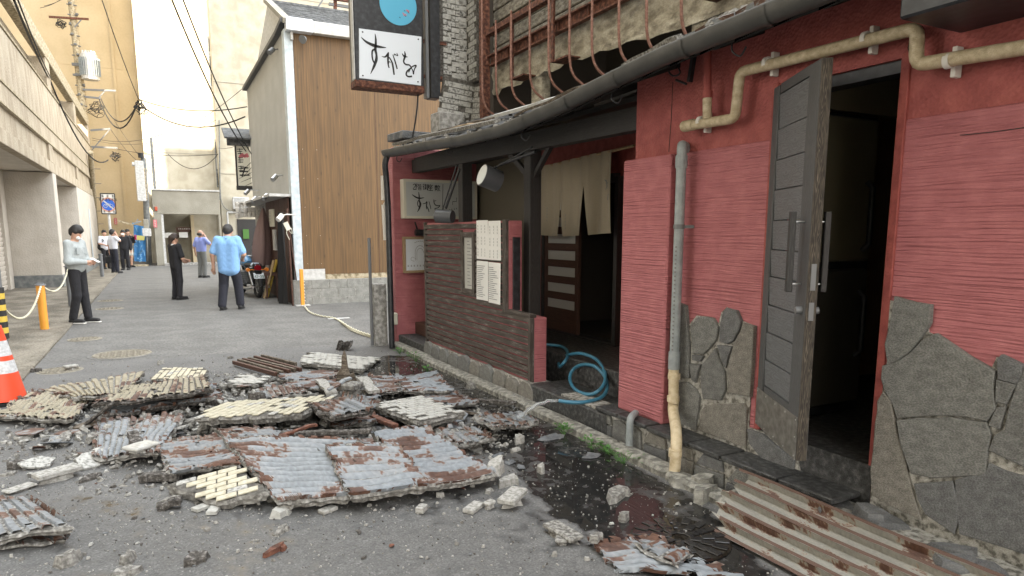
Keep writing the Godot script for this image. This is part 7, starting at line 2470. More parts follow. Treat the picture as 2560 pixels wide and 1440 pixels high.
func build_hose() -> void:
	var b := MB.new()
	var p := p3([3.267, 0.45, -6.099, 3.414, 0.45, -6.023, 3.542, 0.45, -5.957, 3.616, 0.44, -5.818, 3.492, 0.43, -5.529, 3.329, 0.4, -5.325, 3.362, 0.32, -5.479, 3.482, 0.36, -5.646, 3.456, 0.44, -5.436, 3.458, 0.48, -5.233, 3.474, 0.46, -5.026, 3.427, 0.4, -4.832, 3.335, 0.33, -4.687, 3.235, 0.27, -4.641, 3.189, 0.23, -4.722, 3.21, 0.22, -4.943, 3.285, 0.26, -5.162, 3.369, 0.33, -5.247, 3.386, 0.4, -5.12, 3.394, 0.42, -4.939, 3.409, 0.36, -4.805, 3.34, 0.29, -4.658, 3.222, 0.24, -4.563, 3.06, 0.225, -4.53, 2.93, 0.225, -4.569, 2.865, 0.225, -4.662])
	b.tube(smooth_curve(p, 6), 0.016, 10)
	var t := thing("garden_hose", "blue garden hose looped on the entrance steps", "hose", Vector3(3.012, 0.2, -4.636))
	part(b, "hose", M.hose, t)
	# water arcing from the open end
	var e: Vector3 = p[-1]
	var w := MB.new()
	var prev := []
	var m := plain(Color(0.95, 0.97, 0.98, 0.12), 0.02)
	m.refraction_enabled = true
	m.refraction_scale = 0.033
	var line := []
	for i in 12:
		var s := i / 11.0
		line.append(e + Vector3(-0.34 * s, 0.06 * s - 0.20 * s * s, -0.10 * s) + Vector3(sin(i * 3.1), cos(i * 2.3), sin(i * 1.7)) * 0.006)
	w.tube(line, [0.011, 0.012, 0.013, 0.012, 0.015, 0.013, 0.016, 0.015, 0.018, 0.017, 0.022, 0.02], 8)
	for k in 46:
		var a := rng.randf() * TAU
		var r := rng.randf() * 0.14
		w.lathe([Vector2(0, -0.005), Vector2(0.004, 0), Vector2(0, 0.005)], Transform3D(Basis(), e + Vector3(-0.36 + cos(a) * r, -0.10 + rng.randf() * 0.22 - r * 0.6, -0.1 + sin(a) * r)), 5)
	solo(w, "water_jet", m, "clear water running from the hose end onto the debris", "water", "", e + Vector3(-0.3, -0.2, -0.1))

func build_wires() -> void:
	var list := [
		[Vector3(-0.721, 7.122, -20), Vector3(-0.181, 6.562, -30), 0.1, 0.012, "thin cable slanting across the tan wall"],
		[Vector3(0.564, 5.622, -14), Vector3(2.463, 3.855, -21), 0.25, 0.016, "left one of two black cables slanting down to the clad house"],
		[Vector3(0.743, 5.648, -14), Vector3(2.598, 3.785, -21), 0.2, 0.014, "right one of two black cables slanting down to the clad house"],
		[Vector3(-0.183, 6.533, -30), Vector3(2.661, 5.217, -21.9), 0.25, 0.016, "upper cable from the knot to the clad house"],
		[Vector3(-0.194, 6.388, -30), Vector3(2.59, 4.93, -21.9), 0.55, 0.020, "lower sagging cable from the knot to the clad house"],
		[Vector3(-1.995, 8.255, -41.5), Vector3(-0.189, 6.461, -30), 1.2, 0.030, "thick sagging cable bundle between pole and knot"],
		[Vector3(-1.923, 8.281, -41.5), Vector3(-0.192, 6.417, -30), 0.9, 0.025, "second sagging bundle between pole and knot"],
		[Vector3(-1.859, 5.548, -15), Vector3(-2.516, 6.229, -26), 0.1, 0.022, "black cable running along the parapet"],
		[Vector3(-2.516, 6.229, -26), Vector3(-1.553, 4.689, -35), 0.9, 0.026, "black cable drooping past the end of the block"],
		[Vector3(-1.802, 5.557, -15), Vector3(-2.464, 6.234, -26), 0.1, 0.015, "second thin cable along the parapet"],
		[Vector3(-1.44, 5.844, -41.5), Vector3(2.986, 5.3, -36.3), 0.2, 0.014, "thin cable from the lowest crossarm to the cream block"],
		[Vector3(0.871, 5.359, -38), Vector3(2.986, 5.3, -36.3), 0.7, 0.014, "slack thin cable before the shaded cream wall"],
		[Vector3(-1.614, 6.83, -41.5), Vector3(-0.496, 4.829, -36), 0.1, 0.012, "thin wire down to the lamp pole"],
		[Vector3(-1.419, 7.28, -41.5), Vector3(-0.298, 4.927, -36), 0.05, 0.010, "second thin wire down to the lamp pole"],
		[Vector3(-2.461, 6.322, -41.5), Vector3(0.942, 6.401, -38), 0.3, 0.012, "thin wire before the sunlit wall, upper"],
		[Vector3(-2.469, 6.223, -41.5), Vector3(3.133, 7.122, -38), 0.6, 0.010, "thin wire before the sunlit wall, lower"],
		[Vector3(1.117, 6.412, -38), Vector3(2.695, 5.835, -21.9), 0.2, 0.008, "thin wire rising to the corner of the ribbed wall"],
		[Vector3(-4.134, 12.308, -41.5), Vector3(-3.281, 12.797, -41.5), 0.05, 0.012, "wire against the sky beside the pole top"],
		[Vector3(-3.963, 12.424, -41.5), Vector3(-3.106, 12.914, -41.5), 0.05, 0.012, "second wire against the sky beside the pole top"],
		[Vector3(3.003, 5.581, -36.3), Vector3(2.643, 4.287, -22.2), 0.1, 0.009, "thin wire to the hanging sign roof"],
	]
	for q in list:
		var b := MB.new()
		b.tube(sag(q[0], q[1], q[2], 14), q[3], 6, false)
		solo(b, "overhead_cable", M.rubber, q[4], "cable", "overhead cables", q[0])
	for q in [[Vector3(-2.161, 7.91, -41.5), 0.55, "tangle of looped cables under the utility pole arm"], [Vector3(-0.133, 6.321, -30), 0.32, "knot of cables hanging before the sunlit wall"], [Vector3(-1.496, 5.581, -41.5), 0.35, "small cable loop under the lowest crossarm"], [Vector3(-3.334, 11.775, -41.5), 0.30, "drooping cable end at the top crossarm"]]:
		var b := MB.new()
		for k in 7:
			var pts := []
			var ph := rng.randf() * TAU
			for i in 10:
				var a := TAU * i / 9.0 + ph
				pts.append(q[0] + Vector3(cos(a) * q[1] * rng.randf_range(0.1, 0.8), sin(a) * q[1] * rng.randf_range(0.1, 0.6) - 0.1 * q[1] * k, sin(a + k) * 0.15))
			b.tube(smooth_curve(pts, 4), 0.014, 5, false)
		solo(b, "cable_tangle", M.rubber, q[2], "cable", "overhead cables", q[0])

# ---------------------------------------------------------------- fallen facade
func bil(q: Array, s: float, t: float) -> Vector3:
	return q[0].lerp(q[1], s).lerp(q[3].lerp(q[2], s), t)

# quad: far-left, far-right, near-right, near-left corners of the top face
func slab_grid(q: Array, nu: int, nv: int, jag: float, buckle: float, sd: int, rib := -1) -> Array:
	var step := [0.0, 0.50, 0.70, 0.77, 0.84, 0.98]
	var f := noise(1.0, sd, 3)
	f.frequency = 2.2
	var e := noise(1.0, sd + 7, 4)
	e.frequency = 5.0
	var lu: float = (q[0].distance_to(q[1]) + q[3].distance_to(q[2])) * 0.5
	var lv: float = (q[0].distance_to(q[3]) + q[1].distance_to(q[2])) * 0.5
	var rows := []
	for j in nv + 1:
		var t := float(j) / nv
		if rib == 0 and j < nv: t = (floorf(j / 6.0) + step[j % 6]) * 6.0 / nv
		var row := []
		var l := jag / lu * (0.5 + 1.4 * e.get_noise_2d(t * lv, 3.0))
		var r := jag / lu * (0.5 + 1.4 * e.get_noise_2d(t * lv, 9.0))
		for i in nu + 1:
			var s := float(i) / nu
			if rib == 1 and i < nu: s = (floorf(i / 6.0) + step[i % 6]) * 6.0 / nu
			var a := jag / lv * (0.5 + 1.4 * e.get_noise_2d(s * lu, 21.0))
			var z := jag / lv * (0.5 + 1.4 * e.get_noise_2d(s * lu, 33.0))
			var p := bil(q, lerpf(l, 1.0 - r, s), lerpf(a, 1.0 - z, t))
			p.y = maxf(0.012, p.y + f.get_noise_2d(p.x, p.z) * buckle)
			row.append(p)
		rows.append(row)
	return rows

func skirt(rows: Array, depth: float, sd: int, low := 0.004, bed: MB = null) -> MB:
	var b := MB.new()
	var rim := []
	var m := rows.size()
	var w: int = rows[0].size()
	for i in w: rim.append(rows[0][i])
	for j in range(1, m): rim.append(rows[j][w - 1])
	for i in range(w - 2, -1, -1): rim.append(rows[m - 1][i])
	for j in range(m - 2, 0, -1): rim.append(rows[j][0])
	var f := noise(1.0, sd, 3)
	f.frequency = 11.0
	var c := Vector3.ZERO
	for p in rim: c += p / rim.size()
	var lines := [[], [], [], []]
	for p in rim:
		var o: Vector3 = (p - c) * Vector3(1, 0, 1)
		o = o.normalized()
		for k in 4:
			var g := f.get_noise_3d(p.x, k * 0.35, p.z)
			lines[k].append(Vector3(p.x, maxf(low + 0.002 * k, p.y - 0.005 - depth * k / 3.0 * (1.0 + 0.25 * f.get_noise_2d(p.x * 0.6, p.z * 0.6))), p.z) + o * (g * 0.022 + [0.0, 0.010, -0.006, -0.012][k]))
	for k in 3:
		for i in rim.size():
			var n := (i + 1) % rim.size()
			b.quad(lines[k][i], lines[k][n], lines[k + 1][n], lines[k + 1][i], (rim[i] - c) * Vector3(1, 0, 1))
	# underside and a top just below the covering
	for i in range(1, rim.size() - 1):
		b.flat(lines[3][0], lines[3][i], lines[3][i + 1], Vector3.DOWN)
	var st := 1
	while w / st > 14: st += 1
	var top := []
	for j in m:
		var row := []
		for i in w: row.append(rows[j][i] - Vector3.UP * 0.006)
		top.append(row)
	if bed: bed.surf(top, 1, 1, Vector3.UP)
	else: b.surf(top, 1, 1, Vector3.UP)
	return b

func sheet_slab(label: String, q: Array, along_u: bool, mat: String, thick: float, sd: int, opt := {}) -> Node3D:
	var lu: float = (q[0].distance_to(q[1]) + q[3].distance_to(q[2])) * 0.5
	var lv: float = (q[0].distance_to(q[3]) + q[1].distance_to(q[2])) * 0.5
	var pitch: float = opt.get("pitch", 0.068 if along_u else 0.052)
	var amp: float = opt.get("amp", 0.016)
	var nu := int(lu / 0.017) + 2 if along_u else int(lu / pitch) * 6
	var nv := int(lv / pitch) * 6 if along_u else int(lv / 0.017) + 2
	var rows := slab_grid(q, nu, nv, 0.0, opt.get("buckle", 0.03), sd, 0 if along_u else 1)
	var base := slab_grid(q, int(lu / 0.04) + 2, int(lv / 0.04) + 2, opt.get("jag", 0.05) * 0.8, opt.get("buckle", 0.03), sd)
	var curl: float = opt.get("curl", 0.0)
	for j in nv + 1:
		for i in nu + 1:
			var x: float = (float(j) / nv * lv if along_u else float(i) / nu * lu) / pitch
			var g: float = [0.0, 0.0, 0.75, 1.0, 0.75, 0.0][(j if along_u else i) % 6]
			var p: Vector3 = rows[j][i]
			p.y += amp * (0.4 - g * 1.4)
			var s := float(i) / nu
			var t := float(j) / nv
			var edge := maxf(0.0, 0.10 - minf(minf(s, 1.0 - s), minf(t, 1.0 - t))) / 0.10
			p.y += edge * edge * (0.012 * sin(x * 2.7 + sd) + 0.006) + curl * pow(maxf(0.0, s - 0.6) / 0.4, 2.0)
			rows[j][i] = p
	var c := (q[0] + q[2]) * 0.5 as Vector3
	c.y = 0.0
	var t := thing("corrugated_slab", label, "debris", c, "fallen corrugated facade slabs")
	var b := MB.new()
	b.uo = Vector2(sd * 0.37, sd * 0.61)
	b.surf(rows, lu, lv, Vector3.UP)
	if not along_u:
		for i in b.t.size(): b.t[i] = Vector2(b.t[i].y, b.t[i].x)
	# torn holes and ragged edges
	var hole := noise(1.0, sd + 50, 3)
	hole.frequency = 4.5
	var hv: float = opt.get("hole", 0.46)
	var edge := MB.new()
	var kv := PackedVector3Array()
	var kn := PackedVector3Array()
	var kt := PackedVector2Array()
	var kc := PackedColorArray()
	for i in range(0, b.v.size(), 3):
		var m := (b.v[i] + b.v[i + 1] + b.v[i + 2]) / 3.0
		if hole.get_noise_2d(m.x, m.z) > hv: continue
		var ij := (i / 6) as int
		var es := (ij % nu + 0.5) / nu
		var et := (ij / nu + 0.5) / nv
		if minf(minf(es, 1.0 - es) * lu, minf(et, 1.0 - et) * lv) < opt.get("jag", 0.05) * (0.35 + 1.6 * hole.get_noise_2d(m.x * 2.2 + 40.0, m.z * 2.2)): continue
		if minf(minf(es, 1.0 - es) * lu, minf(et, 1.0 - et) * lv) < 0.006 + 0.16 * maxf(0.0, hole.get_noise_2d(m.x * 0.9 - 20.0, m.z * 0.9 + 3.0)) + 0.03 * hole.get_noise_2d(m.x * 5.0, m.z * 5.0):
			edge.tri(b.v[i], b.v[i + 1], b.v[i + 2], b.n[i], b.n[i + 1], b.n[i + 2], b.t[i], b.t[i + 1], b.t[i + 2])
			continue
		for k in 3:
			kv.append(b.v[i + k]); kn.append(b.n[i + k]); kt.append(b.t[i + k]); kc.append(b.col[i + k])
	b.v = kv; b.n = kn; b.t = kt; b.col = kc
	part(b, "metal_sheet", M[mat], t)
	if edge.v.size(): part(edge, "rusted_rim", M.rust_sheet, t)
	if thick > 0.0: part(skirt(base, thick, sd, 0.004), "mortar_backing", M[opt.get("back", "rubble")], t)
	return t

func tile_slab(label: String, q: Array, rows_along_u: bool, mat: String, thick: float, sd: int, tw := 0.097, th := 0.047, miss := 0.05, jag := 0.06) -> void:
	var lu: float = (q[0].distance_to(q[1]) + q[3].distance_to(q[2])) * 0.5
	var lv: float = (q[0].distance_to(q[3]) + q[1].distance_to(q[2])) * 0.5
	q[3].y = q[0].y + q[2].y - q[1].y
	var base := slab_grid(q, int(lu / 0.04) + 2, int(lv / 0.04) + 2, jag, 0.0, sd)
	var c := (q[0] + q[2]) * 0.5 as Vector3
	c.y = 0.0
	var t := thing("tiled_slab", label, "debris", c, "fallen tiled wall slabs")
	var bed := MB.new()
	part(skirt(base, thick, sd, 0.004, bed), "mortar_backing", M.rubble, t)
	var back := part(bed, "tile_bed", M.joint, t)
	var g := 0.008
	var tb := MB.new()
	tb.box(Vector3.ZERO, Vector3(tw, 0.010, th), Basis(), 0.0025)
	var tm := tb.mesh()
	var hb := MB.new()
	hb.box(Vector3.ZERO, Vector3(tw * 0.5 - g * 0.5, 0.010, th), Basis(), 0.0025)
	var hm := hb.mesh()
	var o: Vector3 = q[0]
	var nrm: Vector3 = (q[2] - q[0]).cross(q[3] - q[1]).normalized()
	if nrm.y < 0.0: nrm = -nrm
	var ax: Vector3 = ((q[1] - q[0]) + (q[2] - q[3])) if rows_along_u else ((q[3] - q[0]) + (q[2] - q[1]))
	ax = (ax - nrm * ax.dot(nrm)).normalized()
	var ay := ax.cross(nrm).normalized()
	var mid: Vector3 = (q[0] + q[1] + q[2] + q[3]) * 0.25
	var poly := PackedVector2Array()
	for p in q: poly.append(Vector2((p - mid).dot(ax), (p - mid).dot(ay)))
	var e := noise(1.0, sd + 3, 3)
	e.frequency = 3.0
	var reach := 0.5 * (lu + lv)
	var nr := int(reach / (th + g))
	for r in range(-nr, nr):
		var y := r * (th + g)
		var x := -reach - (0.0 if r % 2 else (tw + g) * 0.5)
		while x < reach:
			x += tw + g
			var p := Vector2(x, y)
			var m := jag * (0.25 + 0.9 * e.get_noise_2d(x * 2.0, y * 2.0)) + 0.012
			if not Geometry2D.is_point_in_polygon(p, poly): continue
			var near := 9.0
			for i in 4: near = minf(near, p.distance_to(Geometry2D.get_closest_point_to_segment(p, poly[i], poly[(i + 1) % 4])))
			if near < m + 0.004 or rng.randf() < miss or e.get_noise_2d(x * 2.0 + 7.0, y * 2.0) > 0.5: continue
			put(tm if rng.randf() > 0.03 else hm, "tile", M[mat] if rng.randf() > 0.12 else M.tile_dirty, back, Transform3D(Basis(ax, nrm, ax.cross(nrm)), mid + ax * x + ay * y + nrm * rng.randf_range(0.001, 0.003)))

func build_debris() -> void:
	# cream sheets at the left of the heap
	sheet_slab("flat cream corrugated sheet at the far left of the heap by the cone", p3([-1.182, 0.05, -7.986, -0.601, 0.09, -7.311, -0.69, 0.1, -6.386, -1.369, 0.06, -6.928]), false, "cream_sheet", 0.035, 1, {"hole": 0.40})
	sheet_slab("long cream corrugated sheet with rust along its far edge", p3([-1.18, 0.06, -7.976, -0.182, 0.08, -8.399, -0.316, 0.16, -6.907, -0.673, 0.14, -7.015]), false, "cream_sheet", 0.035, 2, {"hole": 0.44})
	sheet_slab("grey broken layer jammed under the raised cream sheet", p3([-0.596, 0.08, -7.409, 0.446, 0.1, -7.292, 0.454, 0.12, -6.486, -0.466, 0.11, -6.394]), true, "zinc_rusty", 0.045, 3, {"back": "rubble_dark", "jag": 0.08})
	sheet_slab("raised cream corrugated sheet propped on a dark broken layer", p3([-0.382, 0.17, -7.181, 0.354, 0.17, -7.403, 0.357, 0.24, -6.315, -0.564, 0.2, -6.408]), false, "cream_sheet", 0.035, 4, {"back": "rubble_dark", "hole": 0.42})
	tile_slab("small cream tiled piece behind the raised cream sheet", p3([-0.015, 0.06, -8.626, 0.442, 0.06, -8.414, 0.366, 0.12, -7.464, -0.166, 0.12, -7.697]), false, "tile_cream", 0.05, 5)
	# left middle
	sheet_slab("upright-ribbed rusty zinc sheet left of the heap", p3([-0.547, 0.07, -6.46, 0.124, 0.13, -5.977, -0.068, 0.12, -5.058, -0.492, 0.06, -5.327]), false, "zinc", 0.035, 6, {"jag": 0.04})
	sheet_slab("rusty ribbed sheet behind the front tiled slab", p3([-0.107, 0.12, -5.298, 0.417, 0.16, -5.206, 0.402, 0.15, -4.444, -0.029, 0.08, -4.672]), true, "zinc_rusty", 0.035, 7)
	tile_slab("front cream tiled slab with broken mortar edge", p3([-0.058, 0.07, -4.514, 0.362, 0.13, -4.529, 0.486, 0.12, -3.985, 0.218, 0.06, -4.089]), true, "tile_cream", 0.06, 8, 0.112, 0.05, 0.0, 0.03)
	# large front sheets
	sheet_slab("dull zinc strip lying behind the big front sheet", p3([0.284, 0.16, -5.415, 0.953, 0.18, -4.807, 1.182, 0.19, -4.282, 0.394, 0.18, -4.824]), true, "zinc_rusty", 0.035, 9, {"jag": 0.04})
	sheet_slab("big front-left zinc sheet with rust stains and a folded left flank", p3([0.303, 0.22, -4.974, 1.122, 0.24, -4.351, 0.915, 0.1, -3.736, 0.515, 0.09, -3.866]), true, "zinc", 0.05, 10, {"jag": 0.03, "hole": 0.7, "buckle": 0.02})
	sheet_slab("middle front zinc sheet overlapping its neighbours", p3([0.874, 0.25, -4.346, 1.326, 0.24, -4.127, 1.361, 0.11, -3.659, 0.875, 0.12, -3.687]), true, "zinc", 0.05, 11, {"jag": 0.03, "hole": 0.7, "buckle": 0.02})
	sheet_slab("right front zinc sheet with a broken white corner", p3([1.254, 0.22, -4.588, 1.666, 0.2, -4.588, 1.807, 0.1, -3.656, 1.284, 0.12, -3.655]), true, "zinc", 0.05, 12, {"jag": 0.03, "hole": 0.7, "buckle": 0.02})
	# centre
	tile_slab("long central tiled slab lying on the heap", p3([0.42, 0.15, -6.207, 1.427, 0.17, -5.953, 0.891, 0.24, -5.177, 0.141, 0.18, -5.484]), false, "tile_cream", 0.06, 13, 0.105, 0.052, 0.03, 0.05)
	tile_slab("clean white tiled slab on the right of the heap", p3([1.538, 0.16, -5.55, 2.021, 0.15, -5.635, 2.142, 0.17, -4.899, 1.663, 0.2, -4.735]), true, "tile_white", 0.06, 14, 0.080, 0.060, 0.0, 0.025)
	tile_slab("far white tiled slab lying flat near the puddle", p3([1.708, 0.04, -9.109, 2.401, 0.04, -8.195, 1.966, 0.08, -7.381, 1.403, 0.07, -8.155]), true, "tile_white", 0.05, 15, 0.085, 0.048, 0.02, 0.05)
	tile_slab("small dirty tiled patch at the back of the heap", p3([0.71, 0.05, -7.855, 1.073, 0.05, -7.595, 0.793, 0.09, -7.039, 0.5, 0.08, -7.241]), true, "tile_white", 0.05, 16, 0.085, 0.048, 0.08)
	sheet_slab("bluish zinc sheet near the stone plinth", p3([2.135, 0.06, -6.921, 2.715, 0.06, -7.051, 2.411, 0.13, -5.809, 1.991, 0.12, -5.966]), true, "zinc", 0.04, 17, {"jag": 0.04})
	sheet_slab("low rusty sheet in front of the bluish one", p3([2.072, 0.07, -6.16, 2.499, 0.06, -6.023, 2.532, 0.07, -5.463, 2.089, 0.1, -5.402]), true, "zinc_rusty", 0.035, 18)
	sheet_slab("wet rusty sheet under the hose water", p3([2.231, 0.1, -5.004, 2.673, 0.09, -4.989, 2.664, 0.08, -4.615, 2.193, 0.12, -4.503]), false, "zinc_rusty", 0.035, 19, {"hole": 0.35})
	sheet_slab("short ribbed rusty piece below the white tiled slab", p3([1.796, 0.1, -4.786, 2.145, 0.09, -4.692, 2.116, 0.1, -4.32, 1.761, 0.12, -4.244]), false, "zinc_rusty", 0.035, 20)
	sheet_slab("dark curled sheet in the middle of the heap", p3([0.989, 0.22, -5.513, 1.304, 0.22, -5.558, 1.441, 0.24, -5.023, 1.053, 0.26, -4.909]), false, "zinc_rusty", 0.04, 21, {"back": "rubble_dark", "curl": 0.05, "hole": 0.4})
	sheet_slab("small ribbed sheet behind the central tiled slab", p3([0.695, 0.08, -6.904, 1.208, 0.1, -6.854, 1.154, 0.13, -6.247, 0.703, 0.12, -6.356]), false, "zinc_rusty", 0.04, 22)
	sheet_slab("narrow rusty layer at the back beside the battens", p3([1.104, 0.07, -7.735, 1.733, 0.06, -7.562, 1.575, 0.1, -6.96, 1.033, 0.1, -7.155]), true, "zinc_rusty", 0.04, 23)
	sheet_slab("second narrow rusty layer in front of it", p3([1.076, 0.08, -7.235, 1.596, 0.08, -7.053, 1.482, 0.12, -6.494, 1.017, 0.12, -6.62]), true, "zinc_rusty", 0.035, 24)
	sheet_slab("broken slab under the curled sheet", p3([1.108, 0.1, -5.56, 1.518, 0.12, -5.463, 1.503, 0.13, -5.072, 1.112, 0.12, -5.139]), true, "zinc_rusty", 0.045, 25, {"jag": 0.08})
	tile_slab("tilted grey tiled piece left of the central slab", p3([0.142, 0.05, -6.127, 0.435, 0.08, -6.287, 0.497, 0.1, -5.612, 0.154, 0.09, -5.654]), true, "tile_dirty", 0.05, 26, 0.1, 0.05, 0.2)
	sheet_slab("grey slab pieces right of the splinter", p3([1.956, 0.06, -7.153, 2.304, 0.06, -6.972, 2.092, 0.1, -6.1, 1.617, 0.12, -6.07]), true, "zinc_rusty", 0.035, 27, {"jag": 0.1, "hole": 0.3})
	sheet_slab("splintered rust sheet between the two tiled slabs", p3([1.298, 0.16, -5.8, 1.748, 0.12, -6.002, 1.638, 0.15, -5.511, 1.301, 0.18, -5.267]), true, "zinc_rusty", 0.035, 28, {"jag": 0.09, "back": "rubble_dark"})
	# lower left and lower right
	sheet_slab("thick two-layer slab cut by the left edge", p3([-1.011, 0.11, -4.618, -0.762, 0.11, -4.581, -0.465, 0.1, -3.97, -0.853, 0.1, -4.026]), false, "zinc_rusty", 0.035, 29, {"jag": 0.03})
	sheet_slab("lower layer of the slab at the left edge", p3([-1.017, 0.04, -4.619, -0.757, 0.04, -4.611, -0.482, 0.035, -3.977, -0.834, 0.035, -4.069]), false, "zinc_rusty", 0.03, 30, {"jag": 0.03})
	sheet_slab("long zinc sheet with rust at the lower right by the drain", p3([1.858, 0.04, -2.758, 2.136, 0.05, -2.674, 2.286, 0.05, -2.045, 1.817, 0.03, -2.432]), true, "zinc", 0.0, 31, {"jag": 0.03, "hole": 0.44})
	sheet_slab("short rusty sheet lying on the long zinc sheet", p3([2.004, 0.08, -2.557, 2.174, 0.07, -2.553, 2.218, 0.07, -2.361, 2.023, 0.08, -2.242]), true, "zinc_rusty", 0.015, 32, {"jag": 0.03})
	# ---- trapezoid deck sheet leaning on the plinth
	var b := MB.new()
	var t := thing("deck_sheet", "long rusty trapezoid steel deck leaning on the stone plinth", "debris", Vector3(2.7, 0, -1.8))
	var p0 := Vector3(2.955, 0.228, -2.78)
	var dn := Vector3(2.56, 0.03, -2.56) - p0
	var ln := Vector3(-0.02, 0.0, 2.6)
	var nrm := ln.cross(dn).normalized()
	if nrm.y < 0.0: nrm = -nrm
	var prof := []
	for k in 5:
		var a := k / 5.0
		prof.append_array([[a + 0.0, 0.0], [a + 0.045, 0.0], [a + 0.06, -0.036], [a + 0.185, -0.036]])
	prof.append_array([[1.0, 0.0], [1.045, 0.0]])
	for i in prof.size() - 1:
		var n := 20
		for k in n:
			var u0 := float(k) / n
			var u1 := float(k + 1) / n
			var pt := func(s: Array, u: float) -> Vector3:
				var cut: float = 0.03 * sin(s[0] * 37.0) if u == 0.0 else 0.0
				return p0 + dn * s[0] + ln * (u + cut) + nrm * (s[1] + 0.006 * sin(u * 14.0 + s[0] * 5.0))
			var q := [pt.call(prof[i], u0), pt.call(prof[i], u1), pt.call(prof[i + 1], u1), pt.call(prof[i + 1], u0)]
			var nn: Vector3 = (q[2] - q[0]).cross(q[3] - q[1]).normalized()
			if nn.dot(nrm) < 0.0: nn = -nn
			var v0: float = prof[i][0] * 0.6
			var v1: float = prof[i + 1][0] * 0.6
			b.tri(q[0], q[1], q[2], nn, nn, nn, Vector2(u0 * 2.6, v0), Vector2(u1 * 2.6, v0), Vector2(u1 * 2.6, v1))
			b.tri(q[0], q[2], q[3], nn, nn, nn, Vector2(u0 * 2.6, v0), Vector2(u1 * 2.6, v1), Vector2(u0 * 2.6, v1))
	part(b, "ribbed_sheet", M.deck_sheet, t)
	for k in 6:
		b = MB.new()
		var rs := []
		for j in 2:
			var row := []
			for i in 60:
				var u := i / 59.0
				row.append(p0 + dn * (k / 5.0 + (0.002 if j == 0 else 0.044 + 0.004 * sin(i * 1.7 + k))) + ln * u + nrm * (0.0025 + 0.006 * sin(u * 14.0 + k)))
			rs.append(row)
		b.surf(rs, 0.03, 2.6, nrm)
		part(b, "rusted_ridge", M.rust_sheet, t)
	# ---- battens
	var st := p3([0.74, 0.05, -8.673, 0.805, 0.05, -8.784, 0.863, 0.05, -8.813, 0.93, 0.05, -8.838, 1.01, 0.05, -8.919, 1.102, 0.05, -8.966])
	var en := p3([1.069, 0.05, -7.621, 1.141, 0.05, -7.654, 1.226, 0.05, -7.706, 1.293, 0.05, -7.745, 1.353, 0.05, -7.739, 1.365, 0.05, -8.097])
	for i in 6:
		b = MB.new()
		b.uo = Vector2(i * 0.7, i * 0.3)
		b.bar(st[i] + Vector3(0, 0.0, 0), en[i] + Vector3(0, 0.02, 0), 0.035, 0.045, Vector3.UP, 0.003)
		solo(b, "wooden_batten", M.old_board if i % 2 else M.brown_wood, "weathered batten at the back of the heap, " + ["first", "second", "third", "fourth", "fifth", "sixth"][i] + " from the left", "batten", "parallel battens at the back of the heap", st[i] - Vector3(0, 0.05, 0))
	# upright splinter
	b = MB.new()
	var f := frame(Vector3(1.605, 0, -6.695), Vector3(0.93, 0, 0.37), Vector3.UP)
	b.prism([Vector2(-0.12, 0.0), Vector2(0.12, 0.0), Vector2(0.165, 0.10), Vector2(0.12, 0.17), Vector2(0.10, 0.14), Vector2(0.07, 0.22), Vector2(0.045, 0.18), Vector2(0.02, 0.27), Vector2(0.012, 0.38), Vector2(-0.01, 0.44), Vector2(-0.035, 0.36), Vector2(-0.04, 0.26), Vector2(-0.085, 0.20), Vector2(-0.10, 0.10), Vector2(-0.14, 0.08)], f, 0.03, 0.004, true)
	solo(b, "splintered_board", M.old_board, "jagged board standing upright in the middle of the heap", "board", "", Vector3(1.605, 0, -6.695))
	# crumpled dark sheet at the back
	b = MB.new()
	var cp := Vector3(2.22, 0, -9.17)
	for k in 4: b.chunk(cp + Vector3(k * 0.03 - 0.05, 0.07, 0.02 * k - 0.03), Vector3(0.20, 0.16, 0.05), Basis(Vector3(0.3, 1, 0.2).normalized(), 0.4 * k) * Basis(Vector3.RIGHT, 0.5), rng, 7)
	solo(b, "crumpled_sheet", M.rubble_dark, "dark crumpled scrap standing behind the far tiled slab", "debris", "", cp)
	# loose boards and torn strips across the heap
	var sticks := [
		[p3([0.685, 0.2, -4.839, 1.258, 0.22, -4.542]), 0.05, 0.03, "rubble_dark", "long dark lath lying across the middle of the heap"],
		[p3([1.266, 0.22, -5.955, 1.478, 0.3, -5.992]), 0.06, 0.02, "zinc", "bent zinc strip leaning on the upright splinter"],
		[p3([-0.599, 0.05, -6.378, -0.398, 0.22, -6.235]), 0.06, 0.02, "rubble_dark", "dark flashing strip leaning on the raised cream sheet"],
		[p3([1.469, 0.12, -5.29, 1.507, 0.16, -4.779]), 0.06, 0.03, "rust", "short rusty strip under the white tiled slab"],
		[p3([0.667, 0.22, -4.722, 0.943, 0.22, -4.886]), 0.04, 0.02, "rust", "thin rusty strip above the big front sheet"],
		[p3([1.739, 0.16, -6.584, 1.687, 0.15, -5.982]), 0.10, 0.03, "white_chip", "pale short board beside the upright splinter"],
		[p3([1.3, 0.18, -5.955, 1.366, 0.14, -6.776]), 0.09, 0.03, "white_chip", "pale tile strip left of the upright splinter"],
		[p3([-0.18, 0.03, -4.83, 0.039, 0.05, -4.696]), 0.08, 0.05, "rubble_dark", "dark broken timber left of the front tiled slab"],
		[p3([-0.091, 0.02, -4.279, 0.036, 0.05, -4.251]), 0.07, 0.04, "rubble_dark", "dark timber stub below the front tiled slab"],
		[p3([-0.242, 0.16, -5.47, -0.204, 0.12, -5.276]), 0.08, 0.05, "rubble_dark", "dark stub standing on the left zinc sheet"],
		[p3([2.524, 0.07, -5.568, 2.818, 0.05, -5.336]), 0.06, 0.03, "rubble_dark", "wet dark lath near the stone plinth"],
	]
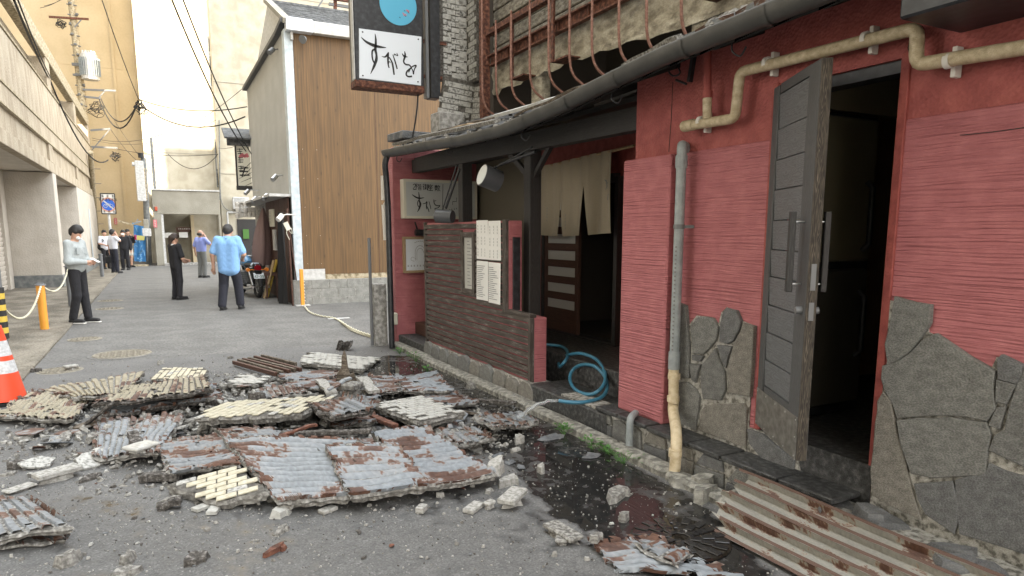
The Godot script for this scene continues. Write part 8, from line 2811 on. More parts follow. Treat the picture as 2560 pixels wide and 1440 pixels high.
	for s in sticks:
		b = MB.new()
		var pr: Vector3 = s[0][0]
		for k in 4:
			var nx: Vector3 = s[0][0].lerp(s[0][1], (k + 1) / 4.0) + Vector3(rng.randf_range(-0.008, 0.008), rng.randf_range(-0.004, 0.01), 0)
			b.bar(pr, nx, s[1] * rng.randf_range(0.8, 1.1), s[2], Vector3.UP, 0.003)
			pr = nx
		solo(b, "broken_strip", M[s[3]], s[4], "debris", "broken strips in the heap", s[0][0] - Vector3(0, s[2] * 0.5, 0))
	# ---- single chunks that stand out
	var C := [
		[Vector3(-0.666, 0, -5.132), 0.26, 0.075, 0.12, 0.15, "white_chip", "pale brick-shaped block on the asphalt at the left", "concrete_chunk"],
		[Vector3(-0.855, 0, -5.012), 0.17, 0.03, 0.09, 0.3, "white_chip", "flat pale flake left of the brick-shaped block", "concrete_chunk"],
		[Vector3(-0.938, 0, -5.513), 0.14, 0.09, 0.10, 0.5, "rubble_dark", "dark curled lump near the left edge", "concrete_chunk"],
		[Vector3(-0.491, 0, -3.751), 0.15, 0.10, 0.11, 0.7, "rubble", "rust-stained mortar lump at the lower left", "concrete_chunk"],
		[Vector3(-0.226, 0, -3.641), 0.12, 0.08, 0.09, 1.2, "rubble", "rounded mortar lump at the bottom left of centre", "concrete_chunk"],
		[Vector3(0.073, 0, -3.485), 0.14, 0.07, 0.10, 0.4, "rubble_dark", "dark-sided mortar lump near the bottom edge", "concrete_chunk"],
		[Vector3(-0.225, 0, -3.49), 0.15, 0.06, 0.1, 0.2, "rubble", "pale lump cut by the bottom edge", "concrete_chunk"],
		[Vector3(0.135, 0, -4.163), 0.10, 0.022, 0.06, 0.2, "tile_white", "loose tile left one of a pair below the front slab", "loose_tile"],
		[Vector3(0.194, 0, -4.093), 0.11, 0.022, 0.06, 0.9, "tile_white", "loose tile right one of a pair below the front slab", "loose_tile"],
		[Vector3(0.524, 0, -3.871), 0.16, 0.06, 0.12, 0.4, "tile_white", "broken tile cluster under the front sheet corner", "concrete_chunk"],
		[Vector3(0.494, 0, -3.64), 0.14, 0.05, 0.08, 0.8, "rubble", "torn mortar scrap below the tile cluster", "concrete_chunk"],
		[Vector3(0.427, 0, -3.424), 0.17, 0.05, 0.09, 0.25, "rust", "rust-topped flake in the lower middle", "concrete_chunk"],
		[Vector3(1.775, 0, -3.401), 0.22, 0.075, 0.11, 0.35, "white_chip", "large pale brick chunk right of the heap", "concrete_chunk"],
		[Vector3(1.628, 0, -3.412), 0.07, 0.05, 0.05, 0.1, "white_chip", "small square stub beside the large pale brick", "concrete_chunk"],
		[Vector3(1.533, 0, -3.429), 0.14, 0.025, 0.07, 0.3, "white_chip", "flat tile flake left of the square stub", "loose_tile"],
		[Vector3(1.73, 0, -3.637), 0.10, 0.03, 0.06, 0.7, "white_chip", "pale wedge below the right front sheet", "concrete_chunk"],
		[Vector3(1.437, 0, -3.702), 0.06, 0.04, 0.05, 0.3, "white_chip", "small cube chip below the front sheets", "concrete_chunk"],
		[Vector3(1.255, 0, -3.541), 0.07, 0.035, 0.05, 0.5, "white_chip", "tile chip on the asphalt below the middle sheet", "loose_tile"],
		[Vector3(0.777, 0, -3.79), 0.10, 0.022, 0.06, 0.1, "white_chip", "flat tile chip below the big front sheet", "loose_tile"],
		[Vector3(1.904, 0, -3.698), 0.27, 0.06, 0.08, 0.12, "white_chip", "long white plaster fragment beside the wet road", "concrete_chunk"],
		[Vector3(2.193, 0, -3.795), 0.11, 0.07, 0.05, 1.0, "white_chip", "curved white fragment standing in the wet road", "concrete_chunk"],
		[Vector3(2.403, 0, -3.214), 0.30, 0.07, 0.12, 0.2, "rubble", "crumbled slab piece lying in the puddle", "concrete_chunk"],
		[Vector3(1.805, 0, -2.887), 0.10, 0.07, 0.24, -0.25, "rubble", "rust-stained brick piece near the lower drain", "concrete_chunk"],
		[Vector3(2.224, 0, -2.925), 0.13, 0.07, 0.09, 0.6, "rubble", "white crumbly lump left of the drain cover", "concrete_chunk"],
		[Vector3(1.765, 0, -2.829), 0.08, 0.05, 0.07, 0.6, "rubble", "grey lump beside the rust-stained brick piece", "concrete_chunk"],
		[Vector3(1.887, 0.05, -2.699), 0.09, 0.06, 0.07, 0.1, "rubble", "lump lying on the corner of the zinc sheet", "concrete_chunk"],
		[Vector3(2.931, 0, -3.5), 0.14, 0.04, 0.10, 0.3, "rubble", "kerb fragment by the downpipe foot", "concrete_chunk"],
		[Vector3(2.367, 0, -4.435), 0.12, 0.08, 0.10, 0.5, "white_chip", "stack of pale chips in the wet road", "concrete_chunk"],
		[Vector3(2.258, 0, -4.275), 0.10, 0.03, 0.07, 0.2, "white_chip", "pale flake below the stack of chips", "concrete_chunk"],
		[Vector3(2.623, 0, -4.417), 0.34, 0.015, 0.16, -0.15, "shingle", "large grey slate flake by the kerb", "slate"],
		[Vector3(2.67, 0, -3.899), 0.20, 0.015, 0.12, 0.1, "shingle", "grey slate flake nearest the weeds", "slate"],
		[Vector3(2.09, 0, -4.047), 0.15, 0.012, 0.08, 0.3, "shingle", "slate flake in the puddle beside the front sheet", "slate"],
		[Vector3(2.106, 0, -3.929), 0.12, 0.012, 0.08, 0.8, "shingle", "smaller slate flake next to the puddle slate", "slate"],
		[Vector3(2.08, 0, -4.215), 0.14, 0.012, 0.07, 0.2, "shingle", "dark slate flake touching the right front sheet", "slate"],
		[Vector3(-0.182, 0.1, -5.205), 0.19, 0.05, 0.15, 0.35, "tile_white", "block of four tiles on mortar left of the heap", "concrete_chunk"],
		[Vector3(-0.422, 0.12, -5.888), 0.07, 0.03, 0.05, 0.3, "white_chip", "white chip lying on the left zinc sheet", "concrete_chunk"],
		[Vector3(-1.01, 0, -6.285), 0.11, 0.03, 0.07, 0.3, "white_chip", "loose tile chip on the asphalt below the cone", "loose_tile"],
		[Vector3(-0.842, 0, -5.995), 0.08, 0.02, 0.05, 0.1, "white_chip", "second tile chip on the asphalt below the cone", "loose_tile"],
		[Vector3(-0.972, 0, -5.374), 0.14, 0.04, 0.08, 0.4, "rubble", "grey chip at the left edge", "concrete_chunk"],
		[Vector3(-0.974, 0, -9.327), 0.14, 0.06, 0.09, 0.1, "white_chip", "pale block on the small cover beside the cone", "concrete_chunk"],
		[Vector3(-0.039, 0, -9.197), 0.11, 0.07, 0.08, 0.6, "white_chip", "white lump behind the cream sheets", "concrete_chunk"],
		[Vector3(0.748, 0, -9.234), 0.10, 0.06, 0.07, 0.2, "rubble", "grey cube behind the heap", "concrete_chunk"],
		[Vector3(-1.323, 0, -9.378), 0.16, 0.07, 0.10, 0.2, "rubble_dark", "dark lump beside the kerb near the cone", "concrete_chunk"],
		[Vector3(-0.51, 0, -5.966), 0.16, 0.10, 0.12, 0.2, "rubble", "mortar lump at the left foot of the zinc sheet", "concrete_chunk"],
		[Vector3(1.546, 0.1, -6.201), 0.18, 0.14, 0.14, 0.4, "rubble", "rounded grey block before the upright splinter", "concrete_chunk"],
		[Vector3(0.692, 0.14, -6.206), 0.24, 0.10, 0.12, 0.3, "rubble_dark", "dark lump at the head of the central tiled slab", "concrete_chunk"],
		[Vector3(0.27, 0.08, -5.706), 0.26, 0.07, 0.12, 0.4, "rubble", "pale wedge at the near end of the central tiled slab", "concrete_chunk"],
		[Vector3(1.843, 0.06, -3.776), 0.20, 0.10, 0.14, 0.5, "white_chip", "white broken corner of the right front sheet", "concrete_chunk"],
		[Vector3(1.104, 0.14, -5.24), 0.10, 0.08, 0.07, 0.9, "white_chip", "white lump under the curled sheet", "concrete_chunk"],
		[Vector3(0.097, 0, -5.084), 0.22, 0.08, 0.12, 0.3, "rubble_dark", "shattered dark lump left of the rusty ribbed sheet", "concrete_chunk"],
		[Vector3(-0.029, 0, -4.34), 0.20, 0.07, 0.12, 0.6, "rubble", "grey broken lump below the front tiled slab", "concrete_chunk"],
		[Vector3(-0.472, 0, -5.031), 0.17, 0.05, 0.08, 0.3, "rubble_dark", "dark wood fragment on the open asphalt", "concrete_chunk"],
		[Vector3(2.814, 0, -6.306), 0.2, 0.09, 0.14, 0.3, "rubble", "pile-top lump by the stone plinth", "concrete_chunk"],
		[Vector3(-0.699, 0.1, -7.11), 0.14, 0.05, 0.1, 0.3, "rubble", "mortar flake where the cream sheets meet", "concrete_chunk"],
	]
	for c in C:
		b = MB.new()
		var p: Vector3 = c[0]
		if c[5] in ["rubble", "rubble_dark", "rust"]: c[2] *= 0.75
		var bs := Basis(Vector3.UP, 0.35 + c[4])
		if c[7] in ["loose_tile"]:
			b.box(p + Vector3(0, c[2] * 0.5 + 0.008, 0), Vector3(c[1], c[2], c[3]), bs * Basis(Vector3.RIGHT, rng.randf_range(-0.05, 0.05)), 0.003)
		elif c[7] == "slate":
			b.chunk(p + Vector3(0, 0.016, 0), Vector3(c[1], c[2], c[3]), bs, rng, 7)
		elif "brick" in c[6] or "block" in c[6]:
			b.chunk(p + Vector3(0, c[2] * 0.35, 0), Vector3(c[1] * 1.05, c[2] * 0.7, c[3] * 1.1), bs, rng, 9)
			b.box(p + Vector3(0, c[2] * 0.75, 0), Vector3(c[1], c[2] * 0.5, c[3]), bs, 0.008)
		else:
			b.chunk(p + Vector3(0, c[2] * 0.46, 0), Vector3(c[1], c[2], c[3]), bs, rng, 8)
			b.chunk(p + bs * Vector3(c[1] * 0.2, c[2] * 0.4, c[3] * 0.15), Vector3(c[1] * 0.6, c[2] * 0.9, c[3] * 0.7), bs * Basis(Vector3.UP, 0.8), rng, 6)
		solo(b, c[7], M[c[5]], c[6], "rubble", "single rubble pieces", p)

func heap_near(x: float, z: float) -> float:
	var d := Vector2((x - 0.7) / 1.9, (z + 5.9) / 2.4).length()
	return clampf(1.5 - d, 0.0, 1.0)

func build_small_debris() -> void:
	# countable chips round the heap
	var kinds := ["white_chip", "rubble", "rubble_dark", "tile_white", "shingle", "rust"]
	var words := ["small pale chip of broken facade lying on the road", "small grey mortar crumb lying on the road", "small dark fragment lying on the road", "small white tile chip lying on the road", "small flat slate chip lying on the road", "small rusty flake lying on the road"]
	var meshes := []
	for k in 6:
		var list := []
		for j in 4:
			var b := MB.new()
			b.chunk(Vector3.ZERO, Vector3(1, [0.45, 0.6, 0.4, 0.35, 0.12, 0.12][k], 0.65), Basis(), rng, 6)
			list.append(b.mesh())
		meshes.append(list)
	var made := 0
	while made < 290:
		var x := rng.randf_range(-1.4, 2.85)
		var z := rng.randf_range(-9.6, -2.5)
		var front := 1.0 if z > -5.2 else 0.0
		if rng.randf() > maxf(heap_near(x, z) * 0.8, 0.30 * front + 0.12): continue
		var k: int = [0, 0, 1, 1, 2, 3, 3, 4, 5][rng.randi() % 9]
		var s := rng.randf_range(0.018, 0.05)
		var o := put(meshes[k][rng.randi() % 4], ["pale_chip", "mortar_crumb", "dark_fragment", "tile_chip", "slate_chip", "rust_flake"][k], M[kinds[k]], self)
		o.transform = Transform3D(Basis(Vector3.UP, rng.randf() * TAU).scaled_local(Vector3.ONE * s), Vector3(x, 0.008 + s * 0.18, z))
		tag(o, words[k], "rubble", "chips scattered on the road")
		made += 1
	# rubble filling the heap between the slabs
	for g in 3:
		var b := MB.new()
		for k in [900, 320, 900][g]:
			var a := rng.randf() * TAU
			var r := sqrt(rng.randf())
			var x := 0.75 + cos(a) * r * 1.95
			var z := -6.1 + sin(a) * r * 2.1 + (x - 0.7) * 0.25
			var s := rng.randf_range(0.014, 0.07) * (1.15 - r * 0.5)
			b.chunk(Vector3(x, rng.randf_range(0.01, 0.13) * (1.1 - r), z), Vector3(s * 1.7, s * 0.6, s), Basis(Vector3(rng.randf() - 0.5, 1, rng.randf() - 0.5).normalized(), rng.randf() * TAU), rng, 5)
		var o := put(b.mesh(), ["heap_rubble", "heap_dark_rubble", "heap_pale_rubble"][g], M[["rubble", "rubble_dark", "white_chip"][g]], self)
		o.set_meta("kind", "stuff")
		o.set_meta("label", ["grey rubble between the slabs of the heap", "dark rubble between the slabs of the heap", "pale rubble between the slabs of the heap"][g])
	# flat broken pieces wedged between the slabs
	for n in 110:
		var a := rng.randf() * TAU
		var r := sqrt(rng.randf())
		var x := 0.75 + cos(a) * r * 1.85
		var z := -6.1 + sin(a) * r * 1.9 + (x - 0.7) * 0.25
		var k: int = [0, 0, 1, 1, 1, 2, 3, 3][rng.randi() % 8]
		var m := 5 + rng.randi() % 4
		var poly := []
		var sz := rng.randf_range(0.06, 0.15)
		for i in m: poly.append(Vector2(cos(TAU * i / m) * sz * rng.randf_range(0.6, 1.3), sin(TAU * i / m) * sz * rng.randf_range(0.4, 0.9)))
		var bs := Basis(Vector3.UP, rng.randf() * TAU) * Basis(Vector3.RIGHT, -PI * 0.5 + rng.randf_range(-0.35, 0.35)) * Basis(Vector3.UP, rng.randf_range(-0.3, 0.3))
		var th: float = [0.03, 0.006, 0.022, 0.016][k]
		var p := Vector3(x, maxf(0.02 + sz * 0.22, rng.randf_range(0.04, 0.17) * (1.15 - r)), z)
		var b := MB.new()
		b.uo = Vector2(rng.randf() * 4, rng.randf() * 4)
		b.prism(poly, Transform3D(bs, Vector3.ZERO), th, th * 0.2, true)
		var o := solo(b, ["mortar_fragment", "sheet_scrap", "board_scrap", "tile_fragment"][k], M[["rubble", "zinc_rusty", "old_board", "tile_dirty"][k]], ["flat broken mortar fragment wedged in the heap", "rusty sheet scrap wedged in the heap", "splintered board scrap wedged in the heap", "pale tiled fragment wedged in the heap"][k], "rubble", "fragments wedged in the heap")
		o.position = p
	# small fragments past counting
	for g in 3:
		scatter(meshes[[0, 1, 4][g]][g], ["pale_fragments", "grey_fragments", "slate_fragments"][g], ["white_chip", "rubble", "shingle"][g], [700, 500, 220][g], 0.012, 0.028, 0.30)
	# grit
	var gm := MB.new()
	gm.chunk(Vector3.ZERO, Vector3(1, 0.5, 0.8), Basis(), rng, 5)
	for g in 3: scatter(gm.mesh(), ["pale_grit", "grey_grit", "dark_grit"][g], ["white_chip", "rubble", "rubble_dark"][g], [9000, 6000, 4000][g], 0.004, 0.014, 0.34)

func scatter(mesh: Mesh, called: String, mat: String, count: int, s0: float, s1: float, open: float) -> void:
	var mm := MultiMesh.new()
	mm.transform_format = MultiMesh.TRANSFORM_3D
	mm.mesh = mesh
	var xs := []
	while xs.size() < count:
		var x := rng.randf_range(-1.5, 2.9)
		var z := rng.randf_range(-9.8, -1.6)
		if rng.randf() > maxf(heap_near(x, z), open if z > -5.0 else 0.06): continue
		var s := s0 + s1 * pow(rng.randf(), 3.0)
		xs.append(Transform3D(Basis(Vector3.UP, rng.randf() * TAU).scaled_local(Vector3.ONE * s), Vector3(x, 0.006 + s * 0.2, z)))
	mm.instance_count = xs.size()
	for i in xs.size(): mm.set_instance_transform(i, xs[i])
	var mi := MultiMeshInstance3D.new()
	mi.name = called
	mi.multimesh = mm
	mi.material_override = M[mat]
	mi.set_meta("kind", "stuff")
	mi.set_meta("label", called.replace("_", " ") + " strewn over the road")
	add_child(mi)

# ---------------------------------------------------------------- people
func blend_mesh(caps: Array, cell: float, k: float) -> MB:
	var lo := Vector3.ONE * 1e9
	var hi := -lo
	for c in caps:
		var r: float = maxf(c[2], c[3]) + cell * 2.0
		lo = lo.min(c[0] - Vector3.ONE * r).min(c[1] - Vector3.ONE * r)
		hi = hi.max(c[0] + Vector3.ONE * r).max(c[1] + Vector3.ONE * r)
	var n := Vector3i((hi - lo) / cell) + Vector3i.ONE * 2
	var sy := n.x
	var sz := n.x * n.y
	var f := PackedFloat32Array()
	f.resize(n.x * n.y * n.z)
	f.fill(1.0)
	for c in caps:
		var a: Vector3 = c[0]
		var ab: Vector3 = c[1] - a
		var l2 := maxf(ab.length_squared(), 1e-6)
		var m: float = maxf(c[2], c[3]) + k + cell * 2.0
		var i0 := Vector3i(((a.min(c[1]) - Vector3.ONE * m - lo) / cell).max(Vector3.ZERO))
		var i1 := Vector3i((a.max(c[1]) + Vector3.ONE * m - lo) / cell).min(n - Vector3i.ONE)
		for z in range(i0.z, i1.z + 1):
			for y in range(i0.y, i1.y + 1):
				var o := z * sz + y * sy
				for x in range(i0.x, i1.x + 1):
					var p := lo + Vector3(x, y, z) * cell - a
					var h := clampf(p.dot(ab) / l2, 0.0, 1.0)
					var d: float = (p - ab * h).length() - lerpf(c[2], c[3], h)
					var cur := f[o + x]
					var w := clampf(0.5 + 0.5 * (cur - d) / k, 0.0, 1.0)
					f[o + x] = lerpf(cur, d, w) - k * w * (1.0 - w)
	var vid := {}
	var vs := []
	var ns := []
	for z in n.z - 1:
		for y in n.y - 1:
			for x in n.x - 1:
				var o := z * sz + y * sy + x
				var q := [f[o], f[o + 1], f[o + sy], f[o + sy + 1], f[o + sz], f[o + sz + 1], f[o + sz + sy], f[o + sz + sy + 1]]
				var neg := 0
				for t in q: if t < 0.0: neg += 1
				if neg == 0 or neg == 8: continue
				var sum := Vector3.ZERO
				var cnt := 0
				for e in [[0, 1], [2, 3], [4, 5], [6, 7], [0, 2], [1, 3], [4, 6], [5, 7], [0, 4], [1, 5], [2, 6], [3, 7]]:
					var a: float = q[e[0]]
					var b: float = q[e[1]]
					if (a < 0.0) == (b < 0.0): continue
					var t := a / (a - b)
					sum += Vector3(e[0] & 1, (e[0] >> 1) & 1, e[0] >> 2).lerp(Vector3(e[1] & 1, (e[1] >> 1) & 1, e[1] >> 2), t)
					cnt += 1
				vid[o] = vs.size()
				vs.append(lo + (Vector3(x, y, z) + sum / cnt) * cell)
				ns.append(Vector3(q[1] + q[3] + q[5] + q[7] - q[0] - q[2] - q[4] - q[6], q[2] + q[3] + q[6] + q[7] - q[0] - q[1] - q[4] - q[5], q[4] + q[5] + q[6] + q[7] - q[0] - q[1] - q[2] - q[3]).normalized())
	var b := MB.new()
	var st := [1, sy, sz]
	for o in vid:
		for ax in 3:
			var s1: int = st[(ax + 1) % 3]
			var s2: int = st[(ax + 2) % 3]
			if (f[o] < 0.0) == (f[o + st[ax]] < 0.0): continue
			if not (vid.has(o - s1) and vid.has(o - s2) and vid.has(o - s1 - s2)): continue
			var i := [vid[o], vid[o - s1], vid[o - s1 - s2], vid[o - s2]]
			b.tri(vs[i[0]], vs[i[1]], vs[i[2]], ns[i[0]], ns[i[1]], ns[i[2]], Vector2.ZERO, Vector2.RIGHT, Vector2.ONE)
			b.tri(vs[i[0]], vs[i[2]], vs[i[3]], ns[i[0]], ns[i[2]], ns[i[3]], Vector2.ZERO, Vector2.ONE, Vector2.DOWN)
	return b

func cloth(r: float, g: float, b: float) -> StandardMaterial3D:
	var m := plain(lin(r, g, b), 0.92)
	m.normal_enabled = true
	m.normal_texture = M.fold
	m.normal_scale = 0.6
	m.uv1_triplanar = true
	m.uv1_world_triplanar = true
	m.uv1_scale = Vector3(1.3, 0.8, 1.3)
	return m

func person(label: String, at: Vector3, facing: Vector3, H: float, pose: Dictionary, look: Dictionary, cell := 0.02) -> Dictionary:
	var t := thing("person", label, "person", at, "people standing in the street")
	var fw := Vector3(facing.x, 0, facing.z).normalized()
	var rt := fw.cross(Vector3.UP).normalized()
	var k := H / 1.70
	var J := {"pelvis": [0, 0.94, 0], "chest": [0, 1.26, 0.0], "neck": [0, 1.43, -0.005], "head": [0, 1.575, 0.015], "sl": [-0.185, 1.385, 0], "sr": [0.185, 1.385, 0], "el": [-0.25, 1.10, -0.03], "er": [0.25, 1.10, -0.03], "wl": [-0.26, 0.86, 0.03], "wr": [0.26, 0.86, 0.03], "hl": [-0.09, 0.90, 0], "hr": [0.09, 0.90, 0], "kl": [-0.10, 0.49, 0.02], "kr": [0.10, 0.49, 0.02], "al": [-0.11, 0.075, -0.02], "ar": [0.11, 0.075, -0.02]}
	for q in pose: J[q] = pose[q]
	var P := {}
	for q in J: P[q] = at + (rt * J[q][0] + Vector3.UP * J[q][1] + fw * J[q][2]) * k
	var w: float = look.get("width", 1.0) * k
	var hd: Vector3 = fw.lerp(rt * look.get("turn", 0.0), absf(look.get("turn", 0.0)) * 0.6).normalized()
	var nod: float = look.get("nod", 0.0)
	var face := (hd - Vector3.UP * nod).normalized()
	var crown := (Vector3.UP + hd * nod).normalized()
	var side := face.cross(crown).normalized()
	var h: Vector3 = P.head
	var skin := plain(lin(0.46, 0.27, 0.19), 0.6)
	# one continuous body
	var caps := [
		[h + crown * 0.045 * k - face * 0.012 * k, h - crown * 0.035 * k + face * 0.012 * k, 0.088 * k, 0.070 * k],
		[h - crown * 0.08 * k + face * 0.035 * k, h - crown * 0.07 * k + face * 0.03 * k, 0.042 * k, 0.045 * k],
		[h - crown * 0.01 * k + face * 0.085 * k, h - crown * 0.03 * k + face * 0.098 * k, 0.010 * k, 0.016 * k],
		[h + side * 0.085 * k, h + side * 0.085 * k - crown * 0.03 * k, 0.018 * k, 0.012 * k],
		[h - side * 0.085 * k, h - side * 0.085 * k - crown * 0.03 * k, 0.018 * k, 0.012 * k],
		[P.neck - Vector3.UP * 0.05, h - crown * 0.05 * k, 0.058 * k, 0.052 * k],
		[P.chest + rt * 0.07 * w, P.pelvis + rt * 0.06 * w, 0.095 * w, 0.09 * w], [P.chest - rt * 0.07 * w, P.pelvis - rt * 0.06 * w, 0.095 * w, 0.09 * w],
		[P.neck - Vector3.UP * 0.04, P.sl, 0.05, 0.05], [P.neck - Vector3.UP * 0.04, P.sr, 0.05, 0.05],
	]
	for s in ["l", "r"]:
		caps.append([P["s" + s], P["e" + s], 0.048 * w, 0.040 * w])
		caps.append([P["e" + s], P["w" + s], 0.040 * w, 0.027 * w])
		var hv: Vector3 = (P["w" + s] - P["e" + s]).normalized()
		caps.append([P["w" + s], P["w" + s] + hv * 0.07 * k, 0.028 * k, 0.034 * k])
		caps.append([P["h" + s], P["k" + s], 0.078 * w, 0.056 * w])
		caps.append([P["k" + s], P["a" + s], 0.054 * w, 0.038 * w])
		caps.append([P["a" + s] - Vector3.UP * 0.03, P["a" + s] + fw * 0.13 - Vector3.UP * 0.045, 0.036, 0.03])
	var b := blend_mesh(caps, cell, 0.035)
	for s in ["l", "r"]:
		var hv: Vector3 = (P["w" + s] - P["e" + s]).normalized()
		var hs := hv.cross(fw).normalized()
		if hs.length() < 0.5: hs = rt
		var pl := hs.cross(hv).normalized()
		var p0: Vector3 = P["w" + s] + hv * 0.085 * k
		for i in 4:
			var o := hs * (i - 1.5) * 0.017 * k
			var ln: float = [0.068, 0.08, 0.076, 0.06][i] * k
			b.tube([p0 + o, p0 + o + hv * ln * 0.5 + pl * 0.006, p0 + o * 0.9 + hv * ln * 0.85 + pl * 0.026], [0.0095, 0.009, 0.007], 6)
		var th := hs * (-0.03 if s == "l" else 0.03) * k
		b.tube([P["w" + s] + hv * 0.03 + th, P["w" + s] + hv * 0.07 + th * 1.7 + pl * 0.01, P["w" + s] + hv * 0.095 + th * 1.5 + pl * 0.022], [0.012, 0.010, 0.008], 6)
	part(b, "body", skin, t)
	b = MB.new()
	for s in [-1.0, 1.0]:
		b.lathe([Vector2(0, -0.006), Vector2(0.007, 0), Vector2(0, 0.006)], Transform3D(Basis(), h + face * 0.083 * k + side * s * 0.032 * k + crown * 0.005), 8)
		b.tube([h + face * 0.084 * k + side * s * 0.018 * k + crown * 0.027, h + face * 0.078 * k + side * s * 0.045 * k + crown * 0.027], 0.003, 5)
	b.tube([h + face * 0.088 * k + side * 0.022 - crown * 0.068 * k, h + face * 0.088 * k - side * 0.022 - crown * 0.068 * k], 0.0035, 5)
	part(b, "eyes_and_mouth", plain(lin(0.05, 0.025, 0.02), 0.6), t)
	# hair
	var hc := []
	if look.get("bald", false):
		hc = [[h - face * 0.05 * k + side * 0.045 * k - crown * 0.01, h - face * 0.05 * k - side * 0.045 * k - crown * 0.01, 0.062 * k, 0.062 * k]]
	else:
		hc = [[h + crown * 0.05 * k - face * 0.02 * k, h + crown * 0.01 * k - face * 0.035 * k, 0.093 * k, 0.086 * k], [h + crown * 0.075 * k + face * 0.045 * k, h + crown * 0.08 * k, 0.052 * k, 0.07 * k], [h - crown * 0.03 * k - face * 0.05 * k, h - face * 0.05 * k, 0.062 * k, 0.075 * k]]
		for s in [-1.0, 1.0]: hc.append([h + side * s * 0.066 * k + crown * 0.03 * k + face * 0.015, h + side * s * 0.072 * k - face * 0.015, 0.032 * k, 0.026 * k])
	if look.get("long", false): hc.append([h - face * 0.10 * k, h - face * 0.13 * k - Vector3.UP * 0.22 * k, 0.05 * k, 0.028 * k])
	part(blend_mesh(hc, cell * 0.8, 0.03), "hair", plain(look.get("hair", lin(0.014, 0.012, 0.011)), 0.6), t)
	# upper clothing
	var up := look.get("waist", 0.93) as float
	var hem: Vector3 = P.pelvis + Vector3.UP * (up - 0.94) * k
	var top := [
		[P.chest + rt * 0.085 * w + Vector3.UP * 0.04, hem + rt * 0.075 * w, 0.118 * w, 0.108 * w], [P.chest - rt * 0.085 * w + Vector3.UP * 0.04, hem - rt * 0.075 * w, 0.118 * w, 0.108 * w],
		[P.chest + fw * 0.02, hem + fw * 0.02, 0.12 * w, 0.115 * w],
		[P.neck - Vector3.UP * 0.055, P.sl, 0.055 * w, 0.060 * w], [P.neck - Vector3.UP * 0.055, P.sr, 0.055 * w, 0.060 * w],
		[P.neck - Vector3.UP * 0.02, P.neck - Vector3.UP * 0.06, 0.060 * k, 0.075 * k],
	]
	for s in ["l", "r"]:
		if look.get("long_sleeve", false):
			top.append([P["s" + s], P["e" + s], 0.072 * w, 0.066 * w])
			top.append([P["e" + s], P["w" + s], 0.064 * w, 0.050 * w])
		else:
			top.append([P["s" + s], P["s" + s].lerp(P["e" + s], 0.8), 0.066 * w, 0.068 * w])
	part(blend_mesh(top, cell, 0.04), look.get("top_name", "shirt"), look.top, t)
	# lower clothing
	var low := [[P.pelvis + rt * 0.06 * w, P.hl.lerp(P.hr, 0.7), 0.098 * w, 0.09 * w], [P.pelvis - rt * 0.06 * w, P.hl.lerp(P.hr, 0.3), 0.098 * w, 0.09 * w]]
	for s in ["l", "r"]:
		if look.get("short", false):
			low.append([P["h" + s], P["h" + s].lerp(P["k" + s], 0.75), 0.10 * w, 0.095 * w])
		else:
			low.append([P["h" + s], P["k" + s], 0.100 * w, 0.080 * w])
			low.append([P["k" + s], P["a" + s] + Vector3.UP * 0.035, 0.080 * w, 0.072 * w])
	part(blend_mesh(low, cell, 0.025), "trousers" if not look.get("short", false) else "shorts", look.low, t)
	for s in ["l", "r"]:
		var a: Vector3 = P["a" + s]
		var sh := blend_mesh([[Vector3(a.x, at.y + 0.052, a.z) - fw * 0.035, Vector3(a.x, at.y + 0.045, a.z) + fw * 0.17, 0.048, 0.038], [a, Vector3(a.x, at.y + 0.05, a.z), 0.045, 0.045]], minf(cell, 0.018), 0.02)
		var shoe := part(sh, "shoe", M.rubber, t)
		sh = MB.new()
		sh.box(Vector3(a.x, at.y + 0.012, a.z) + fw * 0.065, Vector3(0.092, 0.022, 0.29), Basis(rt, Vector3.UP, -fw), 0.01)
		part(sh, "sole", look.get("sole", M.rubber), shoe)
	P.t = t; P.fw = fw; P.rt = rt; P.face = face; P.side = side; P.crown = crown; P.w_ = w
	return P

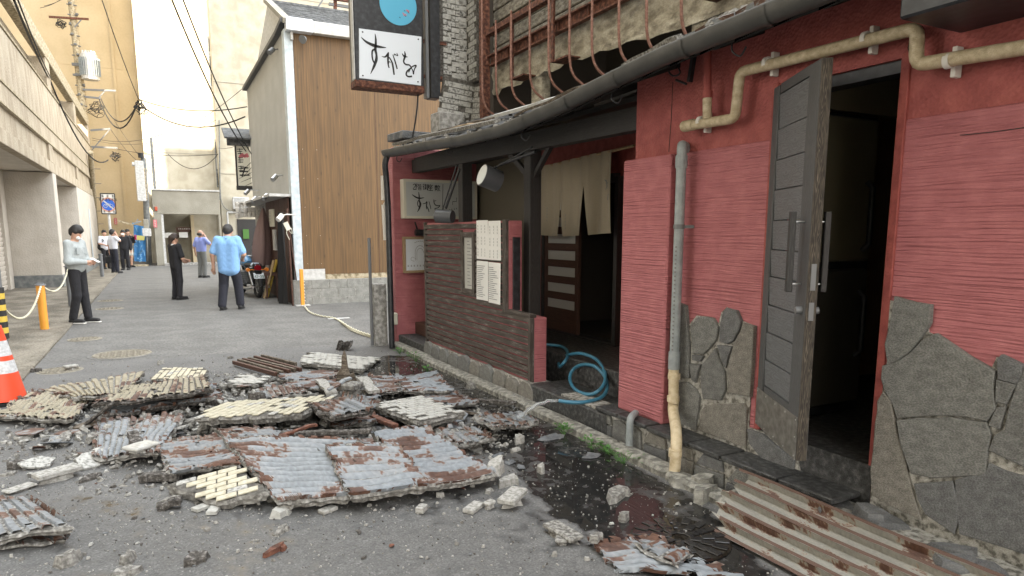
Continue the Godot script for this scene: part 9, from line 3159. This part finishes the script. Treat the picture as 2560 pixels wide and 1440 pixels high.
func build_people() -> void:
	var R := Vector3(0.887, 0, 0.462)
	var A := Vector3(0.462, 0, -0.887)
	var dark := cloth(0.014, 0.014, 0.017)
	var navy := cloth(0.016, 0.017, 0.026)
	var white := cloth(0.60, 0.61, 0.66)
	# man reading his phone
	var p := person("man in a pale grey work jacket and white mask looking down at his phone", Vector3(-1.246, 0, -14.136), R, 1.72, {"head": [0, 1.565, 0.05], "el": [-0.25, 1.08, 0.02], "er": [0.25, 1.08, 0.02], "wl": [-0.08, 1.07, 0.21], "wr": [0.09, 1.07, 0.21], "al": [-0.10, 0.075, 0.06], "ar": [0.10, 0.075, -0.08]}, {"top": cloth(0.31, 0.335, 0.335), "low": dark, "long_sleeve": true, "nod": 0.55, "waist": 0.98, "width": 0.92, "sole": M.white_clip, "top_name": "jacket"}, 0.018)
	var b := blend_mesh([[p.head + p.face * 0.075 - p.crown * 0.055 + p.side * 0.03, p.head + p.face * 0.075 - p.crown * 0.055 - p.side * 0.03, 0.032, 0.032]], 0.010, 0.02)
	part(b, "face_mask", M.paper, p.t)
	b = MB.new()
	b.box((p.wl + p.wr) * 0.5 + R * 0.13 + Vector3.UP * 0.03, Vector3(0.075, 0.012, 0.15), Basis(p.rt, Vector3.UP, -R).rotated(p.rt, -0.5), 0.004)
	solo(b, "phone", M.paper, "pale phone held in both hands of the masked man", "phone", "", (p.wl + p.wr) * 0.5 + R * 0.13)
	for s in [-0.085, 0.085]:
		b = MB.new()
		b.box(p.chest + p.rt * s + R * 0.116 + Vector3.UP * 0.0, Vector3(0.11, 0.12, 0.012), Basis(p.rt, Vector3.UP, -R), 0.004)
		part(b, "chest_pocket", cloth(0.29, 0.315, 0.315), p.t)
	# woman in black
	p = person("woman in black work clothes with a brown ponytail seen from behind", Vector3(0.405, 0, -18.081), (A * 0.8 + R * 0.55), 1.56, {"wr": [0.12, 1.02, 0.24], "er": [0.26, 1.06, 0.05], "el": [-0.24, 1.08, 0.05], "wl": [-0.10, 1.0, 0.22]}, {"top": dark, "low": dark, "long": true, "hair": lin(0.030, 0.018, 0.012), "nod": 0.35, "turn": 0.5, "width": 0.98, "waist": 0.86}, 0.02)
	b = MB.new()
	b.tube([p.neck + p.rt * 0.07 - Vector3.UP * 0.01, p.neck - p.fw * 0.07 - Vector3.UP * 0.015, p.neck - p.rt * 0.07 - Vector3.UP * 0.01], 0.022, 8)
	part(b, "white_collar", M.paper, p.t)
	# man in blue shirt
	p = person("broad man in a light blue short-sleeved shirt walking away down the street", Vector3(1.323, 0, -15.211), (A * 0.95 + R * 0.0 + Vector3(0, 0, -0.3)), 1.77, {"head": [0, 1.55, 0.07], "wl": [-0.30, 0.84, 0.02], "el": [-0.29, 1.10, -0.03], "er": [0.29, 1.10, 0.02], "wr": [0.20, 1.0, 0.24], "al": [-0.15, 0.075, -0.08], "ar": [0.15, 0.09, 0.10], "kl": [-0.13, 0.49, 0.03], "kr": [0.13, 0.50, 0.10]}, {"top": cloth(0.20, 0.38, 0.66), "low": navy, "width": 1.12, "waist": 0.80, "nod": 0.5, "hair": lin(0.02, 0.018, 0.017)}, 0.018)
	b = MB.new()
	b.tube([p.wl - Vector3.UP * 0.01, p.wl + Vector3.UP * 0.015], 0.037, 12)
	part(b, "watch", M.steel, p.t)
	b = MB.new()
	b.tube([p.neck + p.rt * 0.075 + p.fw * 0.02, p.neck - p.fw * 0.075 - Vector3.UP * 0.02, p.neck - p.rt * 0.075 + p.fw * 0.02], 0.025, 8)
	part(b, "collar", cloth(0.20, 0.38, 0.66), p.t)
	# bald man on the phone
	p = person("balding man in a lavender shirt and grey trousers holding a hand to his ear", Vector3(1.436, 0, -26.503), (A * 0.9 + R * 0.35), 1.66, {"wl": [-0.30, 0.88, 0.02], "el": [-0.28, 1.10, -0.05], "er": [0.33, 1.20, 0.10], "wr": [0.13, 1.50, 0.08]}, {"top": cloth(0.24, 0.29, 0.62), "low": cloth(0.15, 0.155, 0.15), "bald": true, "hair": lin(0.06, 0.055, 0.05), "turn": 0.35, "width": 1.06, "waist": 0.99}, 0.026)
	# boy with backpack
	p = person("young man in a white shirt with a black backpack beside the wall", Vector3(-1.919, 0, -34.465), (R * 0.7 - A * 0.5), 1.68, {"er": [0.24, 1.12, 0.02], "wr": [0.08, 1.06, 0.2]}, {"top": white, "low": dark, "width": 0.95, "turn": 0.2}, 0.028)
	var bag := thing("backpack", "black backpack carried by the young man in white", "bag", p.chest - p.fw * 0.25 - Vector3.UP * 0.25)
	b = blend_mesh([[p.chest - p.fw * 0.24 + Vector3.UP * 0.02 + p.rt * 0.05, p.chest - p.fw * 0.26 - Vector3.UP * 0.30 + p.rt * 0.05, 0.12, 0.15], [p.chest - p.fw * 0.24 + Vector3.UP * 0.02 - p.rt * 0.05, p.chest - p.fw * 0.26 - Vector3.UP * 0.30 - p.rt * 0.05, 0.12, 0.15]], 0.03, 0.04)
	part(b, "sack", M.rubber, bag)
	b = MB.new()
	for s in [-0.1, 0.1]: b.tube([p.chest - p.fw * 0.16 + p.rt * s + Vector3.UP * 0.12, p.chest + p.rt * s * 1.2 + Vector3.UP * 0.16, p.chest + p.fw * 0.15 + p.rt * s * 1.2, p.chest - p.fw * 0.12 + p.rt * s * 1.5 - Vector3.UP * 0.25], 0.018, 6)
	part(b, "strap", M.rubber, bag)
	# man with briefcase
	p = person("man in white shirt seen from behind with briefcase and hand to ear", Vector3(-1.451, 0, -30.946), (A * 0.85 + R * 0.45), 1.70, {"wl": [-0.27, 0.82, 0.0], "er": [0.36, 1.26, 0.05], "wr": [0.15, 1.52, 0.06], "al": [-0.13, 0.075, 0.0], "ar": [0.14, 0.075, 0.0]}, {"top": white, "low": navy, "waist": 0.99}, 0.026)
	var bc := thing("briefcase", "black briefcase hanging from the man in the white shirt", "bag", p.wl - Vector3.UP * 0.42)
	b = MB.new()
	b.box(p.wl - Vector3.UP * 0.30, Vector3(0.10, 0.26, 0.38), Basis(p.rt, Vector3.UP, -p.fw), 0.03)
	part(b, "case", M.rubber, bc)
	b = MB.new()
	b.tube(smooth_curve([p.wl - Vector3.UP * 0.18 + p.fw * 0.08, p.wl - Vector3.UP * 0.08 + p.fw * 0.05, p.wl - Vector3.UP * 0.08 - p.fw * 0.05, p.wl - Vector3.UP * 0.18 - p.fw * 0.08], 4), 0.012, 6)
	part(b, "handle", M.rubber, bc)
	# masked person in black suit
	p = person("person in black suit and white mask behind the man with the briefcase", Vector3(Vector3(-1.171, 0.249, -33.5).x, 0, -33.5), (-A * 0.8 + R * 0.2), 1.68, {"wr": [0.12, 1.42, 0.14], "er": [0.28, 1.18, 0.06]}, {"top": dark, "low": dark, "long_sleeve": true}, 0.03)
	b = blend_mesh([[p.head + p.face * 0.075 - p.crown * 0.055 + p.side * 0.03, p.head + p.face * 0.075 - p.crown * 0.055 - p.side * 0.03, 0.042, 0.042]], 0.02, 0.02)
	part(b, "face_mask", M.paper, p.t)
	# person with pink phone case
	p = person("person in a black top and pale shorts holding a pink case to the chin", Vector3(Vector3(-1.077, 0.152, -35.8).x, 0, -35.8), (R * 0.9 - A * 0.2), 1.72, {"wr": [0.10, 1.40, 0.20], "er": [0.26, 1.16, 0.10], "wl": [-0.10, 1.36, 0.22], "el": [-0.24, 1.14, 0.10]}, {"top": dark, "low": cloth(0.40, 0.38, 0.33), "long_sleeve": true, "short": true, "waist": 0.85}, 0.03)
	b = MB.new()
	b.box(p.wl + p.fw * 0.10 - Vector3.UP * 0.02, Vector3(0.17, 0.22, 0.03), Basis(p.rt, Vector3.UP, -p.fw).rotated(Vector3.UP, 1.0), 0.01)
	solo(b, "pink_case", plain(lin(0.62, 0.05, 0.16), 0.5), "bright pink case held up by the person in shorts", "bag", "", p.wl + p.fw * 0.1)
